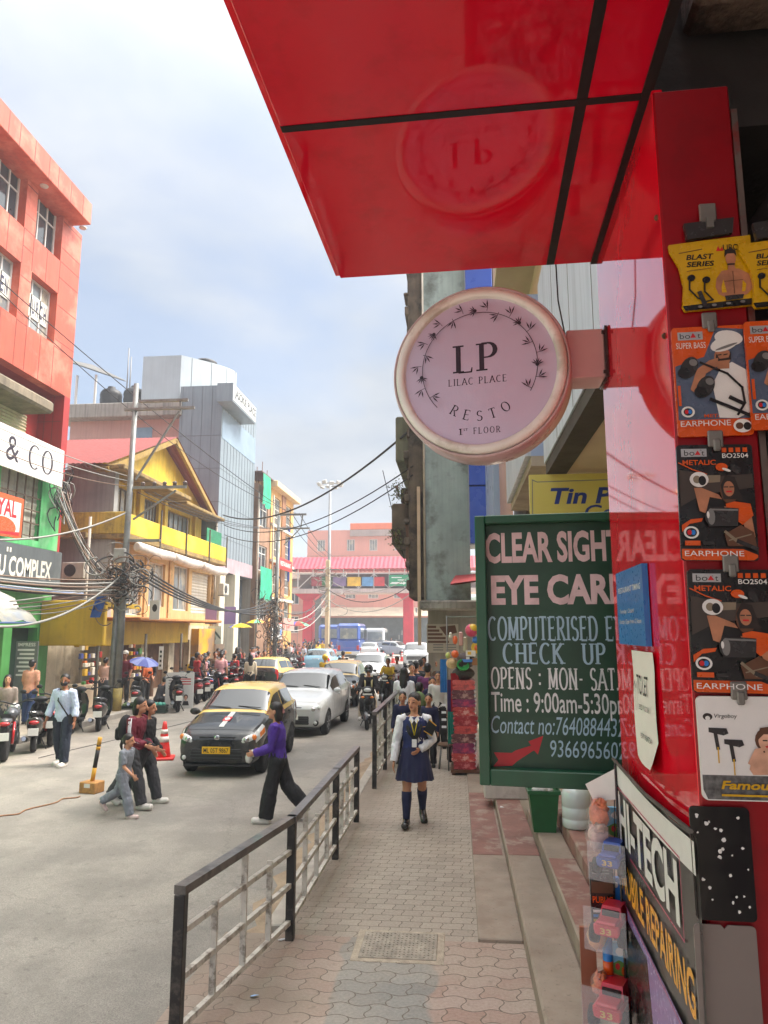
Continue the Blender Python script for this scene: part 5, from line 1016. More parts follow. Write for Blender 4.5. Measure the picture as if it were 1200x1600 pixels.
# ================================================================ RIGHT SIDE
teal = M('teal_plaster', (146, 160, 158), .85, .25, .9, .3, streak=.25, stain=((78, 78, 73), .8, .8), dirt=.3); brk = M('mouldy_brick', (96, 84, 72), .95, .4, 2.2, .6, streak=.5, stain=((46, 42, 38), .9, 1.4)); bluep = M('blue_panel', (46, 76, 168), .28, .12, .8, spec=.6)
YR = 20.0; th = E('stained_teal_building', (-.9, YR, 0), 0, 'tall stained teal plaster building with blue panels overhanging the right pavement', 'building')
rx = lambda px: V(px, 985, YR).x + .9 + (0)
rzz = lambda py, Y=YR: V(690, py, Y).z
zl = rzz(950)
O('end_wall', MB().box((0, 0, zl), (1.28, 9, 15)), teal, th); O('ground_wall', MB().box((.05, 1.2, 0), (2.4, 9, zl)), M('grey_base_wall', (150, 142, 132), .9, .2, 1, .2, streak=.4), th)
O('ledge', MB().box((-.12, -.3, zl - .05), (1.6, .9, zl + .2), 0, None, .04), M('ledge_concrete', (150, 146, 138), .9, .3, 2, .4, streak=.6, stain=((60, 56, 52), .8, 1.5)), th)
O('brick_pier', MB().box((-.42, .1, zl + .3), (-.005, 3, 15)), brk, th); rr = random.Random(41)
for i in range(16): z_ = zl + .5 + i * .62; O('broken_ledge', MB().box((-.42 - rr.uniform(.02, .16), .05 - rr.uniform(0, .06), z_), (-.38, rr.uniform(.5, 2.6), z_ + rr.uniform(.08, .3)), 0, None, .03), brk, th)
O('drain_pipe', MB().tube([(.03, -.05, zl), (.035, -.05, 15)], .03, 8), M('pale_pipe', (170, 160, 146), .6, .2, 4), th)
O('pale_pilaster', MB().box((-.18, .0, 2.0), (-.09, .098, 6.4)), M('peach_pilaster', (190, 166, 140), .8, .2, 2, streak=.4), th)
mb = MB(); [mb.box((.75 + .3 * i, -.01, 11.7), (.93 + .3 * i, .0, 11.95)) for i in (0, 1)]; O('vent_hole', mb, dkin, th)
for i in range(6): O('blue_panel', MB().box((1.285, -.22, 4.75 + i * 1.62), (2.05, .8, 6.33 + i * 1.62), 0, None, .012), bluep, th)
O('blue_frame', MB().box((1.26, -.2, 4.7), (2.1, .79, 4.745)).box((1.262, -.19, 4.75), (1.283, .79, 15)), M('aluminium_trim', (150, 150, 156), .4, .1, 4, metal=.5), th)
O('peach_wall', MB().box((2.1, .2, 4.0), (2.5, 4, 15)), M('peach_wall', (176, 150, 128), .7, .1, 1, streak=.2), th)
O('red_awning', MB().add([(.72, -1.1, 3.55), (1.5, -1.1, 3.65), (1.5, .0, 3.9), (.86, .0, 3.85)], [(0, 1, 2, 3)]).add([(.72, -1.1, 3.59), (1.5, -1.1, 3.69), (1.5, .0, 3.94), (.86, .0, 3.89)], [(0, 1, 2, 3)]), M('dull_red_awning', (150, 60, 62), .6, .2, 2), th, fix=False)
def ledgebox(nm, p, Y, dpt, m):
    a, b = V(p[0], p[3], Y), V(p[1], p[2], Y); return O(nm, MB().box((a.x + .9, Y - YR, a.z), (b.x + .9, Y - YR + dpt, b.z), 0, None, .05), m, th)
ledgebox('balcony', (612, 641, 786, 852), 20.4, 4, brk); ledgebox('balcony', (618, 642, 650, 722), 20.6, 4, M('green_grey_slab', (112, 112, 92), .95, .35, 1.8, .5, streak=.5)); ledgebox('balcony', (634, 656, 815, 882), 20.3, 1.2, M('brown_box', (104, 80, 68), .8, .25, 3, streak=.3)); ledgebox('parapet', (626, 641, 762, 786), 21.0, 2.6, brk)
# wall poster
p0, p1 = V(667, 1020, YR + 1.17), V(716, 975, YR + 1.17)
o = E('wall_poster', (p0.x, YR + 1.18, p0.z), 0, 'pale notice board with brown lettering on the grey wall past the stall', 'poster'); A = Art([flat('poster_pale', (176, 166, 152))]); A.W, A.H = p1.x - p0.x, p1.z - p0.z; A.poly(A.mats[0], [(0, 0), (1, 0), (1, 1), (0, 1)]); [A.rect(brn, .03, .86 - .13 * i, .3 + .1 * i, .94 - .13 * i) for i in range(5)]; A.poly(brn, [(.4, .9), (.9, .96), (.96, .7), (.6, .6)]); [A.rect(gryp, .2 + .4 * j, .08 + .09 * i, .52 + .4 * j, .12 + .09 * i) for i in range(3) for j in (0, 1)]; O('sheet', A, A.mats, o, fix=False)
# hanging plants on the balconies
pg = M('dry_leaf', (92, 98, 58), .8, .4, 9); rr = random.Random(21)
for k, (px, py, lb) in enumerate(((622, 772, 'small green potted weeds on the dark balcony parapet'), (619, 845, 'dry creeper trailing from the dark balcony end'))):
    p = V(px, py, 20.3); mb = MB()
    for i in range(150):
        c = Vector((rr.gauss(0, .13), rr.gauss(0, .15), rr.gauss(.08, .16))); a = Vector((rr.uniform(-1, 1), rr.uniform(-1, 1), rr.uniform(-1, 1))).normalized() * .035; b = a.cross(Vector((rr.uniform(-1, 1), rr.uniform(-1, 1), .3))).normalized() * .022; mb.add([c - a, c + b, c + a, c - b], [(0, 1, 2, 3)])
    o = E('balcony_plant', p, 0, lb, 'plant'); O('leaves', mb, pg, o, fix=False); mb = MB(); [mb.tube([(rr.gauss(0, .05), 0, -.1), (rr.gauss(0, .1), rr.gauss(0, .1), .25)], .008, 4) for i in range(7)]; O('stems', mb, brn, o)
# near arcade bays on the right, overhanging the steps
lil = M('lilac_white_sheet', (190, 194, 204), .4, .1, .8, streak=.45, spec=.5); bsh = M('pale_blue_sheet', (150, 164, 190), .3, .1, .8, spec=.6); beige = M('beige_soffit', (196, 176, 148), .8, .12, 1.2, .1); dks = M('dark_soffit', (70, 62, 54), .85, .3, 3, .4)
RIGHT = R(-90)
th = E('right_arcade', (1.22, 0, 0), 0, 'row of lilac and white sheeted upper shop floors overhanging on the right', 'building')
O('shop_wall', MB().box((1.1, 2.9, .3), (1.4, 20, 4.5)), beige, th)
O('soffit', MB().box((.26, 2.6, 4.48), (3, 9.7, 4.60)), beige, th); O('soffit_edge', MB().box((.0, 2.6, 4.46), (.258, 9.7, 4.62)), dks, th)
O('fascia', MB().box((-.02, 2.6, 4.62), (.05, 9.72, 7.2), 0, None, .004), lil, th); O('fascia_end', MB().box((.051, 9.6, 4.62), (2, 9.72, 7.2)), bsh, th)
mb = MB(); [mb.box((-.024, y, 4.63), (-.019, y + .012, 7.19)) for y in (3.6, 4.8, 6.0, 7.2, 8.4)]; O('fascia_seam', mb, gryp, th)
mb = MB()
for y in [3 + .9 * i for i in range(8)]: mb.box((.0, y, 7.2), (.07, y + .07, 9.6))
for z in (7.25, 8.0, 8.8, 9.55): mb.box((.002, 2.6, z), (.068, 9.7, z + .05))
for y in [3 + .9 * i for i in range(7)]: bar(mb, (.035, y + .06, 7.25), (.035, y + .9, 8.8), .02, .02)
O('window_grille', mb, alu, th); O('upper_wall', MB().box((.5, 2.6, 7.2), (3, 9.7, 12)), beige, th); O('roof_overhang', MB().box((-.5, 2.6, 9.75), (3, 9.8, 9.95)), M('cream_soffit', (186, 170, 142), .8, .15, 1), th)
O('soffit', MB().box((-.12, 10.4, 4.75), (2, 14.4, 4.9)), M('slab_edge', (160, 146, 128), .85, .25, 2, .2), th); O('fascia', MB().box((-.2, 10.4, 4.9), (-.12, 14.4, 7.4)), lil, th); O('fascia_end', MB().box((-.119, 10.4, 4.9), (2, 10.5, 7.4)), bsh, th)
O('soffit', MB().box((-.3, 15, 4.6), (2, 19, 4.75)), M('slab_edge', (1, 1, 1)), th); O('fascia', MB().box((-.42, 15, 4.75), (-.3, 19, 7)), bsh, th)
O('overhang', MB().box((-.4, 10.0, 9.0), (2, 19, 9.2)), M('cream_soffit', (1, 1, 1)), th); O('upper_wall', MB().box((.3, 10.5, 4.9), (2, 19, 9)), beige, th)
a, b = V(829, 812, 9.5), V(1010, 738, 9.5); o = E('yellow_shop_sign', (a.x, 9.5, a.z), 0, 'yellow flex shop sign with blue lettering above the green board', 'sign'); wS, hS = b.x - a.x, b.z - a.z
A = Art([M('flex_yellow', (206, 190, 96), .4, .06, 1, .05)]); A.prism([(0, -.5), (wS, -.5), (wS, hS), (0, hS)], 0, .08, 0); A.line(gryp, [(.02, -.4), (.04, hS - .07), (.1, hS - .10), (wS, hS - .08)], .012)
navy = flat('sign_navy', (30, 54, 130)); k = 9.5 / 1130 / 1.0
A.text(navy, 'Tin Port', (861 - 829) * k, (812 - 787) * k, 24 * k, 150 * k, .03, .2); A.text(navy, 'Centre', (912 - 829) * k, (812 - 812) * k, 22 * k, 110 * k, .01, .15); O('panel', A, A.mats, o)
# ================================================================ POLES AND WIRES
stl = M('galvanised_steel', (132, 134, 132), .5, .2, 3, metal=.5, streak=.3, stain=((100, 84, 66), .4, 2)); wire = flat('cable_black', (40, 40, 42), .6); wgr = flat('cable_grey', (150, 148, 142), .6); wbr = flat('cable_brown', (120, 98, 82), .7)
def cable(a, b, sag, r, m, label, n=14, grp=None, cat='cable'):
    a, b = Vector(a), Vector(b); return O('cable', MB().tube([a.lerp(b, i / n) - Vector((0, 0, sag * 4 * (i / n) * (1 - i / n))) for i in range(n + 1)], r, 5), m, None, None, None, label, cat, grp)
pA = G(181, 1118, RZ); zA = V(212, 600, pA.y).z
th = E('utility_pole', pA, 0, 'tall grey steel utility pole with crossarms before the yellow house', 'pole')
hA = zA - RZ; O('pole', MB().tube([(0, 0, -.1), (.02, 0, hA * .5), (.05, 0, hA)], [.105, .095, .08], 12), stl, th); O('second_pole', MB().tube([(-.24, .1, -.1), (-.2, .1, 4.1)], [.11, .1], 10), stl, th)
def az_(py): return V(195, py, pA.y).z - RZ
def ax_(px, py): return V(px, py, pA.y).x - pA.x
for py, x0, x1, y0 in ((641, 196, 305, -.05), (628, 218, 294, 0), (762, 205, 290, .05), (845, 200, 250, 0)):
    O('crossarm', MB().box((ax_(x0, py), -.05 + y0, az_(py) - .04), (ax_(x1, py), .05 + y0, az_(py) + .04)), stl, th)
mb = MB(); bar(mb, (ax_(280, 645), 0, az_(645)), (ax_(212, 745), 0, az_(750)), .07, .05); bar(mb, (ax_(275, 765), 0, az_(768)), (ax_(208, 810), 0, az_(812)), .06, .05); bar(mb, (ax_(282, 615), 0, az_(628)), (ax_(282, 645), 0, az_(645)), .05, .05); O('strut', mb, stl, th)
mb = MB()
for px in (222, 240, 256, 272, 288): mb.lathe([(.03, 0), (.07, .02), (.05, .06), (.08, .09), (.04, .14), (0, .15)], 10, 0, T(ax_(px, 762), .05, az_(762) + .04))
O('insulator', mb, M('porcelain', (92, 72, 62), .3, .2, 5, coat=.4), th)
O('junction_box', MB().box((-.25, -.28, az_(880)), (.1, -.13, az_(858)), 0, None, .02), M('grey_box', (150, 148, 142), .6, .2, 4), th)
rr = random.Random(17); mb = MB()
for i in range(120):
    c = Vector((rr.gauss(-.05, .34), rr.gauss(-.1, .2), rr.gauss(az_(912), .42))); r = rr.uniform(.1, .38); a0 = rr.uniform(0, 6.3); tl = rr.uniform(-.6, .6); mb.tube([c + Vector((r * math.cos(a0 + .45 * k), tl * r * math.sin(.9 * k), r * .8 * math.sin(a0 + .45 * k))) for k in range(rr.randint(7, 15))], rr.choice((.010, .016, .024)), 4, rr.randrange(3))
O('wire_tangle', mb, [wire, wgr, wbr], th)
O('blue_tarp', MB().loft([[(ax_(158 - 3 * i, 935) + .3 * t, -.25 - .05 * math.sin(9 * t + i), az_(932 + 11 * i)) for t in (0, .3, .6, 1)] for i in range(4)], 0, False, True, None, False), M('blue_tarp', (30, 84, 170), .5, .3, 5, .3), th, fix=False)
O('painted_band', MB().tube([(.012, 0, .1), (.015, 0, .8)], .136, 12), M('worn_yellow_band', (150, 130, 70), .7, .4, 6), th)
pB = V(432, 985, 38); pB.z = RZ; hB = V(432, 803, 38).z - RZ
th = E('utility_pole', pB, 0, 'farther grey utility pole wrapped in a thick tangle of wires', 'pole'); O('pole', MB().tube([(-.1, 0, -.1), (0, 0, hB)], [.13, .09], 10), stl, th)
O('crossarm', MB().box((-.05, -.05, hB - .1), (1.5, .05, hB)), stl, th); O('crossarm', MB().box((-.05, -.05, hB - .85), (1.7, .05, hB - .77)), stl, th); mb = MB(); bar(mb, (1.3, 0, hB - .1), (1.2, 0, hB - .8), .06, .05); bar(mb, (1.2, 0, hB - .8), (.3, 0, hB - 1.7), .06, .05); O('strut', mb, stl, th)
mb = MB()
for i in range(110):
    c = Vector((rr.gauss(-.15, .33), rr.gauss(-.2, .2), rr.gauss(3.0, .8))); r = rr.uniform(.12, .42); a0 = rr.uniform(0, 6.3); mb.tube([c + Vector((r * .7 * math.cos(a0 + .5 * k), .4 * r * math.sin(k), r * math.sin(a0 + .5 * k))) for k in range(rr.randint(7, 13))], rr.choice((.014, .02, .028)), 4, rr.randrange(3))
O('wire_tangle', mb, [wire, wgr, wbr], th)
pC = V(513, 985, 60); pC.z = RZ; hC = V(513, 752, 60).z - RZ
th = E('floodlight_mast', pC, 0, 'tall slim floodlight mast with a ring of lamps at the junction', 'street lamp'); O('mast', MB().tube([(0, 0, 0), (0, 0, hC)], [.2, .09], 10), M('mast_steel', (150, 152, 154), .5, .1, 1, metal=.4), th); O('ring', MB().tube([(.75 * math.cos(R(30 * k)), .75 * math.sin(R(30 * k)), hC - .3) for k in range(13)], .05, 6), stl, th)
for k in range(10):
    a = R(36 * k); O('floodlight', MB().box((-.2, -.12, -.16), (.2, .12, .16), 0, T(1.0 * math.cos(a), 1.0 * math.sin(a), hC - .35 + .12 * (k % 2), R(25), 0, a + R(90)), .04), flat('lamp_housing', (176, 178, 178)), th)
pD = V(511, 985, 56); pD.z = RZ; th = E('concrete_pole', pD, 0, 'cream concrete pole in front of the footbridge hung with cables', 'pole'); hD = V(511, 875, 56).z - RZ
O('pole', MB().box((-.16, -.14, 0), (.16, .14, hD), 0, None, .03), M('cream_concrete', (206, 190, 160), .8, .2, 1, .2, streak=.3), th)
mb = MB()
for i in range(26):
    c = Vector((rr.gauss(0, .5), rr.gauss(-.3, .2), rr.gauss(hD * .72, 1.0))); r = rr.uniform(.2, .6); a0 = rr.uniform(0, 6.3); mb.tube([c + Vector((r * math.cos(a0 + .5 * k), .3 * math.sin(k), r * .7 * math.sin(a0 + .5 * k))) for k in range(10)], .025, 4, rr.randrange(3))
O('wire_tangle', mb, [wgr, wgr, wbr], th); O('crossarm', MB().box((-.9, -.06, hD - .8), (.9, .06, hD - .7)), stl, th)
tA = Vector((pA.x + .05, pA.y, zA)); nA = lambda py, dx=0: Vector((pA.x + dx, pA.y, az_(py) + RZ)); nB = lambda z, dx=0: Vector((pB.x + dx, pB.y, z))
G1 = 'overhead cables strung along the left side'
XL = lambda px, py, X: XP(px, py, X)
cable(XL(0, 438, -12.8), nB(hB - .05, .5), .3, .016, wire, 'thin high cable crossing before the top of the grey tower', 24)
cable(XL(0, 455, -12.7), nB(hB - .1, .9), .9, .014, wire, 'lower of two thin high cables crossing before the grey tower', 24)
cable(XL(-30, 655, -12.2), nA(745), .1, .014, wgr, 'upper pale cable before the white serif banner')
cable(XL(-30, 672, -12.2), nA(752), .15, .014, wgr, 'middle pale cable before the white serif banner')
cable(XL(-30, 690, -12.2), nA(760), .2, .014, wbr, 'brown cable before the white serif banner')
for i in range(7): cable(XL(-60, 892 + 3 * i, -11.9 + .05 * i), nA(905 + 4 * i), .10 + .05 * (i % 3), .022 + .006 * (i % 2), (wbr, wgr, wire)[i % 3], 'bundled telephone cables sagging across the slate sign to the pole', 14, 'bundled cables across the slate sign')
for i in range(5): cable(XL(15 + 6 * i, 940 + 5 * i, -12.0), nA(915 + 4 * i, -.1), .02 + .03 * i, .018, (wgr, wbr)[i % 2], 'cables fanning from the crumpled awning up to the pole', 10, 'cables fanning from the awning')
cable(XL(-20, 978, -11.4), nA(895), .5, .035, wgr, 'thick pale grey hose drooping before the mustard canopy', 16)
cable(XL(-40, 842, -12.0), nA(800), .3, .028, wgr, 'thick pale cable drooping across the green wall', 16)
for i in range(4): cable(nA(868 + 6 * i), nB(3.3 + .25 * i, -.2), .65 + .1 * i, .035, wire, 'heavy black cables sagging from the near pole to the far pole', 16, 'heavy cables between the two utility poles')
for i in range(3): cable(nA(770, .3 + .25 * i), nB(hB - .8 + .0, .4 + .4 * i), .5, .012, wire, 'thin line wires between the crossarms of the two poles', 16, 'line wires between the crossarms')
for i in range(3): cable(nB(hB - .1 - .0, .3 + .4 * i), Vector((pC.x + .5 * i - 2, 72, 9.5)), .6, .02, wire, 'thin line wires running on from the far pole to the roofs', 14, 'line wires beyond the far pole')
eR = lambda py: V(645, py, 20.0)
cable(Vector((-12.2, 36.6, 8.4)), eR(668), 1.1, .035, wire, 'thick black cable spanning the street below the round sign', 24)
cable(Vector((-12.2, 36.8, 7.9)), eR(728), 1.0, .02, wire, 'middle black cable spanning the street', 24); cable(Vector((-12.2, 37.0, 7.4)), eR(742), 1.0, .02, wire, 'lowest black cable spanning the street', 24)
for i, x in enumerate((600, 640, 648)): cable(V(x - 2, 735, 21), V(x + 8, 900, 21.5) if i else V(640, 905, 21), .05, .012, wire, ('leftmost', 'middle', 'rightmost')[i] + ' thin wire hanging down beside the dark balconies', 8)
for i in range(4): cable(nB(2.6 + .3 * i), Vector((pD.x, pD.y, hD * .55 + .4 * i)), .9, .03, (wgr, wire)[i % 2], 'grey cables drooping before the footbridge roof', 14, 'cables drooping before the footbridge')
for i in range(3): cable(Vector((pD.x, pD.y, hD * .8 - .8 * i)), V(648, 895 + 14 * i, 50), 1.2, .03, (wgr, wire)[i % 2], 'cables drooping across the coloured footbridge panels', 14, 'cables before the coloured panels')
# paper notices hung on the cable
for i, px in enumerate((329, 359)):
    p = V(px, 975, 33); q = V(px, 948, 33); O('hanging_notice', MB().box((-.27, 0, 0), (.27, .01, q.z - p.z), 0, None, .002), flat('lilac_notice', (150, 134, 186)), None, p, R(8 * i), ('left', 'right')[i] + ' of two lilac notices hung from the cable by the cream columns', 'notice', 'lilac notices hung from the cable')

# air conditioners, drain pipes and small clutter on the left fronts
acm = M('ac_cream', (196, 192, 180), .5, .15, 4, streak=.3)
for i, (px, py, Y, lb) in enumerate(((392, 930, 44.5, 'cream air conditioner unit on the unfinished building'), (344, 930, 36.0, 'cream air conditioner unit between the tower columns'), (300, 862, 33.0, 'cream air conditioner unit beside the roller shutter'), (120, 905, 24.6, 'cream air conditioner unit on the grey side wall'))):
    q = V(px, py, Y); o = E('air_conditioner', (max(q.x, -12.3) if i != 3 else q.x, Y, q.z), 0 if i == 3 else LEFT, lb, 'air conditioner', 'air conditioners on the left fronts'); O('casing', MB().box((-.42, -.32, 0), (.42, -.02, .58), 0, None, .03), acm, o); O('fan_grille', MB().lathe([(0, 0), (.2, .0), (.22, .012), (.2, .02)], 18, 0, T(-.1, -.32, .29, R(90))), dgr, o); O('wall_bracket', MB().box((-.35, -.3, -.05), (.35, .0, -.002)), stl, o)
for i, (Y, x, z0, z1, lb) in enumerate(((24.2, -12.9, 0, 6.5, 'grey drain pipe in the gap beside the yellow house'), (35.9, -12.28, 0, 8.2, 'pale drain pipe at the far end of the yellow house'), (43.1, -12.1, 0, 11, 'pale drain pipe beside the grey tower'), (46.3, -12.0, 0, 11.4, 'pale drain pipe beside the tan apartment block'))):
    o = E('drain_pipe', (x, Y, RZ), 0, lb, 'pipe'); O('pipe', MB().tube([(0, 0, z0), (.01, 0, z1 * .5), (0, 0, z1)], .055, 8), M('pale_pipe', (1, 1, 1)), o); [O('pipe_clip', MB().tube([(0, 0, z), (0, 0, z + .05)], .068, 8), stl, o) for z in (1.2, z1 * .5, z1 - .4)]
for i in range(10): a = XP(86 + 2 * i, 760 + 6 * (i % 4), -12.7); cable(a, nA(905 + 3 * i, -.15), .35 + .12 * (i % 5), .012 + .006 * (i % 3), (wire, wgr, wbr)[i % 3], 'slack loops of cable from the dark gap to the near pole', 14, 'slack cables in the dark gap')
mb = MB()
for i in range(16):
    c = XP(97 + rr.gauss(0, 5), 775 + rr.gauss(0, 14), -12.7); r = rr.uniform(.25, .5); mb.tube([c + Vector((.1 * math.sin(k), r * .6 * math.cos(.55 * k), r * math.sin(.55 * k))) for k in range(13)], .02, 4, i % 2)
O('cable_coil', mb, [wire, wgr], None, None, None, 'coiled black and grey cables hung at the end of the white banner', 'cable coil')
# ================================================================ VEHICLES
tyre = M('tyre_rubber', (26, 25, 25), .85, .2, 20, .2); rimg = M('wheel_silver', (150, 150, 150), .35, .15, 9, metal=.6); rimk = M('wheel_dark', (44, 44, 46), .5, .2, 9, metal=.3)
trim = M('black_trim', (22, 22, 23), .55, .15, 9); carglass = M('car_glass', (30, 36, 40), .04, .2, 1.5, spec=.9, coat=.6); lens = M('headlamp_lens', (206, 208, 206), .08, .15, 12, coat=.8, spec=.8); redl = M('tail_lamp_red', (176, 20, 24), .12, .15, 12, coat=.6); ambr = M('amber_lens', (226, 120, 30), .12, .1, 12, coat=.6); chrome = M('chrome', (190, 190, 192), .12, .1, 6, metal=1)
plw = flat('plate_white', (222, 222, 214), .4); ply = flat('plate_yellow', (228, 176, 20), .4); plk = flat('plate_black', (24, 24, 24), .4)
def paint(n, c, r=.22): return M(n, c, r, .06, 2.5, spec=.5, coat=.5, dirt=.12, stain=((150, 138, 120), .16, 1.2))
pblk = paint('taxi_black', (34, 38, 42)); pyel = paint('taxi_yellow', (226, 190, 104)); pwht = paint('car_white', (196, 199, 201)); pblu = paint('car_pale_blue', (136, 178, 200)); psil = paint('car_silver', (176, 180, 182))
def cr(a, b, c, d, t): return .5 * ((2 * b) + (c - a) * t + (2 * a - 5 * b + 4 * c - d) * t * t + (3 * b - a - 3 * c + d) * t ** 3)
HATCH = [(0, .34, .58, .62, .65, .76, .88), (.018, .23, .66, .71, .75, .90, .90), (.09, .20, .76, .81, .86, .975, .90), (.255, .20, .895, .93, .985, 1, .90), (.285, .20, .92, .97, 1.02, 1, .86), (.44, .20, .935, 1.30, 1.42, 1, .79), (.62, .20, .955, 1.37, 1.48, 1, .78), (.86, .21, .985, 1.35, 1.45, .99, .76), (.965, .24, 1.02, 1.06, 1.10, .96, .80), (.99, .27, .86, .90, .94, .93, .84), (1, .34, .62, .68, .72, .86, .84)]
SUVS = [(0, .36, .72, .80, .84, .82, .90), (.012, .30, .84, .92, .97, .94, .92), (.06, .28, .92, .99, 1.05, .985, .92), (.25, .27, 1.0, 1.04, 1.10, 1, .92), (.28, .27, 1.02, 1.07, 1.13, 1, .88), (.41, .27, 1.03, 1.47, 1.60, 1, .82), (.62, .27, 1.04, 1.55, 1.68, 1, .82), (.93, .28, 1.06, 1.52, 1.64, .99, .81), (.975, .30, 1.08, 1.12, 1.2, .97, .84), (.992, .32, .9, .95, 1.0, .95, .86), (1, .4, .66, .72, .78, .88, .86)]
def car(name, label, loc, rz, L, W, H, body, roof=None, st=HATCH, plate=None, pm=None, taxi=False, wr=.285, grille='slot', group=None, rim=None):
    kz = H / 1.48 if st is HATCH else H / 1.68; roof = roof or body
    def ring(i):
        f, zb, zt, zs, zp, wf, tf = st[i]; w = W / 2 * wf; wt = w * tf; zb, zt, zs, zp = zb * kz, zt * kz, zs * kz, zp * kz; y = (f - .5) * L
        h = [(0, zb), (.82 * w, zb), (.965 * w, zb + .10), (w, zb + (zt - zb) * .6), (.975 * w, zt), (wt, zs), (wt * .90, zs + (zp - zs) * .66), (wt * .5, zp - .006), (0, zp)]
        return [Vector((x, y, z)) for x, z in h] + [Vector((-x, y, z)) for x, z in h[-2:0:-1]]
    RG = [ring(i) for i in range(len(st))]; n = len(RG); m = 16
    def ev(t, s):
        i = min(int(t), n - 2); u = t - i; j = int(math.floor(s)); v = s - j; q = []
        for k in (-1, 0, 1, 2):
            r = RG[max(0, min(n - 1, i + k))]; a = [r[(j + e) % m] for e in (-1, 0, 1, 2)]
            lin_ = a[1].lerp(a[2], v); q.append(lin_ * .7 + cr(*a, v) * .3)
        return q[1].lerp(q[2], u) * .7 + cr(*q, u) * .3
    th = E(name, loc, rz, label, 'taxi' if taxi else 'car', group)
    mb = MB(); R2 = []; tt = [i / 4 for i in range((n - 1) * 4 + 1)]; ss = [j / 3 for j in range(48)]
    mb.loft([[ev(t, s) for s in ss] for t in tt], 0, True, True)
    k = 0
    for a in range(len(tt) - 1):
        for b in range(48):
            s = ss[b]; s = 16 - s if s > 8 else s
            if s >= 3.95 and 4.0 <= tt[a] < 8.0 and roof is not body: mb.m[k] = 2
            k += 1
    me = mb.mesh('body'); fixn(me); [me.materials.append(q) for q in (body, trim, roof)]
    cut = MB(); wy = (L * (.185 - .5), L * (.815 - .5))
    for y in wy:
        for sx in (-1, 1): cut.lathe([(wr + .045, 0), (wr + .045, .4)], 24, 1, T(sx * (W / 2 - .2) if sx > 0 else -W / 2 - .2, y, wr + .01, 0, R(90), 0))
    cm = cut.mesh('cut'); fixn(cm); [cm.materials.append(q) for q in (body, trim, roof)]
    bo = bpy.data.objects.new('b', me); co = bpy.data.objects.new('c', cm); sc.collection.objects.link(bo); sc.collection.objects.link(co)
    md = bo.modifiers.new('x', 'BOOLEAN'); md.operation = 'DIFFERENCE'; md.object = co; md.solver = 'EXACT'; md.material_mode = 'INDEX'
    me2 = bpy.data.meshes.new_from_object(bo.evaluated_get(bpy.context.evaluated_depsgraph_get())); bpy.data.objects.remove(bo); bpy.data.objects.remove(co); me2.name = 'body'
    b = O('body', me2, [], th)
    def nrm(t, s):
        e = .02; a = ev(min(t + e, n - 1.001), s) - ev(max(t - e, 0), s); c = ev(t, s + e) - ev(t, s - e); q = a.cross(c); q.normalize()
        if q.dot(ev(t, s) - Vector((0, ev(t, s).y, .7 * kz))) < 0: q = -q
        return q
    def patch(nm, mat, t0, t1, s0, s1, off=.006, par=None, tn=6, sn=8, shear=0.0):
        mb = MB(); rr_ = []
        for i in range(tn + 1):
            t = t0 + (t1 - t0) * i / tn; r = []
            for j in range(sn + 1):
                s = s0 + (s1 - s0) * j / sn; r.append(ev(t + shear * (j / sn), s) + nrm(t + shear * (j / sn), s) * off)
            rr_.append(r)
        mb.loft(rr_, 0, False, True, None, False); return O(nm, mb, mat, par or th, fix=False)
    patch('windscreen', carglass, 4.12, 4.93, 5.35, 10.65, .008, sn=12); patch('rear_window', carglass, 7.12, 7.86, 5.4, 10.6, .008, sn=12)
    for a, c in ((4.22, 4.9), (11.1, 11.78)):
        patch('side_window', carglass, 4.42, 5.72, a, c, .006, sn=4); patch('side_window', carglass, 5.82, 6.95, a, c, .006, sn=4)
    for a, c in ((2.3, 4.15), (11.85, 13.7)):
        for t in (4.35, 5.77, 6.98): patch('door_seam', trim, t - .012, t + .012, a, c, .003, None, 1, 8)
    patch('bonnet_seam', trim, 1.46, 1.49, 4.9, 11.1, .003, None, 1, 14)
    for a, c in ((3.55, 4.95), (11.05, 12.45)):
        h = patch('headlight', lens, 1.05, 2.35, a, c, .012, sn=5); am = (a + .1, a + .5) if a < 8 else (c - .5, c - .1)
        taxi and patch('indicator', ambr, 1.7, 2.3, am[0], am[1], .016, h, 3, 3)
        sg = 1 if a < 8 else -1; q = ev(.85, 4.7 if sg > 0 else 11.3); hm_ = T(q.x - sg * .05, q.y + .02, q.z - .03, R(-14), R(-16) * sg, R(22) * sg); O('lamp_bowl', MB().ell((0, 0, 0), (.15, .06, .075), 16, 0, hm_).ell((-sg * .05, -.05, 0), (.05, .035, .05), 10, 1, hm_).ell((sg * .09, -.035, .0), (.045, .035, .05), 10, 2, hm_), [lens, chrome, ambr if taxi else lens], h)
        a2, c2 = (3.05, 4.75) if a < 8 else (11.25, 12.95); patch('tail_light', redl, 8.05, 9.1, a2, c2, .012, sn=5)
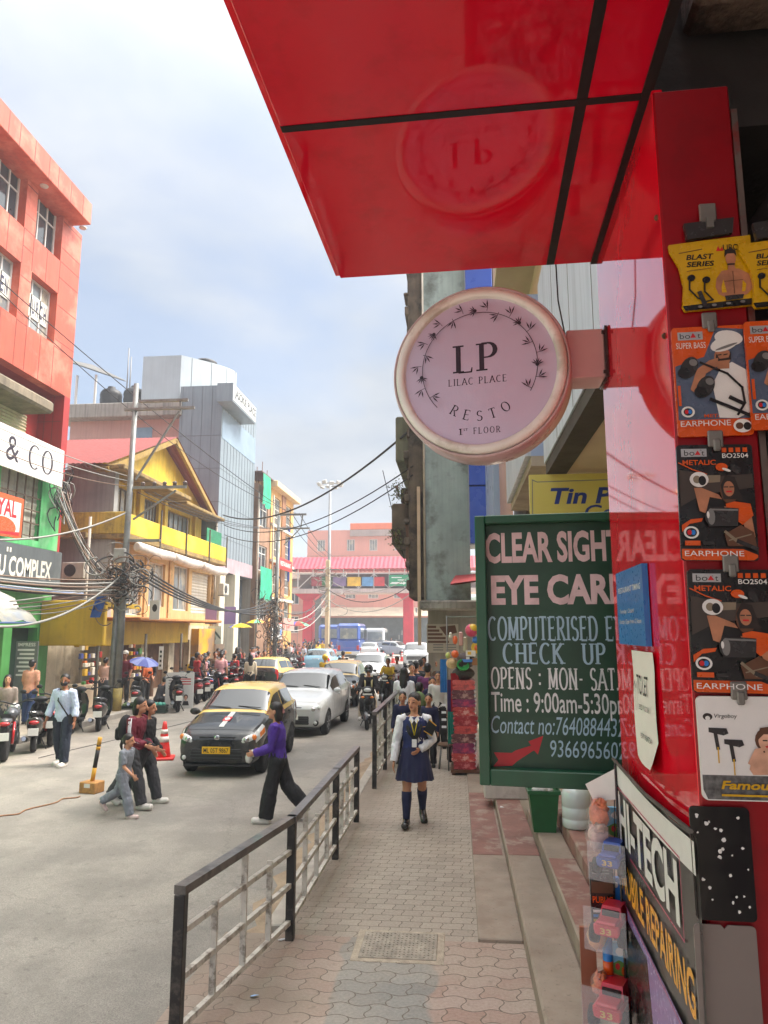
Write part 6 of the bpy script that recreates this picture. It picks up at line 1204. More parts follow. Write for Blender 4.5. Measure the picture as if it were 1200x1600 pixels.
    for sx in (-1, 1):
        e = ev(4.45, 4.1 if sx > 0 else 11.9); O('mirror', MB().ell((e.x + sx * .10, e.y - .02, e.z + .05), (.10, .05, .065), 12).box((min(e.x, e.x + sx * .07), e.y - .02, e.z + .02), (max(e.x, e.x + sx * .07), e.y + .02, e.z + .05)), body if not taxi else trim, th)
        for t in (5.35, 6.5): q = ev(t, 3.75 if sx > 0 else 12.25); O('door_handle', MB().cbox((q.x + sx * .01, q.y, q.z), (.025, .15, .028), 0, None, .008), body if not taxi else trim, th)
        for y in wy:
            wh = O('wheel', MB().lathe([(wr * .62, -.08), (wr * .9, -.085), (wr, -.06), (wr, .06), (wr * .9, .085), (wr * .62, .08)], 28, 0, T(sx * (W / 2 - .10), y, wr, 0, R(90), 0)), tyre, th)
            mb = MB(); mm = T(sx * (W / 2 - .10), y, wr, 0, R(90) * sx, 0); mb.lathe([(.02, .068), (wr * .2, .07), (wr * .25, .06)], 12, 0, mm)
            for q in range(7): a = R(360 / 7 * q); bar(mb, mm @ Vector((.03 * math.cos(a), .03 * math.sin(a), .062)), mm @ Vector((wr * .6 * math.cos(a), wr * .6 * math.sin(a), .066)), .045, .016)
            mb.lathe([(wr * .56, .05), (wr * .64, .074), (wr * .60, .08), (wr * .55, .06)], 28, 0, mm); mb.lathe([(0, .03), (wr * .6, .035)], 20, 1, mm); O('rim', mb, [rim or rimg, rimk], wh)
    yf = -L / 2; mb = MB(); zl, zh = .30 * kz, .50 * kz
    mb.box((-W * .30, yf - .012, zl), (W * .30, yf + .05, zh), 0, None, .02)
    for i in range(3): mb.box((-W * .30, yf - .018, zl + .03 + .055 * i), (W * .30, yf - .01, zl + .045 + .055 * i), 1)
    O('grille', mb, [trim, M('grille_grey', (60, 60, 62), .5, .1, 9)], th)
    q = ev(.55, 7); mb = MB()
    if st is HATCH: mb.prism([(-.27, 0), (.27, 0), (.33, .045), (-.33, .045)], q.y - .016, q.y + .05, 0, T(0, 0, q.z - .05))
    else:
        mb.box((-W * .36, yf - .02, .55 * kz), (W * .36, yf + .06, .78 * kz), 0, None, .02); [mb.box((-W * .35, yf - .03, (.58 + .06 * i) * kz), (W * .35, yf - .02, (.595 + .06 * i) * kz), 1) for i in range(3)]
    O('bonnet_grille', mb, [trim, chrome], th); O('emblem', MB().ell((0, q.y - .022, q.z - .02 if st is HATCH else .68 * kz), (.055, .012, .045), 12), chrome, th)
    for sx in (-1, 1): O('fog_lamp', MB().lathe([(.075, 0), (.07, .03), (.05, .035)], 14, 0, T(sx * W * .39, yf + .06, .34 * kz, R(90))).ell((sx * W * .39, yf + .02, .34 * kz), (.04, .02, .04), 10, 1), [trim, lens], th)
    O('bumper_lip', MB().box((-W * .40, yf + .01, .19 * kz), (W * .40, yf + .12, .225 * kz), 0, None, .015), trim, th)
    yb = L / 2; O('rear_bumper', MB().box((-W * .43, yb - .12, .27 * kz), (W * .43, yb + .03, .47 * kz), 0, None, .05), body if roof is body else trim, th)
    mb = MB()
    for x0, x1 in ((-.08, -.52), (.50, .06)):
        a = ev(4.06, 8).copy(); zt0 = a.z; a1 = Vector((x0, ev(4.14, 8).y - .012, ev(4.14, 8).z + .018)); a2 = Vector((x1, ev(4.20, 8).y - .012 + .02, ev(4.22, 8).z + .012)); bar(mb, a1, a2, .015, .012)
    O('wiper', mb, trim, th)
    for back in (0, 1):
        yy, zz_ = (yf - .03, .47 * kz) if not back else (yb + .036, .42 * kz if st is HATCH else .5 * kz); pw, ph = (.50, .12)
        p = O('number_plate', MB().box((-pw / 2, min(yy, yy + .01), zz_ - ph / 2), (pw / 2, max(yy, yy + .01), zz_ + ph / 2), 0, None, .003), pm or plw, th)
        if plate:
            mm = T(-pw * .44, yy - .0015, zz_ - .04) if not back else T(pw * .44, yy + .0115, zz_ - .04, 0, 0, math.pi); txt(plate, plk, p, mm, .08, pw * .88, .01)
    q = ev(8.6, 8); O('hatch_handle', MB().box((-.2, q.y + .0, q.z - .05), (.2, q.y + .03, q.z - .01), 0, None, .01), chrome if not taxi else trim, th)
    if taxi:
        patch('bonnet_stripe', flat('sticker_white', (206, 204, 200), .3), 1.75, 3.9, 7.86, 8.14 + .0, .006, sn=3, tn=10); a = ev(2.5, 8); c = nrm(2.5, 8)
        e1 = (ev(2.7, 8) - ev(2.3, 8)).normalized(); mx = Matrix(((1, c.x, e1.x, a.x), (0, -c.y * -1, e1.y, a.y + 0), (0, c.z, e1.z, a.z + .012), (0, 0, 0, 1)))
        A = Art([redp]); A.rect(redp, -.07, -.11, .07, .11); A.oval(whp, 0, 0, .05, .07); O('sticker', MB().add([(v.x, a.y + e1.y * v.z, a.z + e1.z * v.z + .011 + .4 * abs(v.y)) for v in A.v], A.f, 0), [redp, whp], th, fix=False).data.polygons.foreach_set('material_index', A.m)
        a = ev(4.86, 8) + nrm(4.86, 8) * .014; e1 = (ev(4.9, 8) - ev(4.8, 8)).normalized()
        for s_, x in (('LOCAL', -.46), ('TAXI', .18)):
            vs, fs = text_mesh(s_, .065, .28 if len(s_) > 4 else .22, .02); ly = lambda x: .10 * (x / .5) ** 2 * .55
            O('windscreen_lettering', MB().add([(x + v.x, a.y + e1.y * v.z + ly(x + v.x), a.z + e1.z * v.z - .01) for v in vs], fs), pyel, th, fix=False)
    return th
def fv(px, py): return G(px, py, RZ)
p = fv(334, 1216); c1 = car('taxi', 'black taxi with yellow roof nearest in the road', (p.x, p.y + 1.72, RZ), R(1), 3.45, 1.49, 1.47, pblk, pyel, HATCH, 'ML 05T 9867', ply, True, rim=rimk)
p = fv(455, 1152); c2 = car('hatchback', 'white hatchback following right behind the nearest taxi', (p.x, p.y + 1.9, RZ), R(-2), 3.95, 1.70, 1.50, pwht, None, HATCH, 'ML 05 1327', plw, rim=rimg)
p = fv(521, 1106); car('taxi', 'black taxi with yellow roof behind the white hatchback', (p.x, p.y + 1.72, RZ), 0, 3.45, 1.49, 1.47, pblk, pyel, HATCH, 'ML 05S 2204', ply, True, rim=rimk)
p = fv(570, 1076); car('car', 'white car with pale screen farther back in the oncoming line', (p.x, p.y + 1.9, RZ), 0, 3.9, 1.68, 1.5, pwht, None, HATCH, None, plw)
p = fv(413, 1087); car('taxi', 'black and yellow taxi driving away with red tail lamps', (p.x, p.y + 1.4, RZ), R(176), 3.45, 1.49, 1.47, pblk, pyel, HATCH, None, ply, True, rim=rimk)
p = fv(496, 1058); car('hatchback', 'pale blue hatchback driving away up the street', (p.x, p.y + 1.5, RZ), R(178), 3.6, 1.6, 1.52, pblu, None, HATCH, 'ML 05 8841', plw)
p = fv(575, 1033); car('hatchback', 'small white hatchback driving away near the junction', (p.x, p.y + 1.6, RZ), R(183), 3.6, 1.6, 1.55, pwht, None, HATCH, None, plw)
p = fv(648, 1044); car('suv', 'white sport utility car with black grille at the far right', (p.x, p.y + 2.2, RZ), R(3), 4.4, 1.85, 1.70, pwht, None, SUVS, None, plw, wr=.35)
p = fv(625, 1017); car('car', 'silver car half hidden behind the far white cars', (p.x + 1.2, 72, RZ), R(60), 3.7, 1.6, 1.5, psil, None, HATCH, None, plw)
# bus and van
def coach(name, label, cat, loc, rz, L, W, H, low, up, stripe=None, back=True):
    th = E(name, loc, rz, label, cat); zb = .42
    O('body', MB().box((-W / 2, -L / 2, zb), (W / 2, L / 2, H * .52), 0, None, .10).box((-W / 2 + .005, -L / 2 + .005, H * .50), (W / 2 - .005, L / 2 - .005, H), 1, None, .20), [low, up], th)
    for y in (-L / 2, L / 2):
        s = -1 if y < 0 else 1; O('end_window', MB().box((-W * .36, min(y - .012 * -s * -1, y + .012 * s), H * .56), (W * .36, max(y, y + .014 * s) , H * .86), 0, None, .05), glassl, th); O('bumper', MB().box((-W * .49, y - .02 if s < 0 else y - .1, zb - .1), (W * .49, y + .1 if s < 0 else y + .12 * 1, zb + .25), 0, None, .05), pwht if stripe else trim, th)
        for sx in (-1, 1): O('lamp', MB().box((sx * W * .40 - .12, y - .02, zb + .35), (sx * W * .40 + .12, y + .02, zb + .75), 0, None, .015), redl if s < 0 else lens, th)
    for sx in (-1, 1):
        k = int(L / 1.2)
        for i in range(k): y0 = -L / 2 + .35 + i * (L - .7) / k; O('side_window', MB().box((sx * W / 2 - .01, y0, H * .56), (sx * W / 2 + .012, y0 + (L - .7) / k - .12, H * .84), 0, None, .005), carglass, th)
        for y in (-L * .30, L * .30):
            wh = O('wheel', MB().lathe([(.25, -.12), (.45, -.12), (.48, -.08), (.48, .08), (.45, .12), (.25, .12)], 24, 0, T(sx * (W / 2 - .1), y, .48, 0, R(90), 0)), tyre, th); O('rim', MB().lathe([(0, .08), (.22, .10), (.26, .125)], 16, 0, T(sx * (W / 2 - .1), y, .48, 0, R(90) * sx, 0)), rimg, wh)
    if stripe: O('waist_stripe', MB().box((-W / 2 - .008, -L / 2 - .008, zb + .45), (W / 2 + .008, L / 2 + .008, zb + .62), 0, None, .09), stripe, th)
    O('number_plate', MB().box((-.28, -L / 2 - .05, zb + .02), (.28, -L / 2 - .02, zb + .18)), ply if stripe else plw, th)
    return th
busb = paint('bus_blue', (58, 92, 170)); busw = paint('bus_cream', (206, 200, 190)); mag = flat('bus_magenta', (150, 60, 120))
p = G(541, 1029, RZ); coach('bus', 'blue bus with cream skirt seen from behind at the junction', 'bus', (p.x, p.y + 3.6, RZ), R(3), 7.2, 2.15, 3.15, busb, busb, mag)
p = V(503, 985, 74); coach('bus', 'blue bus side on behind the floodlight mast', 'bus', (p.x + .3, 78, RZ), R(6), 7.2, 2.2, 3.1, busb, busb, busw)
p = V(587, 985, 74); coach('van', 'white passenger van seen from behind at the junction', 'van', (p.x, 75, RZ), R(2), 5.2, 2.0, 2.75, pwht, pwht)
# ---------------------------------------------------------------- scooters and motorbikes
seatm = M('black_vinyl', (26, 25, 26), .5, .15, 14, .1)
def wheel2(th, y, r, wd):
    w_ = O('wheel', MB().lathe([(r * .68, -wd * .4), (r * .9, -wd / 2), (r, -wd * .2), (r, wd * .2), (r * .9, wd / 2), (r * .68, wd * .4)], 22, 0, T(0, y, r, 0, R(90), 0)), tyre, th)
    mb = MB(); mb.lathe([(.03, -.05), (.05, -.05), (.05, .05), (.03, .05)], 10, 0, T(0, y, r, 0, R(90), 0))
    for q in range(5): a = R(72 * q); bar(mb, (0, y, r), (0, y + r * .68 * math.cos(a), r + r * .68 * math.sin(a)), .03, .035)
    O('rim', mb, rimg, w_)
def lights_plate(th, y, z, zp, rear=True):
    O('tail_light', MB().ell((0, y, z), (.10, .05, .045), 12), redl, th); O('number_plate', MB().box((-.10, y + .035, zp - .09), (.10, y + .045, zp + .06), 0, None, .004), plw, th)
def mirrors(th, y, z, w=.36):
    for sx in (-1, 1):
        m_ = O('mirror', MB().ell((sx * w, y, z + .18), (.065, .018, .045), 12), trim, th); O('mirror_stalk', MB().tube([(sx * .24, y + .02, z), (sx * .30, y, z + .1), (sx * w, y, z + .16)], .007, 5), trim, m_)
def scooter(name, label, loc, rz, pt, group='parked scooters and motorbikes'):
    th = E(name, loc, rz, label, 'scooter', group)
    wheel2(th, -.60, .215, .10); wheel2(th, .58, .215, .11)
    def rg(y, w, z0, z1): return [(w * math.cos(a) * (1.0 if math.sin(a) > 0 else .9), y, (z0 + z1) / 2 + (z1 - z0) / 2 * math.sin(a)) for a in [R(18 * k) for k in range(20)]]
    O('body_shell', MB().loft([rg(.02, .10, .26, .60), rg(.12, .15, .28, .70), rg(.35, .185, .30, .73), rg(.60, .19, .38, .74), rg(.80, .15, .50, .76), rg(.93, .07, .60, .74)]), pt, th)
    O('front_apron', MB().loft([[(x * wq, y + .10 * x * x, z) for x in (-1, -.6, -.2, .2, .6, 1)] + [(x * wq * .9, y + .05 + .06 * x * x, z) for x in (1, .6, .2, -.2, -.6, -1)] for z, y, wq in ((.26, -.36, .15), (.45, -.44, .21), (.70, -.46, .22), (.88, -.42, .17), (.96, -.38, .09))]), pt, th)
    O('floorboard', MB().box((-.16, -.38, .24), (.16, .10, .30), 0, None, .02), trim, th)
    O('front_fender', MB().loft([[(x * .075, -.60 + rr_ * math.cos(R(a)), .215 + rr_ * math.sin(R(a))) for x, rr_ in ((-1, .235), (-.5, .262), (.5, .262), (1, .235))] for a in range(20, 171, 15)], 0, False, True, None, False), pt, th, fix=False)
    O('fork', MB().tube([(-.07, -.60, .215), (-.07, -.46, .62)], .02, 6).tube([(.07, -.60, .215), (.07, -.46, .62)], .02, 6), trim, th)
    O('seat', MB().loft([[(x * wq, y, z + .045 * (1 - x * x) * s) for x, s in ((-1, 1), (-.6, 1), (0, 1), (.6, 1), (1, 1), (.8, -2.4), (-.8, -2.4))] for y, z, wq in ((.0, .70, .08), (.12, .74, .13), (.40, .75, .15), (.55, .80, .14), (.80, .81, .12), (.88, .79, .07))]), seatm, th)
    O('handlebar', MB().tube([(-.33, -.26, 1.0), (-.2, -.31, 1.02), (0, -.34, 1.0), (.2, -.31, 1.02), (.33, -.26, 1.0)], .018, 8).ell((0, -.37, 1.0), (.15, .09, .08), 14), trim, th)
    O('headlight', MB().ell((0, -.44, .98), (.10, .04, .055), 12), lens, th); O('front_panel', MB().ell((0, -.49, .68), (.06, .02, .10), 10), trim, th)
    for sx in (-1, 1): O('indicator', MB().ell((sx * .12, -.485, .80), (.05, .02, .028), 8), ambr, th)
    O('front_plate', MB().box((-.12, -.475, .855), (.12, -.465, .895)), plw, th); O('grab_rail', MB().tube([(-.10, .62, .78), (-.11, .86, .85), (.11, .86, .85), (.10, .62, .78)], .014, 6), chrome, th); O('rear_fender', MB().box((-.08, .70, .36), (.08, .90, .50), 0, None, .02), trim, th)
    O('exhaust', MB().tube([(.16, .25, .22), (.18, .55, .26), (.18, .85, .32)], [.03, .055, .05], 8), chrome, th); lights_plate(th, .92, .64, .47); mirrors(th, -.30, 1.0); O('stand', MB().tube([(-.1, .15, .24), (-.22, .2, -.0)], .014, 5), trim, th)
    return th
def motorbike(name, label, loc, rz, pt, group='parked scooters and motorbikes'):
    th = E(name, loc, rz, label, 'motorbike', group); wheel2(th, -.66, .30, .10); wheel2(th, .62, .30, .13)
    O('fuel_tank', MB().ell((0, -.10, .84), (.15, .28, .13), 16), pt, th); O('seat', MB().loft([[(x * wq, y, z + .04 * s) for x, s in ((-1, .6), (-.5, 1), (.5, 1), (1, .6), (.8, -1), (-.8, -1))] for y, z, wq in ((.08, .78, .10), (.3, .76, .14), (.55, .82, .14), (.82, .88, .09))]), seatm, th)
    O('engine', MB().box((-.15, -.22, .28), (.15, .22, .58), 0, None, .05).lathe([(.12, -.18), (.13, -.1), (.13, .1), (.12, .18)], 14, 0, T(0, .0, .36, 0, R(90), 0)), rimk, th); O('frame', MB().tube([(0, -.4, .88), (0, -.2, .68), (0, .3, .70), (0, .62, .30)], .025, 6).tube([(0, -.4, .85), (0, -.22, .3), (0, .3, .3), (0, .5, .7)], .025, 6), trim, th)
    O('fork', MB().tube([(-.09, -.66, .30), (-.09, -.42, .95)], .024, 8).tube([(.09, -.66, .30), (.09, -.42, .95)], .024, 8), chrome, th); O('front_fender', MB().loft([[(x * .07, -.66 + q * math.cos(R(a)), .30 + q * math.sin(R(a))) for x, q in ((-1, .32), (-.5, .34), (.5, .34), (1, .32))] for a in range(30, 151, 15)], 0, False, True, None, False), pt, th, fix=False)
    O('handlebar', MB().tube([(-.36, -.28, 1.06), (-.22, -.36, 1.06), (0, -.40, .98), (.22, -.36, 1.06), (.36, -.28, 1.06)], .017, 8), trim, th); O('headlight', MB().ell((0, -.54, .90), (.11, .09, .11), 14), lens, th); O('side_panel', MB().ell((0, .26, .62), (.15, .20, .12), 12), pt, th)
    O('rear_cowl', MB().ell((0, .72, .78), (.12, .24, .08), 12), pt, th); O('exhaust', MB().tube([(.16, -.1, .26), (.19, .3, .28), (.2, .72, .40)], [.025, .05, .05], 8), chrome, th); O('rear_fender', MB().box((-.07, .80, .42), (.07, .96, .70), 0, None, .02, ), trim, th); lights_plate(th, .94, .74, .52); mirrors(th, -.34, 1.05, .38); O('shock', MB().tube([(-.12, .58, .32), (-.12, .42, .72)], .028, 8).tube([(.12, .58, .32), (.12, .42, .72)], .028, 8), redl, th)
    return th
sblk = paint('scooter_black', (30, 31, 33)); sgry = paint('scooter_grey', (78, 80, 84)); sred = paint('scooter_red', (130, 20, 34)); sblu = paint('scooter_blue', (46, 70, 130)); swht = paint('scooter_white', (206, 206, 204))
S0 = scooter('scooter', 'black scooter parked tail out beside the utility pole', G(158, 1138, RZ), R(172), sblk)
B0 = motorbike('motorbike', 'dark motorbike parked at the left picture edge in front', G(12, 1182, RZ), R(165), sgry)
S0.rotation_euler.z = R(200); B0.rotation_euler.z = R(206)
mk = lambda m: {'scooter_black': m}
dup(S0, G(56, 1169, RZ), R(206), 'black scooter with lit red tail lamp beside the man in white shirt', {})
dup(B0, G(82, 1160, RZ), R(206), 'grey motorbike squeezed between two scooters on the left kerb', {})
for px, py, rz, m, proto, lb in ((118, 1142, -10, sblk, S0, 'black scooter half hidden behind the man in white shirt'), (212, 1112, -14, sgry, S0, 'grey scooter by the green vegetable crates'), (275, 1110, -20, sblk, S0, 'black scooter in front of the white street placard'), (313, 1094, -30, sgry, S0, 'grey scooter just right of the white street placard'),
    (300, 1098, -32, sred, S0, 'dark red scooter tucked behind the white street placard'), (340, 1089, -32, sblk, B0, 'black motorbike at the near end of the long parked row'), (356, 1086, -34, sblk, S0, 'black scooter near the start of the long parked row'), (368, 1083, -34, sred, S0, 'dark red scooter in the long parked row'), (379, 1080, -34, sblk, B0, 'black motorbike in the middle of the long parked row'), (390, 1077, -36, sblu, S0, 'blue scooter in the long parked row'), (329, 1081, -30, sblk, S0, 'black scooter standing behind the first parked motorbike'),
    (408, 1066, -36, swht, S0, 'white scooter behind the taxi driving away'), (448, 1062, -36, sblk, S0, 'black scooter parked beyond the departing taxi'), (462, 1058, -36, sgry, B0, 'grey motorbike parked left of the pale blue hatchback'), (470, 1054, -36, sred, S0, 'red scooter parked left of the pale blue hatchback'), (455, 1049, -36, swht, S0, 'white scooter parked near the striped umbrella'), (440, 1052, -36, sblk, B0, 'black motorbike parked near the striped umbrella')):
    dup(proto, G(px, py, RZ), R(190 - rz * .8), lb, {'scooter_black': m, 'scooter_grey': m})
rid1 = dup(S0, G(570, 1141, RZ) + Vector((0, .7, 0)), R(4), 'black scooter ridden towards us beside the second railing', {}); rid1['group'] = 'ridden scooters'
rid2 = dup(S0, G(602, 1106, RZ) + Vector((0, .6, 0)), R(-6), 'black scooter ridden by the person in yellow', {}); rid2['group'] = 'ridden scooters'
rid3 = dup(B0, G(616, 1098, RZ) + Vector((0, .9, 0)), R(-4), 'dark red motorbike behind the rider in yellow', {'scooter_grey': sred}); rid3['group'] = 'ridden scooters'
rid4 = dup(S0, G(507, 1089, RZ) + Vector((0, .4, 0)), R(172), 'dark scooter ridden away beside the pale blue hatchback', {'scooter_black': sgry}); rid4['group'] = 'ridden scooters'

rr = random.Random(33); WH = ('by the ochre wall', 'before the cream columns', 'before the green nets', 'before the tan apartment block')
for i in range(16):
    k_ = i // 4; Y = 25.5 + k_ * 5 + (i % 4) * 1.15; n_, m = (('black', sblk), ('dark red', sred), ('blue', sblu), ('white', swht))[i % 4]
    dup((S0, B0)[(i + k_) % 2], (-9.75 + rr.uniform(-.3, .2), Y, RZ), R(205 + rr.uniform(-8, 8)), '%s %s in the second parked row %s' % (n_, ('scooter', 'motorbike')[(i + k_) % 2], WH[k_]), {'scooter_black': m, 'scooter_grey': m})
# ================================================================ PEOPLE
def remesh(mb, vox, smooth=3, fold=0):
    me = mb.mesh('r'); o = bpy.data.objects.new('r', me); sc.collection.objects.link(o)
    m = o.modifiers.new('r', 'REMESH'); m.mode = 'VOXEL'; m.voxel_size = vox; m.use_smooth_shade = True
    if smooth: s = o.modifiers.new('s', 'SMOOTH'); s.factor = .5; s.iterations = smooth
    r = bpy.data.meshes.new_from_object(o.evaluated_get(bpy.context.evaluated_depsgraph_get())); bpy.data.objects.remove(o); bpy.data.meshes.remove(me)
    if fold:
        from mathutils import noise
        vs = [v.co.copy() for v in r.vertices]; ns = [v.normal.copy() for v in r.vertices]; off = random.random() * 50
        for v, c, n_ in zip(r.vertices, vs, ns):
            q = Vector((c.x * 16 + off, c.y * 16, c.z * 9 + c.x * 6)); f = noise.noise(q) + .5 * noise.noise(q * 2.3); v.co = c + n_ * fold * (1 - 2 * abs(f)) * .9
        r.update()
    return r
def skel(H, P):
    h = H; J = {}; up = Vector((0, 0, 1)); lean = R(P.get('lean', 3)); sl = R(P.get('side', 0))
    sp = Vector((math.sin(sl), -math.sin(lean), math.cos(lean))).normalized(); fw = Vector((0, -math.cos(lean), -math.sin(lean)))
    pel = Vector((0, 0, 0)); J['pel'] = pel; J['waist'] = pel + sp * .10 * h; J['chest'] = pel + sp * .21 * h; J['neck'] = pel + sp * .30 * h
    hl = R(P.get('hlean', 0)); hs = Vector((0, -math.sin(lean * .5 + hl), math.cos(lean * .5 + hl))); J['head'] = J['neck'] + hs * .098 * h + Vector((0, -.008 * h, 0)); J['sp'] = sp
    tw = R(P.get('twist', 0)); sx = Vector((math.cos(tw), math.sin(tw), 0))
    for k, s in (('L', 1), ('R', -1)):
        sw, kn, ab = [R(a) for a in P.get('leg' + k, (0, 3, 2))]
        hip = pel + Vector((s * .052 * h, 0, -.015 * h)); d = Vector((s * math.sin(ab), -math.sin(sw) * math.cos(ab), -math.cos(sw) * math.cos(ab))); knee = hip + d * .235 * h
        a2 = sw - kn; d2 = Vector((s * math.sin(ab) * .6, -math.sin(a2), -math.cos(a2))).normalized(); ank = knee + d2 * .235 * h; ft = R(P.get('foot' + k, 0)) + a2 * .5
        J['hip' + k], J['knee' + k], J['ank' + k] = hip, knee, ank; fd = Vector((s * .12, -math.cos(ft), math.sin(ft) if ft < 0 else math.sin(ft) * .7)).normalized(); J['toe' + k] = ank + fd * .105 * h + Vector((0, 0, -.026 * h)); J['heel' + k] = ank - fd * .028 * h + Vector((0, 0, -.026 * h))
        sh = J['chest'] + sp * .062 * h + sx * s * .100 * h; sw, ab, el, inw = [R(a) for a in P.get('arm' + k, (-3, 7, 12, 4))]
        d = Vector((s * math.sin(ab), -math.sin(sw) * math.cos(ab), -math.cos(sw) * math.cos(ab))); elb = sh + d * .178 * h; a2 = sw + el
        d2 = Vector((-s * math.sin(inw) + s * math.sin(ab) * .6 * (inw < .3), -math.sin(a2) * math.cos(inw), -math.cos(a2) * math.cos(inw))).normalized(); wr = elb + d2 * .150 * h
        J['sho' + k], J['elb' + k], J['wri' + k], J['hd' + k] = sh, elb, wr, d2
    lo = min(min(J['toe' + k].z, J['heel' + k].z) for k in 'LR') - .012 * h; dz = P['seat'] if 'seat' in P else -lo
    for k in J:
        if k[:2] != 'hd' and k != 'sp': J[k] = J[k] + Vector((0, 0, dz))
    return J
def hand(mb, w, d, s, h, curl=.35, mi=0):
    side = Vector((s, 0, 0)); side = (side - d * side.dot(d)).normalized() if abs(d.dot(side)) < .95 else Vector((0, -1, 0)); fwd = d.cross(side).normalized()  # palm faces the body, thumb forward
    if fwd.y > 0: fwd = -fwd
    k = h / 1.7; c = w + d * .045 * k
    mb.tube([w - d * .01, w + d * .03 * k, w + d * .075 * k, w + d * .09 * k], [.022 * k, .030 * k, .036 * k, .026 * k], 10, mi, el=.5, up=fwd)
    for i, (o, l) in enumerate(((.026, .066), (.009, .076), (-.008, .070), (-.024, .056))):
        p = w + d * .078 * k + fwd * o * k; q = p + (d - side * curl * .35) .normalized() * l * .5 * k; e = q + (d - side * curl * 1.4).normalized() * l * .5 * k; mb.tube([p, q, e], [.0095 * k, .0088 * k, .007 * k], 6, mi)
    p = w + d * .025 * k + fwd * .022 * k; mb.tube([p, p + (d * .6 + fwd * .8).normalized() * .035 * k, p + (d * .9 + fwd * .7).normalized() * .062 * k], [.012 * k, .011 * k, .008 * k], 6, mi)
def rings_t(J, h, add, zs, rx, ry, sc_=1):
    out = []
    for (a, b, t), x, y in zip(zs, rx, ry):
        c = J[a].lerp(J[b], t); out.append([c + Vector((math.cos(q) * (x * h + add), math.sin(q) * (y * h + add), 0)) for q in [2 * math.pi * k / 14 for k in range(14)]])
    return out
TZ = [('pel', 'waist', -.45), ('pel', 'waist', 0), ('pel', 'waist', .8), ('waist', 'chest', .6), ('chest', 'neck', .15), ('chest', 'neck', .55), ('chest', 'neck', .85), ('chest', 'neck', 1.05)]
def torso(mb, J, h, add, f=0, lo=0, hi=8, mi=0):
    rx = [.075, .094, .078 - .006 * f, .090 - .002 * f, .098, .098, .060, .032]; ry = [.055, .066, .054, .062 + .004 * f, .064, .054, .040, .030]
    mb.loft(rings_t(J, h, add, TZ[lo:hi], rx[lo:hi], ry[lo:hi]), mi)
def legs(mb, J, h, add, frac=1.0, flare=0, f=0):
    for k in 'LR':
        a, b, c = J['hip' + k], J['knee' + k], J['ank' + k]; pts = [a + Vector((0, .006 * h, .03 * h)), a, a.lerp(b, .45), b, b.lerp(c, .35), b.lerp(c, .75), c]; r = [.054, .060 + .003 * f, .050, .036, .036, .026, .023]
        n = 7
        if frac < 1: pts = pts[:4]; r = r[:4]; pts[3] = a.lerp(b, frac * 2); n = 4
        mb.tube(pts[:n], [q * h + add + (flare * i / 6 if i > 2 else 0) for i, q in enumerate(r[:n])], 12)
def arms(mb, J, h, add, frac=1.0, wide=0):
    for k in 'LR':
        a, b, c = J['sho' + k], J['elb' + k], J['wri' + k]; s0 = a.lerp(J['chest'], .25) + J['sp'] * .012 * h; pts = [s0, a, a.lerp(b, .5), b, b.lerp(c, .5), c]; r = [.036, .034, .029, .024 + wide * .004, .022 + wide * .008, .016 + wide * .010]
        if frac < .6: pts = [s0, a, a.lerp(b, .5), a.lerp(b, .85)]; r = r[:4]
        elif frac < 1: pts[-1] = b.lerp(c, (frac - .5) * 2)
        mb.tube(pts, [q * h + add for q in r[:len(pts)]], 10)
SK = {'s1': M('skin_warm', (192, 138, 108), .5, .06, 9, spec=.35), 's2': M('skin_brown', (150, 100, 74), .5, .06, 9, spec=.35)}
HR = M('dark_hair', (26, 21, 20), .45, .25, 30, .3, bscale=60); EY = flat('eye_dark', (24, 18, 16), .3); LP = flat('lip', (146, 74, 68), .5)
def clothm(n, c, r=.8): return M('cloth_' + n, c, r, .14, 7, .25, bscale=22)
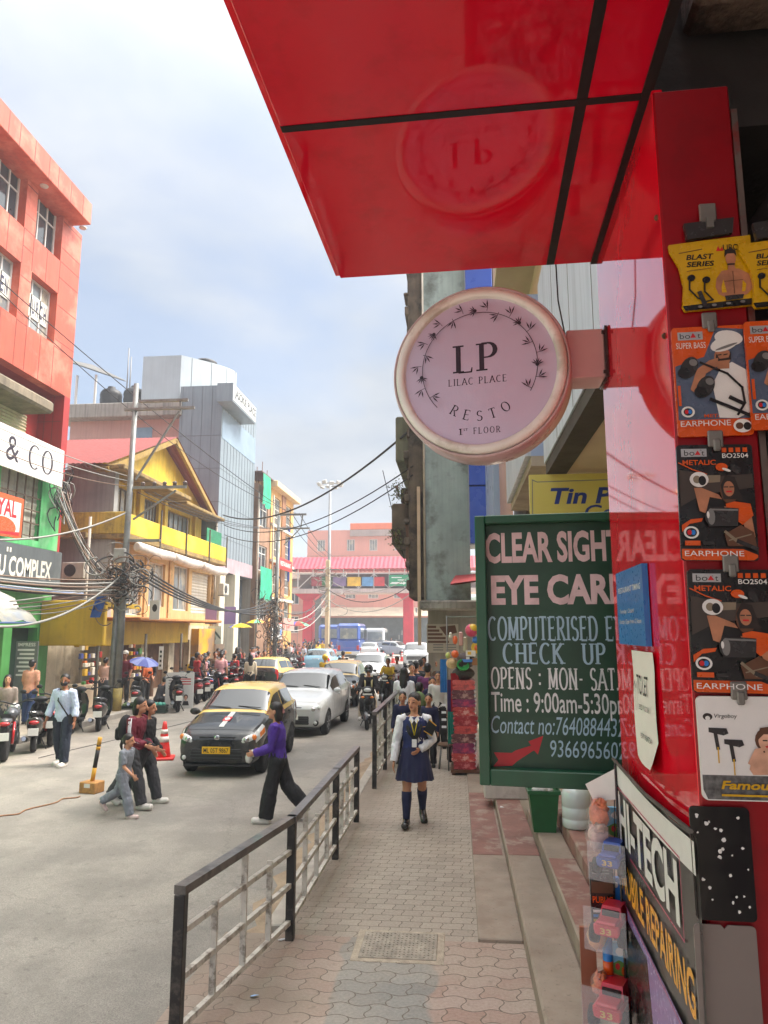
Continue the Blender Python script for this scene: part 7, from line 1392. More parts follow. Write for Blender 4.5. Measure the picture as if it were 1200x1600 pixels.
def person(label, loc, rz, H, P, O_, vox=.007, group=None, name='person'):
    th = E(name, loc, rz, label, 'person', group); J = skel(H, P); h = H; f = O_.get('f', 0); skin = SK[O_.get('skin', 's1')]; hy = R(P.get('hyaw', 0)); hp = R(P.get('hpit', 0))
    k = h / 1.6 * (1.12 if h < 1.35 else 1.0); HC = J['head']; HM = Matrix.Translation(HC) @ Euler((hp, 0, hy)).to_matrix().to_4x4()
    mb = MB()
    mb.ell((0, .008 * k, .022 * k), (.074 * k, .094 * k, .092 * k), 20, 0, HM, 14); mb.ell((0, -.022 * k, -.045 * k), (.054 * k, .062 * k, .066 * k), 16, 0, HM, 10); mb.ell((0, -.055 * k, -.085 * k), (.028 * k, .026 * k, .022 * k), 10, 0, HM)
    mb.tube([(0, -.080 * k, .022 * k), (0, -.098 * k, -.012 * k), (0, -.110 * k, -.030 * k), (0, -.085 * k, -.040 * k)], [.008 * k, .011 * k, .015 * k, .012 * k], 8, 0, True, HM)
    for s in (-1, 1): mb.ell((s * .076 * k, .012 * k, -.012 * k), (.011 * k, .02 * k, .032 * k), 8, 0, HM)
    mb.tube([HM @ Vector((0, .02 * k, -.04 * k)), J['neck'], J['chest'].lerp(J['neck'], .7)], [.046 * k, .046 * k, .06 * k], 12)
    torso(mb, J, h, -.004, f); legs(mb, J, h, -.003, f=f); arms(mb, J, h, -.002)
    for q in 'LR':
        hand(mb, J['wri' + q], J['hd' + q], 1 if q == 'L' else -1, h, P.get('curl', .35)); mb.tube([J['heel' + q], J['toe' + q]], [.028 * h, .022 * h], 8)
    me = remesh(mb, vox, 2 if vox < .01 else 1); inv = HM.inverted(); mi = []
    feat = [((s * .031 * k, -.084 * k, .004 * k), (.013 * k, .03 * k, .0065 * k), 1) for s in (-1, 1)] + [((s * .032 * k, -.085 * k, .031 * k), (.018 * k, .03 * k, .0032 * k), 1) for s in (-1, 1)] + [((0, -.09 * k, -.062 * k), (.024 * k, .03 * k, .009 * k), 2)]
    for p in me.polygons:
        c = inv @ p.center; m = 0
        if c.length < .16 * k and c.y < -.03 * k:
            for fc, fr, fi in feat:
                if sum(((c[i] - fc[i]) / fr[i]) ** 2 for i in range(3)) < 1: m = fi
        mi.append(m)
    me.polygons.foreach_set('material_index', mi); me.name = 'body'; O('body', me, [skin, EY, LP], th, fix=False)
    cv = max(vox * 1.3, .009); fd_ = .010 if vox < .012 else .006
    # hair
    hs = O_.get('hair', 'short'); hm = O_.get('hairm', HR); mb = MB()
    if hs != 'none':
        mb.ell((0, .021 * k, .043 * k), (.083 * k, .099 * k, .086 * k), 18, 0, HM, 12); mb.ell((0, .050 * k, -.005 * k), (.076 * k, .066 * k, .075 * k), 14, 0, HM)
        if hs == 'pony': mb.ell((0, .125 * k, .01 * k), (.03 * k, .03 * k, .035 * k), 10, 0, HM); mb.tube([(0, .13 * k, .0), (0, .15 * k, -.08 * k), (0.01, .13 * k, -.19 * k)], [.026 * k, .03 * k, .012 * k], 10, 0, True, HM)
        if hs == 'long': mb.tube([(0, .05 * k, .03 * k), (0, .085 * k, -.08 * k), (0, .105 * k, -.22 * k), (0, .10 * k, -.40 * k), (0, .09 * k, -.50 * k)], [.075 * k, .088 * k, .088 * k, .07 * k, .03 * k], 14, 0, True, HM, .5, up=(1, 0, 0)); [mb.tube([(s * .066 * k, -.01 * k, .04 * k), (s * .086 * k, .0, -.06 * k), (s * .08 * k, .03 * k, -.16 * k)], [.02 * k, .024 * k, .02 * k], 8, 0, True, HM) for s in (-1, 1)]
        if hs == 'bob': mb.tube([(0, .04 * k, .03 * k), (0, .06 * k, -.06 * k), (0, .065 * k, -.14 * k)], [.08 * k, .088 * k, .07 * k], 14, 0, True, HM, .75, up=(1, 0, 0))
        if hs == 'bun': mb.ell((0, .12 * k, .02 * k), (.042 * k, .036 * k, .04 * k), 10, 0, HM)
        O('hair', remesh(mb, cv, 2), hm, th, fix=False)
    # garments
    top = O_['top']; sl = O_.get('sleeve', 1.0); lo_ = O_.get('loose', .011); mb = MB(); torso(mb, J, h, lo_, f, O_.get('hem', 0), 7)
    if sl: arms(mb, J, h, lo_ * .75, sl, O_.get('wide', .4))
    sh_ = O('shirt' if not O_.get('topname') else O_['topname'], remesh(mb, cv, 3, fd_), top, th, fix=False)
    if 'vest' in O_: mb = MB(); torso(mb, J, h, lo_ + .010, f, O_.get('vhem', 1), 7); O('vest', remesh(mb, cv, 3, fd_ * .6), O_['vest'], th, fix=False)
    if 'skirt' in O_:
        mb = MB(); R_ = []; c = J['pel']; zk = c.z - .245 * h if not O_.get('sk') else O_['sk']; n = 64
        for i in range(9):
            t = i / 8; z = c.z + .065 * h + (zk - c.z - .065 * h) * t; rx_, ry_ = (.083 + .056 * t ** .8) * h + .012, (.064 + .048 * t ** .8) * h + .012; r = []
            for j in range(n): a = 2 * math.pi * j / n; w = 1 + .05 * t * math.cos(16 * a) + .02 * t * math.sin(3 * a + 1); r.append((c.x + rx_ * w * math.cos(a), c.y + ry_ * w * math.sin(a) - .012 * t, z + .008 * math.sin(5 * a) * t))
            R_.append(r)
        mb.loft(R_, 0, False, True); inner = [[(x * .97, y * .97, z + .001) for x, y, z in r] for r in R_]; mb.loft(inner, 0, False, True); O('skirt', mb, O_['skirt'], th, fix=False)
    if 'trousers' in O_: mb = MB(); legs(mb, J, h, O_.get('tl', .010), flare=O_.get('flare', .018), f=f); torso(mb, J, h, .010, f, 0, 3); O('trousers', remesh(mb, cv, 3, fd_), O_['trousers'], th, fix=False)
    if 'socks' in O_:
        mb = MB()
        for q in 'LR': b, c = J['knee' + q], J['ank' + q]; mb.tube([b.lerp(c, .12), b.lerp(c, .35), b.lerp(c, .75), c, c + Vector((0, 0, -.02 * h))], [.038 * h + .002, .038 * h + .003, .028 * h + .003, .026 * h, .024 * h], 12)
        O('socks', mb, O_['socks'], th, fix=False)
    for q in 'LR':
        a, b = J['heel' + q], J['toe' + q]; c = J['ank' + q]; mb = MB(); mb.tube([a - (b - a) * .12, a, a.lerp(b, .5), b, b + (b - a) * .10], [.020 * h, .030 * h, .031 * h, .029 * h, .016 * h], 12, 0, True, None, .95); mb.tube([c + Vector((0, 0, .012 * h)), a.lerp(b, .18) + Vector((0, 0, .02 * h)), a.lerp(b, .6) + Vector((0, 0, .008 * h))], [.026 * h, .029 * h, .024 * h], 10)
        O('shoe', remesh(mb, cv, 2), O_.get('shoes', trim), th, fix=False)
    return th, J, HM, k
white_c = clothm('white', (222, 222, 226)); navy_c = clothm('navy', (26, 30, 66)); navy2 = clothm('navy_knit', (34, 44, 92)); blk_c = clothm('black', (26, 25, 28)); dnm = clothm('denim', (44, 62, 104)); chr_c = clothm('charcoal', (58, 58, 62)); gryc = clothm('grey', (124, 128, 136)); pur = clothm('purple', (72, 40, 138)); mar = clothm('maroon', (104, 22, 42)); pch = clothm('peach', (214, 152, 122)); lbl = clothm('pale_blue', (186, 198, 220)); grnc = clothm('green', (62, 82, 62)); redc = clothm('red', (164, 36, 42)); pnkc = clothm('pink', (206, 148, 150)); yelc = clothm('yellow', (206, 170, 50)); blc = clothm('blue', (58, 120, 190)); brnc = clothm('brown', (104, 78, 60)); orgc = clothm('orange', (206, 100, 50)); plum = clothm('plum', (104, 48, 96)); crm = clothm('cream', (206, 190, 166))
blks = M('black_leather', (20, 19, 19), .25, .15, 20, coat=.4); whs = clothm('white_shoe', (214, 208, 200), .6)
# --- the schoolgirl
p = G(648, 1290, 0)
th, J, HM, k = person('schoolgirl in navy pleated skirt and vest walking towards us on the pavement', p, R(4), 1.60, dict(lean=2, legL=(-9, 22, 2), legR=(9, 4, 2), armR=(4, 14, 10, 2), armL=(-10, 16, 66, 44), hyaw=-26, hpit=R(0), twist=3, curl=.5, footL=-14), dict(skin='s1', hair='pony', f=1, top=white_c, sleeve=1.0, loose=.012, wide=.6, sk=.555, vest=navy2, vhem=1, skirt=navy_c, socks=navy_c, shoes=blks), .0055)
h = 1.6; ch, nk = J['chest'], J['neck']
mb = MB()                                                    # tie, collar, lanyard, identity card, scarf lapels
yF = -(.064 * h + .030); zc_ = nk.z - .045
mb.prism([(-.012, zc_), (.012, zc_), (.024, zc_ - .14), (0, zc_ - .17), (-.024, zc_ - .14)], 0, .010, 0, T(J['chest'].x, ch.y + yF - .008, 0)); O('tie', mb, [M('striped_tie', (52, 48, 40), .6, .1, 9)], th)
mb = MB(); c0 = Vector((ch.x, ch.y + yF - .006, zc_))
for s in (-1, 1): mb.tube([c0 + Vector((s * .052, .05, .035)), c0 + Vector((s * .04, .005, -.02)), c0 + Vector((s * .018, -.008, -.11)), c0 + Vector((0, -.006, -.19))], .0055, 6)
O('lanyard', mb, flat('lanyard_yellow', (216, 196, 30)), th)
mb = MB(); [mb.add([c0 + Vector(v) for v in ((0, -.004, -.005), (s * .048, .028, .045), (s * .066, .020, -.005), (s * .028, -.012, -.045))], [(0, 1, 2, 3)]) for s in (-1, 1)]; O('collar', mb, white_c, th, fix=False)
O('identity_card', MB().box((c0.x - .03, c0.y - .026, c0.z - .33), (c0.x + .03, c0.y - .020, c0.z - .235), 0, None, .004), flat('card_white', (226, 226, 226)), th)
mb = MB(); sc_pts = []
for s in (-1, 1): mb.tube([nk + Vector((s * .02, .06, .02)), nk + Vector((s * .075, .02, -.0)), ch + Vector((s * .085, -.09, .04)), ch + Vector((s * .06, -.125, -.06)), ch + Vector((.01, -.13, -.13))], [.03, .036, .034, .03, .03], 10, 0, True, None, .5)
O('shawl', remesh(mb, .009, 3), blk_c, th, fix=False)
mb = MB(); a = J['shoL'] + Vector((.01, -.075, -.06)); mb.prism([(-.05, -.10), (.06, -.14), (.11, -.02), (.02, .06)], -.02, .02, 0, Matrix.Translation(a)); O('folded_blazer', mb, blk_c, th)
gd_ = flat('gold_braid', (214, 160, 40)); mb = MB(); bar(mb, a + Vector((-.05, -.026, -.08)), a + Vector((.05, -.026, -.14)), .008, .01); bar(mb, a + Vector((.02, -.026, .055)), a + Vector((.11, -.026, -.02)), .008, .012); bar(mb, a + Vector((-.10, -.026, -.035)), a + Vector((-.03, -.026, -.03)), .008, .008); O('gold_trim', mb, gd_, th)
# --- woman in purple crossing in front of the taxi
p = G(432, 1284, RZ)
th, J, HM, k = person('woman in purple sweater and flared black trousers crossing before the nearest taxi', p, R(-86), 1.56, dict(lean=4, legL=(12, 3, 1), legR=(-20, 22, 1), armL=(8, 6, 66, 12), armR=(2, 5, 70, 14), hlean=4, footR=-25, curl=.8), dict(hair='bob', f=1, top=pur, sleeve=1.0, loose=.016, hem=1, wide=.7, trousers=blk_c, flare=.05, tl=.012, shoes=whs), .006)
w_ = (J['wriL'] + J['wriR']) / 2 + Vector((0, -.07, -.02)); mb = MB(); rr = random.Random(8)
mb.ell(w_, (.055, .05, .05), 12); mb.ell(w_ + Vector((.0, -.05, -.06)), (.045, .05, .07), 12); mb.v[:] = [v + Vector((rr.uniform(-.008, .008),) * 3) for v in mb.v]
O('plastic_bag', mb, M('clear_plastic', (196, 196, 190), .2, .2, 9, .4, coat=.5), None, Matrix.Translation(p) @ Vector((0, 0, 0)), R(-86), 'small clear plastic bag held by the woman in purple', 'bag')
O('hair_claw', MB().loft([[HM @ Vector((.03 * math.cos(a), .125 * k + .012 * math.sin(a * 2), .035 * math.sin(a) + z)) for a in [R(45 * q) for q in range(8)]] for z in (0, .012)]), flat('claw_pink', (190, 130, 130), .3), th)
# --- man in a pale shirt with mask
p = G(94, 1196, RZ)
th, J, HM, k = person('man in pale blue shirt and black face mask walking on the left of the road', p, R(-4), 1.70, dict(lean=2, legL=(9, 6, 3), legR=(-7, 12, 3), armL=(-4, 14, 18, 2), armR=(4, 15, 16, 2), hyaw=20), dict(skin='s2', hair='short', top=lbl, sleeve=.82, loose=.022, wide=.8, trousers=clothm('ink_blue', (30, 38, 54)), flare=.02, tl=.016, shoes=whs), .007)
mb = MB(); mb.ell((0, -.050 * k, -.050 * k), (.062 * k, .066 * k, .048 * k), 14, 0, HM); O('face_mask', mb, blk_c, th)
mb = MB(); mb.tube([J['neck'] + Vector((-.07, -.03, .01)), J['chest'] + Vector((-.03, -.155, -.04)), J['waist'] + Vector((.08, -.145, 0)), J['pel'] + Vector((.17, -.06, -.02))], .014, 6, 0, True, None, .5); mb.box((J['pel'].x + .15, J['pel'].y - .1, J['pel'].z - .12), (J['pel'].x + .22, J['pel'].y + .1, J['pel'].z + .06), 0, None, .02); O('sling_bag', mb, blk_c, th)
# --- woman and child crossing to the right
p = G(203, 1262, RZ)
th, J, HM, k = person('woman in maroon track jacket with white sleeve stripes crossing the road', p, R(84), 1.58, dict(lean=6, legL=(-22, 18, 1), legR=(22, 8, 1), armL=(2, 6, 40, 6), armR=(8, 6, 66, 4), hlean=8, footL=-16), dict(hair='bob', f=1, top=mar, sleeve=.95, loose=.018, hem=1, wide=.7, trousers=chr_c, flare=.02, tl=.018, shoes=whs), .006)
mb = MB()
for o in (-.018, 0, .018): mb.tube([J['shoR'] + Vector((-.052, o - .01, .035)), J['shoR'].lerp(J['elbR'], .5) + Vector((-.068, o, 0)), J['elbR'] + Vector((-.058, o, .01)), J['elbR'].lerp(J['wriR'], .6) + Vector((-.054, o * .6, .01))], .0065, 5)
O('sleeve_stripe', mb, white_c, th); mb = MB(); mb.ell(J['chest'] + Vector((0, .17, -.04)), (.14, .10, .20), 16); mb.box((-.10, J['chest'].y + .2, J['chest'].z - .2), (.10, J['chest'].y + .30, J['chest'].z - .02), 0, None, .03); O('backpack', mb, blk_c, th)
p = G(221, 1256, RZ)
th, J, HM, k = person('dark haired person half hidden beyond the woman in maroon', p, R(86), 1.52, dict(lean=4, legL=(18, 4, 1), legR=(-16, 14, 1), armR=(2, 5, 66, 2), armL=(0, 6, 40, 2), hlean=6), dict(hair='bob', f=1, top=blk_c, sleeve=1, trousers=chr_c, tl=.018, shoes=whs), .009)
p = G(190, 1276, RZ)
th, J, HM, k = person('small child in grey tracksuit running across the road', p, R(86), 1.12, dict(lean=6, legL=(-26, 34, 1), legR=(20, 4, 2), armR=(14, 10, 40, 2), armL=(-14, 8, 40, 2), footL=-24), dict(hair='pony', f=1, top=gryc, sleeve=.5, loose=.016, hem=0, trousers=gryc, flare=.016, tl=.012, shoes=clothm('pale_pink_shoe', (214, 190, 184))), .0055)
# --- riders
def rider(at, rz, label, o, seat=.80, vox=.010):
    return person(label, at, rz, 1.66, dict(lean=6, seat=seat, legL=(72, 78, 10), legR=(72, 78, 10), armL=(34, 14, 34, 0), armR=(34, 14, 34, 0), curl=1.0), o, vox)
def helmet(th, HM, k, m, visor=True):
    mb = MB().ell((0, .012 * k, .03 * k), (.118 * k, .135 * k, .125 * k), 18, 0, HM); O('helmet', mb, m, th)
    if visor: O('visor', MB().ell((0, -.035 * k, .0), (.098 * k, .105 * k, .05 * k), 14, 0, HM), carglass, th)
def back_of(o, d=.25): v = Matrix.Rotation(o.rotation_euler.z, 3, 'Z') @ Vector((0, d, 0)); return o.location + v
th, J, HM, k = rider(back_of(rid1), rid1.rotation_euler.z, 'rider in black helmet and dark jacket with pale straps coming towards us', dict(hair='none', top=blk_c, loose=.03, trousers=crm, shoes=whs)); helmet(th, HM, k, M('black_helmet', (24, 24, 26), .15, .1, 6, coat=.6))
mb = MB(); [mb.tube([J['sho' + q].lerp(J['neck'], .4) + Vector((0, -.02, .05)), J['chest'] + Vector((s * .09, -.15, 0)), J['waist'] + Vector((s * .09, -.14, 0))], .022, 6, 0, True, None, .4) for q, s in (('L', 1), ('R', -1))]; O('reflective_strap', mb, clothm('strap', (214, 200, 150)), th)
rider(back_of(rid2), rid2.rotation_euler.z, 'bareheaded rider in yellow shirt on a black scooter', dict(skin='s2', hair='short', top=yelc, sleeve=.5, trousers=chr_c))
rider(back_of(rid3), rid3.rotation_euler.z, 'rider in white checked shirt behind the rider in yellow', dict(skin='s2', hair='short', top=white_c, sleeve=.9, trousers=plum))
th, J, HM, k = rider(back_of(rid4), rid4.rotation_euler.z, 'rider in yellow vest and yellow helmet seen from behind', dict(hair='none', top=yelc, trousers=blk_c)); helmet(th, HM, k, M('yellow_helmet', (214, 176, 40), .3, .1, 6, coat=.3), False)
# --- smaller people: build a few figures once, then copy them with other clothes
PS = {}
HOLD = (-60, -40, 0)
def proto(key, P, o, H=1.64): PS[key] = (P, o, H)
tm, bm_, hm_ = clothm('top_base', (120, 120, 120)), clothm('bottom_base', (60, 60, 64)), HR
proto('stand', dict(armL=(4, 8, 14, 6), armR=(-4, 8, 20, 6)), dict(top=tm, trousers=bm_, sleeve=.95))
proto('tee', dict(lean=4, armL=(6, 12, 30, 10), armR=(-8, 10, 12, 2), legL=(6, 6, 3), legR=(-6, 10, 3)), dict(top=tm, trousers=bm_, sleeve=.5, loose=.022))
proto('walk', dict(lean=4, legL=(18, 4, 2), legR=(-16, 20, 2), armL=(-14, 8, 14, 2), armR=(14, 8, 22, 2), footR=-14), dict(top=tm, trousers=bm_, sleeve=1.0))
proto('woman', dict(lean=3, legL=(10, 4, 1), legR=(-8, 10, 1), armL=(6, 8, 46, 14), armR=(-6, 8, 20, 4)), dict(top=tm, trousers=bm_, sleeve=.9, hair='long', f=1, hem=0), 1.56)
proto('bun', dict(lean=5, armL=(10, 8, 50, 20), armR=(8, 8, 46, 16)), dict(top=tm, trousers=bm_, sleeve=.5, hair='bun', f=1, hem=0), 1.55)
proto('crouch', dict(lean=24, seat=.30, legL=(92, 118, 10), legR=(92, 118, 10), armL=(40, 8, 30, 12), armR=(40, 8, 30, 12), hlean=12), dict(top=tm, trousers=bm_, sleeve=1.0, loose=.024), 1.6)
proto('boy', dict(armL=(-2, 8, 12, 2), armR=(6, 10, 30, 2), legL=(8, 4, 2), legR=(-8, 12, 2)), dict(top=tm, trousers=bm_, sleeve=1.0), 1.28)
made = {}
def crowd(key, at, rz, label, top, bot, hair=None, H=None, skin=None, group=None):
    P, o, h0 = PS[key]
    if key not in made:
        r = person(label, at, R(rz), h0, P, o, .015)[0]; made[key] = r; src = r
        for c in r.children:
            for sl in c.material_slots:
                k_ = sl.material.name
                q = {'cloth_top_base': top, 'cloth_bottom_base': bot}.get(k_)
                if q: sl.link = 'OBJECT'; sl.material = q
        if group: r['group'] = group
        return r
    r = dup(made[key], at, R(rz), label)
    for c in r.children:
        for sl, base in zip(c.material_slots, c.data.materials):
            q = {'cloth_top_base': top, 'cloth_bottom_base': bot, 'dark_hair': hair, 'skin_warm': skin}.get(base.name)
            if q: sl.link = 'OBJECT'; sl.material = q
    if group: r['group'] = group
    elif 'group' in r.keys(): del r['group']
    if H: s = H / h0; r.scale = (s, s, s)
    return r
def hd(px, py, z0=RZ, H=1.6):
    """ground point below a head top seen at the pixel"""
    q = G(px, py, z0 + H); return Vector((q.x, q.y, z0))
s2 = SK['s2']
p = G(42, 1132, .02); crowd('tee', p, 178, 'man in peach shirt and jeans walking away along the left pavement', pch, dnm, H=1.68)
crowd('woman', G(4, 1168, RZ), 30, 'dark haired person in patterned grey top cut by the left picture edge', clothm('camouflage', (142, 128, 116)), chr_c, H=1.6)
crowd('bun', G(160, 1106, .02), 180, 'woman in pale pink sleeveless top standing behind the pole', clothm('pale_pink', (216, 170, 150)), chr_c, skin=s2)
cp = crowd('tee', G(192, 1098, .02), 10, 'man in maroon shirt and white cap by the utility pole', mar, blk_c, skin=s2, H=1.68)
O('cap', MB().ell((0, 0, 1.60), (.098, .112, .085), 14).ell((0, -.11, 1.585), (.07, .08, .014), 12), whs, cp)
crowd('crouch', G(246, 1106, RZ), 150, 'vendor in dark jacket crouching behind the green crates', chr_c, blk_c)
crowd('bun', G(226, 1100, RZ), 60, 'woman in orange and black under the blue umbrella', orgc, blk_c, H=1.5)
crowd('woman', G(232, 1094, RZ), 20, 'woman in dark top standing behind the blue umbrella', blk_c, brnc)
CR = [('woman', 301, 1024, 170, 'woman in mustard top beside the cream columns', yelc, dnm), ('stand', 325, 1019, 150, 'man in dark green jacket near the cream columns', grnc, blk_c), ('tee', 346, 1022, 190, 'person in dusty pink shirt among the parked scooters', pnkc, chr_c), ('walk', 318, 1023, 200, 'person in charcoal jacket standing close behind the parked scooters', chr_c, blk_c), ('tee', 367, 1019, 160, 'person in bright red shirt past the tower columns', redc, blk_c), ('bun', 336, 1020, 30, 'woman in brown top past the cream columns', brnc, chr_c), ('stand', 381, 1017, 20, 'person in black jacket past the tower columns', blk_c, chr_c), ('woman', 392, 1023, 200, 'woman in cream top under the green nets', crm, blk_c), ('stand', 404, 1015, 140, 'man in red and black top by the market stalls', redc, chr_c), ('tee', 413, 1019, 30, 'person in grey shirt near the tangled pole', gryc, blk_c), ('walk', 375, 1012, 180, 'person in navy jacket walking past the unfinished building', navy_c, chr_c), ('bun', 398, 1010, 20, 'woman in plum top by the market stalls', plum, blk_c), ('stand', 433, 1009, 175, 'man in wine red jacket with pale stripes by the tangled pole', mar, chr_c), ('tee', 447, 1006, 30, 'person in white shirt below the striped umbrella', white_c, blk_c), ('walk', 425, 1007, 190, 'person in dark blue jacket near the tangled pole', navy_c, blk_c), ('stand', 459, 1001, 180, 'person in black coat below the striped umbrella', blk_c, chr_c), ('woman', 467, 1004, 10, 'woman in pink top beyond the striped umbrella', pnkc, blk_c), ('stand', 476, 999, 170, 'man in blue jacket near the red footbridge pillar', blc, chr_c), ('bun', 484, 1001, 20, 'woman in wine top near the red footbridge pillar', mar, blk_c), ('tee', 492, 998, 160, 'person in grey top near the mast', gryc, chr_c), ('stand', 499, 997, 20, 'person in black near the mast', blk_c, blk_c), ('walk', 441, 999, 170, 'person in pale blue shirt deep in the market crowd', lbl, chr_c), ('stand', 419, 999, 20, 'person in brown jacket deep in the market crowd', brnc, chr_c), ('woman', 452, 996, 180, 'woman in green top deep in the market crowd', grnc, blk_c), ('tee', 409, 998, 170, 'person in bright blue shirt by the yellow umbrella', blc, chr_c), ('stand', 386, 1003, 20, 'person in white top by the yellow umbrella', white_c, blk_c),
 ('stand', 536, 1019, 178, 'person in black hooded jacket standing between the car lines', blk_c, blk_c), ('walk', 604, 997, 200, 'man in black jacket crossing near the white van', blk_c, chr_c), ('walk', 611, 996, 60, 'person in dark blue top crossing near the white van', navy_c, dnm), ('stand', 619, 993, 10, 'person in beige top under the footbridge stair', crm, brnc), ('walk', 630, 993, 160, 'person in white shirt under the footbridge', white_c, blk_c), ('stand', 641, 994, 20, 'person in blue jacket under the footbridge', blc, dnm), ('stand', 615, 991, 190, 'person in black far under the footbridge stair', blk_c, blk_c), ('walk', 507, 995, 30, 'person in brown top by the blue bus', brnc, blk_c)]
for key, x, y, rz, lb, tp, bt_ in CR: crowd(key, hd(x, y), rz, lb, tp, bt_, skin=s2 if (x * 7) % 3 == 0 else None, H=1.5 + .2 * ((x * 13) % 10) / 10, group='people in the far street crowd')
# right pavement
crowd('woman', hd(631, 1044, 0, 1.6), 176, 'woman with long loose hair in white top walking away by the railing', white_c, chr_c, H=1.62)
q = crowd('boy', hd(629, 1081, 0, 1.28), 4, 'schoolboy in dark blazer resting a hand on the railing', navy_c, blk_c); 
def lany(o, H): O('lanyard', MB().tube([(-.05, -.07, H * .80), (0, -.125, H * .62), (.05, -.07, H * .80)], .008, 5).box((-.025, -.14, H * .53), (.025, -.132, H * .61)), flat('lanyard_yellow', (1, 1, 1)), o)
lany(q, 1.28); q = crowd('boy', hd(670, 1084, 0, 1.26), -6, 'second schoolboy in dark blazer behind the schoolgirl', navy_c, blk_c, H=1.26); lany(q, 1.28)
crowd('stand', hd(685, 1048, 0, 1.56), -4, 'woman in white top and open black jacket facing us beside the stall', clothm('off_white', (206, 200, 196)), blk_c, H=1.56)
crowd('boy', hd(675, 1058, 0, 1.4), 10, 'schoolchild in navy blazer beside the woman in white top', navy_c, blk_c, H=1.4)
for x, y, tp, lb, H in ((668, 1036, plum, 'man in purple shirt walking away past the stall', 1.68), (650, 1032, blk_c, 'person with black backpack walking away on the right pavement', 1.66), (657, 1030, chr_c, 'person in charcoal jacket walking away on the right pavement', 1.62), (681, 1030, brnc, 'woman in dark brown top farther along the right pavement', 1.58), (643, 1036, navy_c, 'person in navy jacket near the far white car', 1.6), (662, 1026, gryc, 'person in grey hood far along the right pavement', 1.6), (674, 1025, blk_c, 'person in black far along the right pavement', 1.6)):
    crowd('walk' if x % 2 else 'stand', hd(x, y, 0, H), 180 if 'away' in lb else 10, lb, tp, blk_c, H=H)
bp_ = hd(655, 1060, 0, 1.5); q = crowd('boy', bp_, 178, 'schoolchild with olive green backpack walking away', lbl, navy_c, H=1.42); O('backpack', MB().ell((0, .14, .98), (.13, .10, .17), 14), clothm('olive', (108, 128, 84)), q)

PL = ('by the cream columns', 'under the green nets', 'by the tan apartment block', 'under the red shop sign', 'left of the tangled pole', 'right of the tangled pole', 'near the pink corner house')
for i in range(42):
    c, n_ = ((redc, 'red'), (blk_c, 'black'), (gryc, 'grey'), (pnkc, 'pink'), (brnc, 'brown'), (white_c, 'white'))[i % 6]; k_ = i // 6; px = 322 + k_ * 23 + rr.uniform(-8, 8); Y = 27 + k_ * 4.6 + rr.uniform(-1, 1); q = V(px, 985, Y); q.x = max(-11.4, min(q.x, -8.6 - (k_ < 2)))
    crowd(('stand', 'tee', 'walk', 'woman', 'bun')[(i * 7 + k_) % 5], Vector((q.x, Y, RZ)), rr.uniform(0, 360), 'person in %s top in the crowd %s' % (n_, PL[k_]), c, (blk_c, chr_c, dnm)[i % 3], skin=s2 if i % 4 == 0 else None, H=rr.uniform(1.5, 1.74), group='people in the far street crowd')

for i in range(18):
    c, n_ = ((blk_c, 'black'), (redc, 'red'), (lbl, 'pale blue'), (chr_c, 'charcoal'), (yelc, 'yellow'), (gryc, 'grey'))[i % 6]; w_ = ('left of the blue buses', 'before the blue buses', 'before the footbridge pillar')[i // 6]; Y = 50 + (i // 6) * 6 + rr.uniform(-2, 2); q = V(448 + (i % 6) * 13 + rr.uniform(-5, 5), 985, Y)
    crowd(('stand', 'walk', 'tee', 'woman')[i % 4], Vector((q.x, Y, RZ)), rr.uniform(0, 360), 'person in %s top standing far off %s' % (n_, w_), c, (blk_c, chr_c, dnm)[i % 3], skin=s2 if i % 3 == 0 else None, H=rr.uniform(1.5, 1.74), group='people in the far street crowd')
# ================================================================ STREET THINGS
cone_r = M('cone_red', (206, 44, 40), .45, .15, 5, .05, dirt=.3); cone_w = M('cone_white', (216, 206, 200), .4, .12, 6, dirt=.3)
def cone(loc, h, label, rz=0):
    th = E('traffic_cone', loc, rz, label, 'traffic cone', 'orange traffic cones on the road'); w = h * .30
    O('base', MB().box((-w, -w, 0), (w, w, h * .07), 0, None, .015), cone_r, th); pr = lambda z: h * (.20 - .155 * z)
    O('body', MB().lathe([(pr(0), h * .07)] + [(pr(z), h * (.07 + .93 * z)) for z in (.2, .45, .7, .9, 1)] + [(0, h)], 22), cone_r, th)
    for z0, z1 in ((.42, .58), (.66, .78)): O('reflective_band', MB().lathe([(pr(z0) + .004, h * (.07 + .93 * z0)), (pr(z1) + .004, h * (.07 + .93 * z1))], 22), cone_w, th)
cone(G(255, 1186, RZ), .72, 'orange traffic cone beside the nearest taxi', .3)
for px, py, lb in ((614, 1036, 'middle of three small orange cones at the junction'), (599, 1034, 'leftmost of three small orange cones at the junction'), (628, 1033, 'rightmost of three small orange cones at the junction')): cone(G(px, py, RZ), .8, lb)
p = G(515, 1034, RZ); o = E('road_barrier', p, 0, 'small red plastic road barrier near the blue bus', 'barrier'); O('body', MB().prism([(-.55, 0), (.55, 0), (.45, .25), (.5, .9), (.3, 1.0), (-.3, 1.0), (-.5, .9), (-.45, .25)], -.2, .2), cone_r, o)
p = G(143, 1238, RZ); o = E('makeshift_bollard', p, R(-12), 'yellow and black striped post set in a tan block on the road', 'bollard')
O('block', MB().box((-.15, -.12, 0), (.15, .12, .17), 0, None, .012), M('tan_block', (176, 128, 72), .8, .2, 5, .3, stain=((120, 90, 60), .6, 7)), o)
a, b = Vector((0, 0, .16)), Vector((.10, 0, .84)); yb_, kb_ = M('post_yellow', (206, 150, 40), .5, .15, 8, dirt=.3), M('post_black', (30, 29, 30), .5, .15, 8)
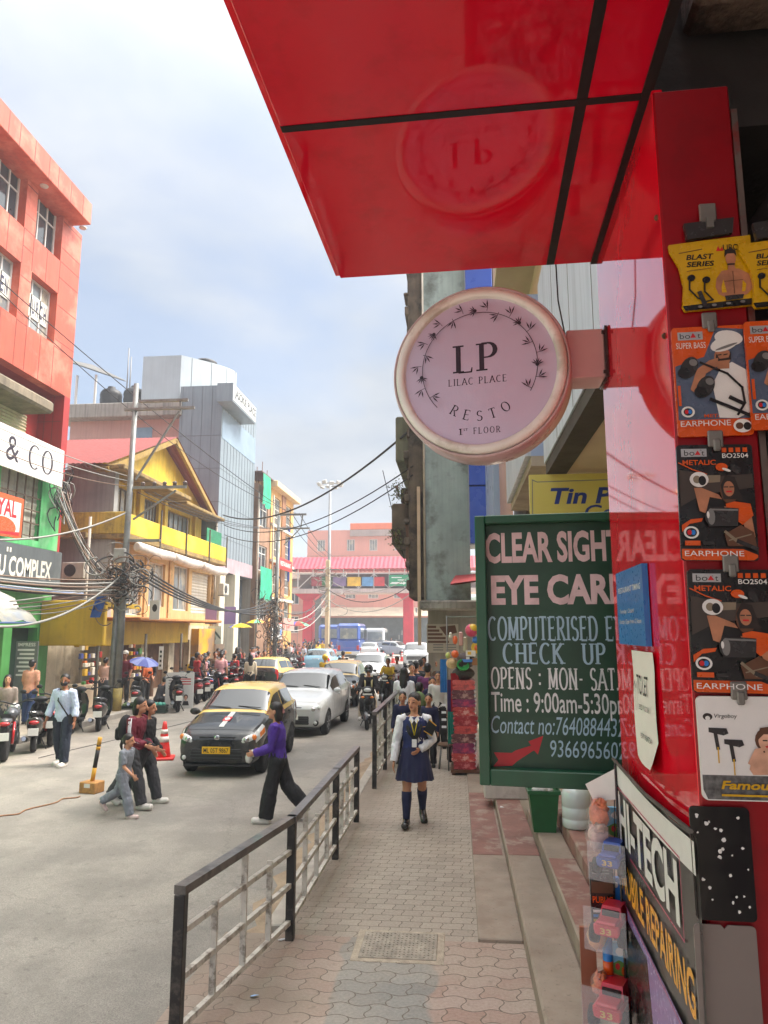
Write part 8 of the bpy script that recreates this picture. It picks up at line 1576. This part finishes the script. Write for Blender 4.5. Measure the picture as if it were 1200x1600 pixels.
for i, (t0, t1, m) in enumerate(((0, .32, yb_), (.32, .72, kb_), (.72, .80, yb_), (.80, .83, kb_), (.83, 1, yb_))): O('post_band', MB().tube([a.lerp(b, t0), a.lerp(b, t1)], .033, 12), m, o)
O('post_band', MB().box((-.05, -.125, .09), (.06, -.121, .15)), whs, o)
rr = random.Random(2); P0, P1 = G(-40, 1290, RZ), G(128, 1243, RZ); O('rope', MB().tube([P0.lerp(P1, i / 24) + Vector((.05 * math.sin(i * .9), .10 * math.sin(i * .45), .012)) for i in range(25)], .010, 6), M('rope_tan', (150, 112, 84), .9, .3, 30), None, None, None, 'thin tan rope lying on the road towards the striped post', 'rope')
P0, P1 = G(60, 1185, RZ), G(330, 1120, RZ); O('loose_wire', MB().tube([P0.lerp(P1, i / 30) + Vector((0, .12 * math.sin(i * .5), .008)) for i in range(31)], .007, 5), wire, None, None, None, 'thin dark wire lying across the road behind the man in white', 'wire')
def umbrella(name, label, c, r, cols, pole_h, tilt=(0, 0), n=8, grp=None, drop=.32):
    th = E(name, (c.x, c.y, c.z), 0, label, 'umbrella', grp); th.rotation_euler = (tilt[0], tilt[1], 0); mats = list(dict.fromkeys(cols)); mb = MB(); k = 4
    for i in range(n):
        mi = mats.index(cols[i % len(cols)]); G_ = []
        for a in range(5):
            t = a / 4; row = []
            for b in range(3): q = 2 * math.pi * (i + b / 2) / n; dip = 1 - .05 * (b == 1) * t; row.append((r * t * math.cos(q) * (1 - .04 * (b == 1)), r * t * math.sin(q) * (1 - .04 * (b == 1)), -drop * r * t ** 1.9 * dip - (.03 * r if a == 4 else 0) * (b != 1)))
            G_.append(row)
        mb.loft(G_, mi, False, True, None, False)
    O('canopy', mb, mats, th, fix=False); O('pole', MB().tube([(0, 0, .06), (0, 0, -pole_h)], .02, 8), stl, th)
    O('ribs', MB().add([], []), stl, th) if False else None
    for i in range(n): q = 2 * math.pi * i / n; O('rib', MB().tube([(0, 0, -.02), (r * .5 * math.cos(q), r * .5 * math.sin(q), -drop * r * .27 - .015), (r * math.cos(q), r * math.sin(q), -drop * r - .035 * r)], .008, 4), stl, th)
    return th
ub = clothm('umbrella_blue', (86, 96, 158)); ub2 = clothm('umbrella_pale', (130, 138, 184)); ur = clothm('umbrella_red', (206, 66, 54)); ug = clothm('umbrella_green', (110, 180, 140)); uy = clothm('umbrella_yellow', (220, 186, 40)); uo = clothm('umbrella_orange', (224, 126, 50)); ubl = clothm('umbrella_deep_blue', (80, 96, 170))
umbrella('umbrella', 'blue umbrella shading the vendors beside the green crates', V(227, 1028, 22.4), .46, [ub, ub2], .9, (R(10), R(14)))
MG = 'market umbrellas in the crowd'
umbrella('market_umbrella', 'large red green and blue umbrella in the far market crowd', V(465, 971, 55), 1.05, [ur, ug, ug, ubl, ur, ubl], 2.7, grp=MG); umbrella('market_umbrella', 'blue and yellow umbrella over a stall by the grey tower', V(376, 974, 36), .62, [ubl, uy, uy], 2.4, grp=MG, n=6); umbrella('market_umbrella', 'green and orange umbrella near the small emblem sign', V(401, 968, 41), .62, [ug, uo, uy], 2.6, grp=MG); umbrella('market_umbrella', 'red umbrella partly behind the tangled pole', V(437, 974, 47), .72, [ur, ur, ubl], 2.5, grp=MG)
# market stalls under the umbrellas
for i, (px, Y, c, lb) in enumerate(((384, 35, (160, 120, 90), 'market table of bright goods under the blue and yellow umbrella'), (415, 42, (120, 140, 110), 'market table of goods near the tangled pole'), (455, 52, (150, 100, 80), 'market table under the large striped umbrella'))):
    q = V(px, 985, Y); o = E('market_table', (q.x, Y, RZ), R(20), lb, 'market stall'); O('table_top', MB().box((-.9, -.4, .75), (.9, .4, .82), 0, None, .01), M('stall_wood%d' % i, c, .7, .2, 4), o); [O('leg', MB().box((x - .03, y - .03, 0), (x + .03, y + .03, .75)), M('stall_wood%d' % i, c), o) for x in (-.8, .8) for y in (-.33, .33)]
    for k in range(14): s = gd.uniform(.12, .25); O('goods', MB().box((0, 0, 0), (s, s, s), 0, None, .03), goods[gd.randrange(6)], o).location = (-.85 + .12 * k, gd.uniform(-.35, .1), .82)
# crates of vegetables
veg = [M('greens', (86, 128, 60), .8, .4, 20, .5), M('pale_cabbage', (160, 190, 130), .7, .25, 14, .4)]; crm_ = M('crate_dark_green', (52, 70, 60), .6, .25, 6)
for i, (px, py, lb) in enumerate(((203, 1115, 'left green crate of vegetables at the kerb by the pole'), (228, 1117, 'middle green crate of vegetables at the kerb'), (248, 1114, 'right green crate covered with turquoise sheet at the kerb'))):
    o = E('vegetable_crate', G(px, py, RZ), R(8), lb, 'crate', 'vegetable crates at the kerb'); mb = MB()
    for x0, x1, y0, y1 in ((-.25, .25, -.18, -.16), (-.25, .25, .16, .18), (-.25, -.23, -.16, .16), (.23, .25, -.16, .16)): [mb.box((x0, y0, z), (x1, y1, z + .06)) for z in (.02, .10, .18)]
    mb.box((-.23, -.16, .02), (.23, .16, .04)); O('slats', mb, crm_, o)
    for k in range(12): O('vegetable', MB().ell((rr.uniform(-.19, .19), rr.uniform(-.12, .12), .24 + rr.uniform(0, .05)), (.065, .06, .05), 8), veg[k % 2] if i < 2 else M('turquoise_sheet', (70, 160, 140), .5, .2, 5, .3), o)
a, b = V(257, 1106, 23.6), V(302, 1051, 23.6); o = E('street_placard', (a.x, 23.6, RZ), R(6), 'white street placard with red lines and a portrait leaning by the scooters', 'placard'); A = Art([whp]); A.W, A.H = b.x - a.x, b.z - RZ; A.prism([(0, 0), (A.W, 0), (A.W, A.H), (0, A.H)], 0, .04, 0)
[A.rect(redp, .5, .8 - .07 * i, .9, .83 - .07 * i) for i in range(3)]; [A.rect(gryp, .1, .85 - .08 * i, .42, .87 - .08 * i) for i in range(5)]; person_print(A, .74, .30, .9, hairp, skin2, dgr); A.poly(dgr, [(.62, .08), (.86, .08), (.82, .2), (.66, .2)]); O('panel', A, A.mats, o, fix=False)
# shop boards on the left
a, b = V(22, 1052, 20.6), V(60, 1002, 20.6); o = E('shop_board', (a.x, 20.6, a.z), 0, 'grey board with rows of white bars beside the green door', 'sign'); A = Art([M('grey_board', (112, 118, 114), .5, .15, 4)]); A.W, A.H = b.x - a.x, b.z - a.z; A.prism([(0, -.9), (A.W, -.9), (A.W, A.H), (0, A.H)], 0, .05, 0); A.text(whp, 'IMPRESS', .08, .84, .11, .8, .02); [A.rect(whp, .08 + .1 * (i % 2), .70 - .13 * i, .86, .76 - .13 * i) for i in range(7)]; O('panel', A, A.mats, o, fix=False)
for nm, px0, px1, py0, py1, Y, lb, c in (('flex_poster', 322, 346, 978, 1006, 35.6, 'pale poster with dark green motif on the cream column', (196, 214, 210)), ('flex_poster', 326, 350, 1006, 1040, 35.7, 'blank white poster below the motif poster', (222, 216, 210)), ('vertical_sign', 247, 255, 1010, 1046, 24.2, 'narrow white vertical sign with black letters by the ochre wall', (226, 222, 214)), ('shop_notice', 233, 250, 938, 968, 24.0, 'white notice with a dark emblem on the tan shop floor', (214, 214, 206))):
    a, b = V(px0, py1, Y), V(px1, py0, Y); o = E(nm, a, 0, lb, 'poster'); A = Art([flat('poster_%d' % py0, c)]); A.W, A.H = b.x - a.x, b.z - a.z; A.prism([(0, 0), (A.W, 0), (A.W, A.H), (0, A.H)], 0, .03, 0)
    if py0 == 978: [A.oval(flat('motif', (60, 96, 96)), .25 + .25 * i, .5, .07, .3, 20 * i) for i in range(3)]
    if py0 == 1010: [A.rect(blkp, .25, .12 + .2 * i, .75, .22 + .2 * i) for i in range(4)]
    if py0 == 938: A.oval(dgr, .5, .6, .25, .2)
    O('sheet', A, A.mats, o, fix=False)
# ---------------------------------------------------------------- stall of blankets and toys on the right pavement
bl = [M('blanket_%d' % i, c, .5, .3, 9, .3, coat=.35, stain=(c2, .8, 11)) for i, (c, c2) in enumerate((((150, 24, 40), (206, 120, 120)), ((176, 50, 50), (220, 170, 160)), ((120, 30, 80), (200, 60, 90)), ((96, 44, 52), (190, 150, 140)), ((196, 70, 66), (120, 30, 40))))]
p = G(727, 1211, 0); X_, Y_ = p.x, p.y + .25; o = E('stall_pallet', (X_, Y_, 0), 0, 'low wooden pallet under the stack of red blankets', 'pallet'); O('boards', MB().box((-.24, -.3, .04), (.24, .3, .09)).box((-.22, -.28, 0), (-.16, .28, .04)).box((.16, -.28, 0), (.22, .28, .04)), brn, o)
z = .09; nmz = ('lowest', 'second', 'third', 'fourth', 'fifth', 'sixth', 'seventh', 'eighth', 'ninth', 'tenth'); colw = ('dark red', 'brick red', 'magenta', 'brown', 'coral'); i = 0
while z < 1.45:
    hh = rr.uniform(.125, .17); wx = .22 + rr.uniform(-.02, .02); mb = MB()
    for zz_ in (0, .5): mb.loft([[(wx * c * (1.0 - .10 * abs(t)), t * .28, hh * (zz_ + .25 + .25 * s) + .006 * math.sin(9 * t + c * 5)) for c, s in [(math.copysign(abs(math.cos(q)) ** .45, math.cos(q)), math.copysign(abs(math.sin(q)) ** .6, math.sin(q))) for q in [2 * math.pi * k / 16 for k in range(16)]]] for t in (-1, -.85, -.3, .3, .85, 1)], 0)
    O('folded_blanket', mb, bl[i % 5], None, (X_ + rr.uniform(-.015, .015), Y_, z), rr.uniform(-.08, .08), '%s folded blanket, %s from the bottom of the wrapped stack' % (colw[i % 5], nmz[i]), 'blanket', 'wrapped blankets stacked at the stall'); z += hh; i += 1
O('cloth_bundle', MB().ell((0, 0, .10), (.2, .26, .11), 16), M('dark_bundle', (70, 66, 62), .7, .4, 7, .5), None, (X_, Y_, z), 0, 'dark grey cloth bundle on top of the blanket stack', 'bundle')
O('bag_pile', MB().ell((.02, 0, .13), (.17, .24, .14), 14).ell((-.08, -.1, .07), (.11, .13, .09), 10), M('brown_bags', (74, 58, 54), .5, .5, 8, .4), None, (X_ + .02, Y_, z + .19), 0, 'pile of brown bags above the dark cloth bundle', 'bags')
o = E('stall_stand', (X_ + .30, Y_, 0), 0, 'thin steel stall frame hung with toys behind the green board', 'stall frame')
for x, y in ((-.58, .1), (.14, .35), (.14, -.3)): O('post', MB().tube([(x, y, 0), (x, y, 2.66)], .013, 6), stl, o)
O('top_rail', MB().tube([(-.58, .1, 2.64), (.14, .35, 2.64), (.14, -.3, 2.64), (-.58, .1, 2.64)], .011, 6), stl, o)
def toy(nm, px, py, Y, mb, m, lb, cat='toy', grp='toys hung on the stall'): q = V(px, py, Y); return O(nm, mb, m, None, q, 0, lb, cat, grp)
ty = lambda n, c: M('toy_' + n, c, .3, .1, 6, coat=.4); YT = Y_ - .25; tpk, tyl, tbl, tor, tgn, twh, tst = ty('pink', (214, 70, 106)), ty('yellow', (232, 188, 50)), ty('blue', (44, 118, 196)), ty('orange', (228, 102, 46)), ty('green', (60, 168, 86)), ty('white', (226, 222, 214)), M('straw', (206, 176, 132), .8, .2, 20, .3)
for args in (('inflatable_ball', 737, 985, YT, MB().ell((0, 0, 0), .115, 18, 0).ell((.02, -.03, .03), (.085, .09, .085), 14, 1), [tpk, tyl], 'large pink and yellow inflatable ball at the top of the stall'), ('ball', 743, 1000, YT, MB().ell((0, 0, 0), .06, 14), [tbl], 'blue ball below the pink and yellow one'), ('toy_flower', 745, 1012, YT, MB().ell((0, 0, 0), (.05, .03, .05), 12, 1).lathe([(.09, -.01), (.1, 0), (.09, .01)], 12, 0, T(0, 0, 0, R(90))), [tyl, tor], 'yellow toy flower with orange centre'), ('ball', 711, 1022, YT, MB().ell((0, 0, 0), .068, 14), [tor], 'round orange ball hanging at the left of the stall'), ('toy_lemon', 700, 1024, YT, MB().ell((0, 0, 0), (.045, .045, .055), 12), [ty('lime', (190, 200, 110))], 'pale lime toy fruit beside the orange ball'),
  ('straw_hat', 706, 1036, YT, MB().lathe([(.10, -.02), (.10, -.01), (.065, 0), (.06, .06), (.03, .08), (0, .08)], 18, 0, T(0, 0, 0, R(60))), [tst], 'straw sun hat below the orange ball'), ('toy_bowl', 723, 1040, YT, MB().lathe([(.02, -.08), (.08, -.05), (.105, .0), (.11, .03), (.10, .03), (.07, -.03), (0, -.06)], 20, 0, T(0, 0, 0, R(50), R(20))), [tgn], 'green toy bowl hung above the brown bags'), ('toy_pouch', 711, 1000, YT, MB().ell((0, 0, 0), (.045, .04, .075), 12), [tor], 'orange toy pouch hung near the wall notice'), ('toy_duck', 704, 994, YT, MB().ell((0, 0, 0), (.03, .05, .035), 12).ell((0, -.04, .045), .024, 10), [twh], 'white toy duck at the left end of the stall'),
  ('toy_box', 736, 1021, YT, MB().box((-.09, -.03, -.05), (.08, .03, .05), 0, None, .008).box((-.06, -.034, -.02), (0, -.03, .03), 1), [twh, tyl], 'white toy box with yellow window'), ('toy_boat', 731, 1030, YT, MB().prism([(-.1, .0), (-.07, -.05), (.07, -.05), (.1, 0)], -.03, .03).box((-.03, -.02, 0), (.03, .02, .04), 1), [tbl, twh], 'blue toy boat in clear packing'), ('doll_bag', 720, 998, YT + .1, MB().box((-.035, -.02, -.12), (.035, .02, .12), 0, None, .015), [ty('blush', (206, 160, 150))], 'pink doll in a long clear bag'), ('doll_bag', 727, 1006, YT + .1, MB().box((-.035, -.02, -.14), (.035, .02, .12), 0, None, .015), [ty('beige', (180, 170, 140))], 'beige doll in a long clear bag'), ('toy_box', 742, 1034, YT, MB().box((-.05, -.03, -.06), (.05, .03, .06), 0, None, .008), [ty('caramel', (150, 100, 60))], 'brown toy box at the right of the stall')): toy(*args)
def drape(nm, px0, px1, py0, py1, Y, m, lb, cat='cloth'):
    a, b = V(px0, py1, Y), V(px1, py0, Y); w_, h_ = b.x - a.x, b.z - a.z; r = []
    for i in range(25): t = i / 24; r.append([(w_ * t, .02 * math.sin(t * 26), 0), (w_ * t, .018 * math.sin(t * 24 + .4), h_ * .5), (w_ * t * .94 + .03 * w_, .01 * math.sin(t * 20), h_)])
    o = O(nm, MB().loft(r, 0, False, True, None, False), m, None, a, 0, lb, cat, 'cloths hung on the stall', fix=False); return o
drape('hanging_cloth', 705, 717, 1052, 1130, YT + .05, redc, 'long red cloth hanging on the left of the stall'); drape('hanging_cloth', 699, 706, 1062, 1112, YT + .1, clothm('violet', (84, 66, 120)), 'violet and white cloth hanging beside the red cloth'); drape('hanging_cloth', 700, 710, 1112, 1162, YT + .02, clothm('teal', (30, 128, 112)), 'teal green cloth hanging below the violet cloth'); drape('hanging_cloth', 688, 698, 1030, 1082, YT + 2.2, clothm('azure', (52, 128, 196)), 'blue cloth hanging farther along the stall')
mb = MB(); [mb.box((-.04, -.02, .03 + .06 * i), (.04, .02, .065 + .06 * i), i % 2) for i in range(8)]; O('striped_bag', mb, [blk_c, white_c], None, V(694, 1146, YT), 0, 'black and white striped bag hanging at the stall edge', 'bag')
q = G(698, 1200, 0); o = E('stool', q, 0, 'low brown stool standing by the blanket stall', 'stool'); O('seat', MB().ell((0, 0, .40), (.17, .15, .04), 16), brnc, o); [O('leg', MB().tube([(x * .7, y * .7, .39), (x, y, 0)], .016, 6), stl, o) for x in (-.13, .13) for y in (-.11, .11)]
O('bag', MB().box((-.1, -.08, 0), (.1, .1, .42), 0, None, .04), blk_c, None, G(707, 1190, 0), 0, 'black shopping bag standing between stool and blankets', 'bag'); O('folded_umbrella', MB().tube([(0, 0, .05), (0, 0, .5), (0, 0, .75)], [.015, .04, .012], 10), M('dark_green_cloth', (22, 40, 34), .6, .2, 6), None, G(742, 1204, 0), 0, 'closed dark umbrella leaning by the blanket stack', 'umbrella')
# bin, jar, pedestal on the shop steps
a = G(850, 1297, .30); o = E('waste_bin', a, 0, 'small green plastic waste bin on the shop step', 'bin'); gb = M('bin_green', (34, 92, 52), .4, .12, 6, .05, dirt=.15); sq = lambda s, z: [(s * x, s * y * .85, z) for x, y in ((-1, -1), (1, -1), (1, 1), (-1, 1))]
O('tub', MB().loft([sq(.115, 0), sq(.155, .40)], 0, True, False), gb, o); O('rim', MB().loft([sq(.158, .385), sq(.172, .39), sq(.172, .425), sq(.158, .425)], 0, False, False), gb, o); O('rubbish', MB().ell((-.03, 0, .41), (.09, .08, .04), 10).ell((.06, .03, .40), (.06, .06, .035), 8), M('crumpled_paper', (190, 188, 184), .7, .4, 14, .6), o)
a = G(902, 1293, .45); o = E('water_jar', a, 0, 'ribbed clear plastic water jar standing on the top step', 'water jar'); O('bottle', MB().lathe([(.12, 0), (.145, .02), (.145, .09), (.140, .097), (.145, .104), (.145, .2), (.140, .207), (.145, .214), (.145, .33), (.12, .38), (.04, .41), (.035, .45), (0, .45)], 24), M('jar_plastic', (196, 206, 204), .15, .08, 4, coat=.5, spec=.6), o)
a = G(757, 1249, .15); O('stone_pedestal', MB().box((0, 0, 0), (.72, .5, .26), 0, None, .02), M('white_stone', (206, 200, 192), .75, .15, 3, .2, streak=.3, stain=((140, 130, 118), .5, 3)), None, a, 0, 'white painted stone block below the green board', 'stone block')
# ---------------------------------------------------------------- toys hung beside the repair banner
def stoy(nm, px, py, v, label, grp='packaged toys hung beside the banner', cat='toy'):
    q = SV(px, py, v); return E(nm, SO(q.x, q.y, q.z), -SA, label, cat, grp)
def jeep(px, py, m, lb, s=1.0):
    o = stoy('toy_jeep', px, py, 1.93, lb); o.rotation_euler = (0, 0, -SA + R(-25)); o.scale = (s, s, s)
    O('body', MB().box((-.028, -.05, -.012), (.028, .05, .012), 0, None, .004).box((-.022, -.052, .010), (.022, -.01, .018), 0, None, .003), m, o); O('cabin', MB().loft([[(x, y, .012) for x, y in ((-.024, -.015), (.024, -.015), (.024, .045), (-.024, .045))], [(x, y, .036) for x, y in ((-.02, -.004), (.02, -.004), (.02, .042), (-.02, .042))]], 0, True, False), m, o); O('cabin_window', MB().box((-.018, -.014, .016), (.018, -.008, .030)), trim, o)
    for x in (-.03, .03):
        for y in (-.032, .032): O('wheel', MB().lathe([(.008, -.008), (.018, -.008), (.019, 0), (.018, .008), (.008, .008)], 16, 0, T(x, y, -.014, 0, R(90))), tyre, o)
    txt('33', pyel, o, T(-.012, -.0535, -.006), .012, .024, .02); O('blister', MB().box((-.045, -.06, -.04), (.045, -.058, .046)), M('clear_film', (230, 230, 235), .05, 0, alpha=.14, coat=.6), o); return o
jeep(958, 1340, ty('jeep_blue', (54, 84, 170)), 'blue toy jeep in clear packing, uppermost beside the banner'); jeep(957, 1443, ty('jeep_red', (206, 36, 56)), 'red toy jeep in clear packing in the middle beside the banner', 1.1); jeep(959, 1568, ty('jeep_red', (1, 1, 1)), 'red toy jeep in clear packing, lowest beside the banner', 1.2)
def tcard(px0, px1, py0, py1, v, label, draw, base, nm='toy_card'):
    a = SV(px0, py1, v); b = SV(px1, py0, v); o = E(nm, SO(a.x, a.y, a.z), -SA, label, 'toy pack', 'packaged toys hung beside the banner'); A = Art([base]); A.W, A.H = b.x - a.x, b.z - a.z; A.prism([(0, 0), (A.W, 0), (A.W, A.H), (0, A.H)], 0, .012, 0); draw(A); O('card', A, A.mats, o, fix=False)
skyp, lnd, snd = flat('print_sky', (120, 180, 214)), flat('print_grass', (96, 140, 60)), flat('print_sand', (206, 160, 110))
def land(A): A.poly(lnd, [(0, .3), (1, .15), (1, .5), (.5, .6), (0, .5)]); A.poly(snd, [(0, .0), (1, .0), (1, .18), (0, .32)]); A.oval(redp, .4, .45, .15, .08); A.oval(whp, .6, .8, .3, .1); A.oval(orng, .75, .35, .12, .1)
def pub(A): A.rect(brn, .05, .55, .95, .72); A.text(orng, 'PUBLIC', .08, .40, .10, .84, .02); [A.rect(gryp, .1, .84 + .05 * i, .8, .86 + .05 * i) for i in range(3)]; [A.rect((redp, yel, blup, whp)[i], .08, .05 + .07 * i, .8, .09 + .07 * i) for i in range(4)]
tcard(950, 972, 1262, 1322, 2.0, 'toy pack printed with a bright landscape, upper one', land, skyp); tcard(925, 958, 1350, 1452, 1.99, 'black toy card with orange lettering and colour bars', pub, blkp); tcard(957, 976, 1372, 1428, 2.0, 'plain blue toy box behind the black toy card', lambda A: A.oval(whp, .3, .8, .2, .08), blup); tcard(957, 978, 1474, 1540, 1.98, 'toy pack printed with a bright landscape, lower one', land, skyp); tcard(914, 930, 1450, 1660, 2.02, 'brown board hanging at the left of the toys', lambda A: None, M('brown_board', (140, 84, 62), .4, .1, 3), 'toy_board')
for i, (px, py, c, sz, lb) in enumerate(((936, 1272, (232, 130, 90), (.024, .02, .036), 'orange toy in a tied clear bag, topmost of the hung toys'), (934, 1306, (226, 190, 180), (.026, .02, .03), 'pale pink toy in a clear bag'), (932, 1464, (228, 150, 70), (.022, .02, .026), 'orange toy in a clear bag beside the lower card'), (937, 1535, (226, 120, 70), (.018, .02, .026), 'orange toy figure beside the lowest red jeep'))):
    o = stoy('toy_bag', px, py, 1.97, lb); O('toy', MB().ell((0, 0, 0), sz, 12).ell((.004, -.012, sz[2] * .7), (sz[0] * .6, sz[1] * .6, sz[2] * .4), 10), M('bagtoy%d' % i, c, .35, .35, 40, .4, coat=.5), o)
    o.children[0].data.vertices.foreach_set('co', [q_ + rr.uniform(-.005, .005) for v_ in o.children[0].data.vertices for q_ in v_.co])
    mb = MB(); mb.ell((0, -.004, 0), (sz[0] * 1.25, sz[1] * 1.2, sz[2] * 1.15), 9, 0, None, 6); mb.v[:] = [v_ + Vector((rr.uniform(-.005, .005), rr.uniform(-.005, .005), rr.uniform(-.006, .006))) for v_ in mb.v]; O('film', mb, M('clear_film', (1, 1, 1)), o)
o = stoy('toy_tube', 950, 1500, 1.98, 'slim striped toy tube between the landscape packs'); O('tube', MB().tube([(0, 0, -.055), (0, 0, .055)], .012, 10).tube([(0, 0, -.03), (0, 0, -.0)], .0125, 10, 1), [blup, orng], o)
O('hanging_string', MB().tube([SO(*SV(960, 1235, 2.0)), SO(*SV(961, 1590, 2.0))], .0015, 5), wire, None, None, None, 'thin string carrying the packaged toys by the banner', 'string')

# pale dusty air over the street
hz = bpy.data.materials.new('haze_air'); hz.use_nodes = True; t_ = hz.node_tree; t_.nodes.remove(t_.nodes['Principled BSDF']); pv_ = t_.nodes.new('ShaderNodeVolumePrincipled'); pv_.inputs['Density'].default_value = .0022; pv_.inputs['Color'].default_value = (.92, .95, 1, 1); t_.links.new(pv_.outputs[0], t_.nodes['Material Output'].inputs['Volume'])
O('haze', MB().box((-420, -70, -1.6), (420, 920, 23)), hz, kind='stuff', label='pale dusty haze over the street', cat='haze')
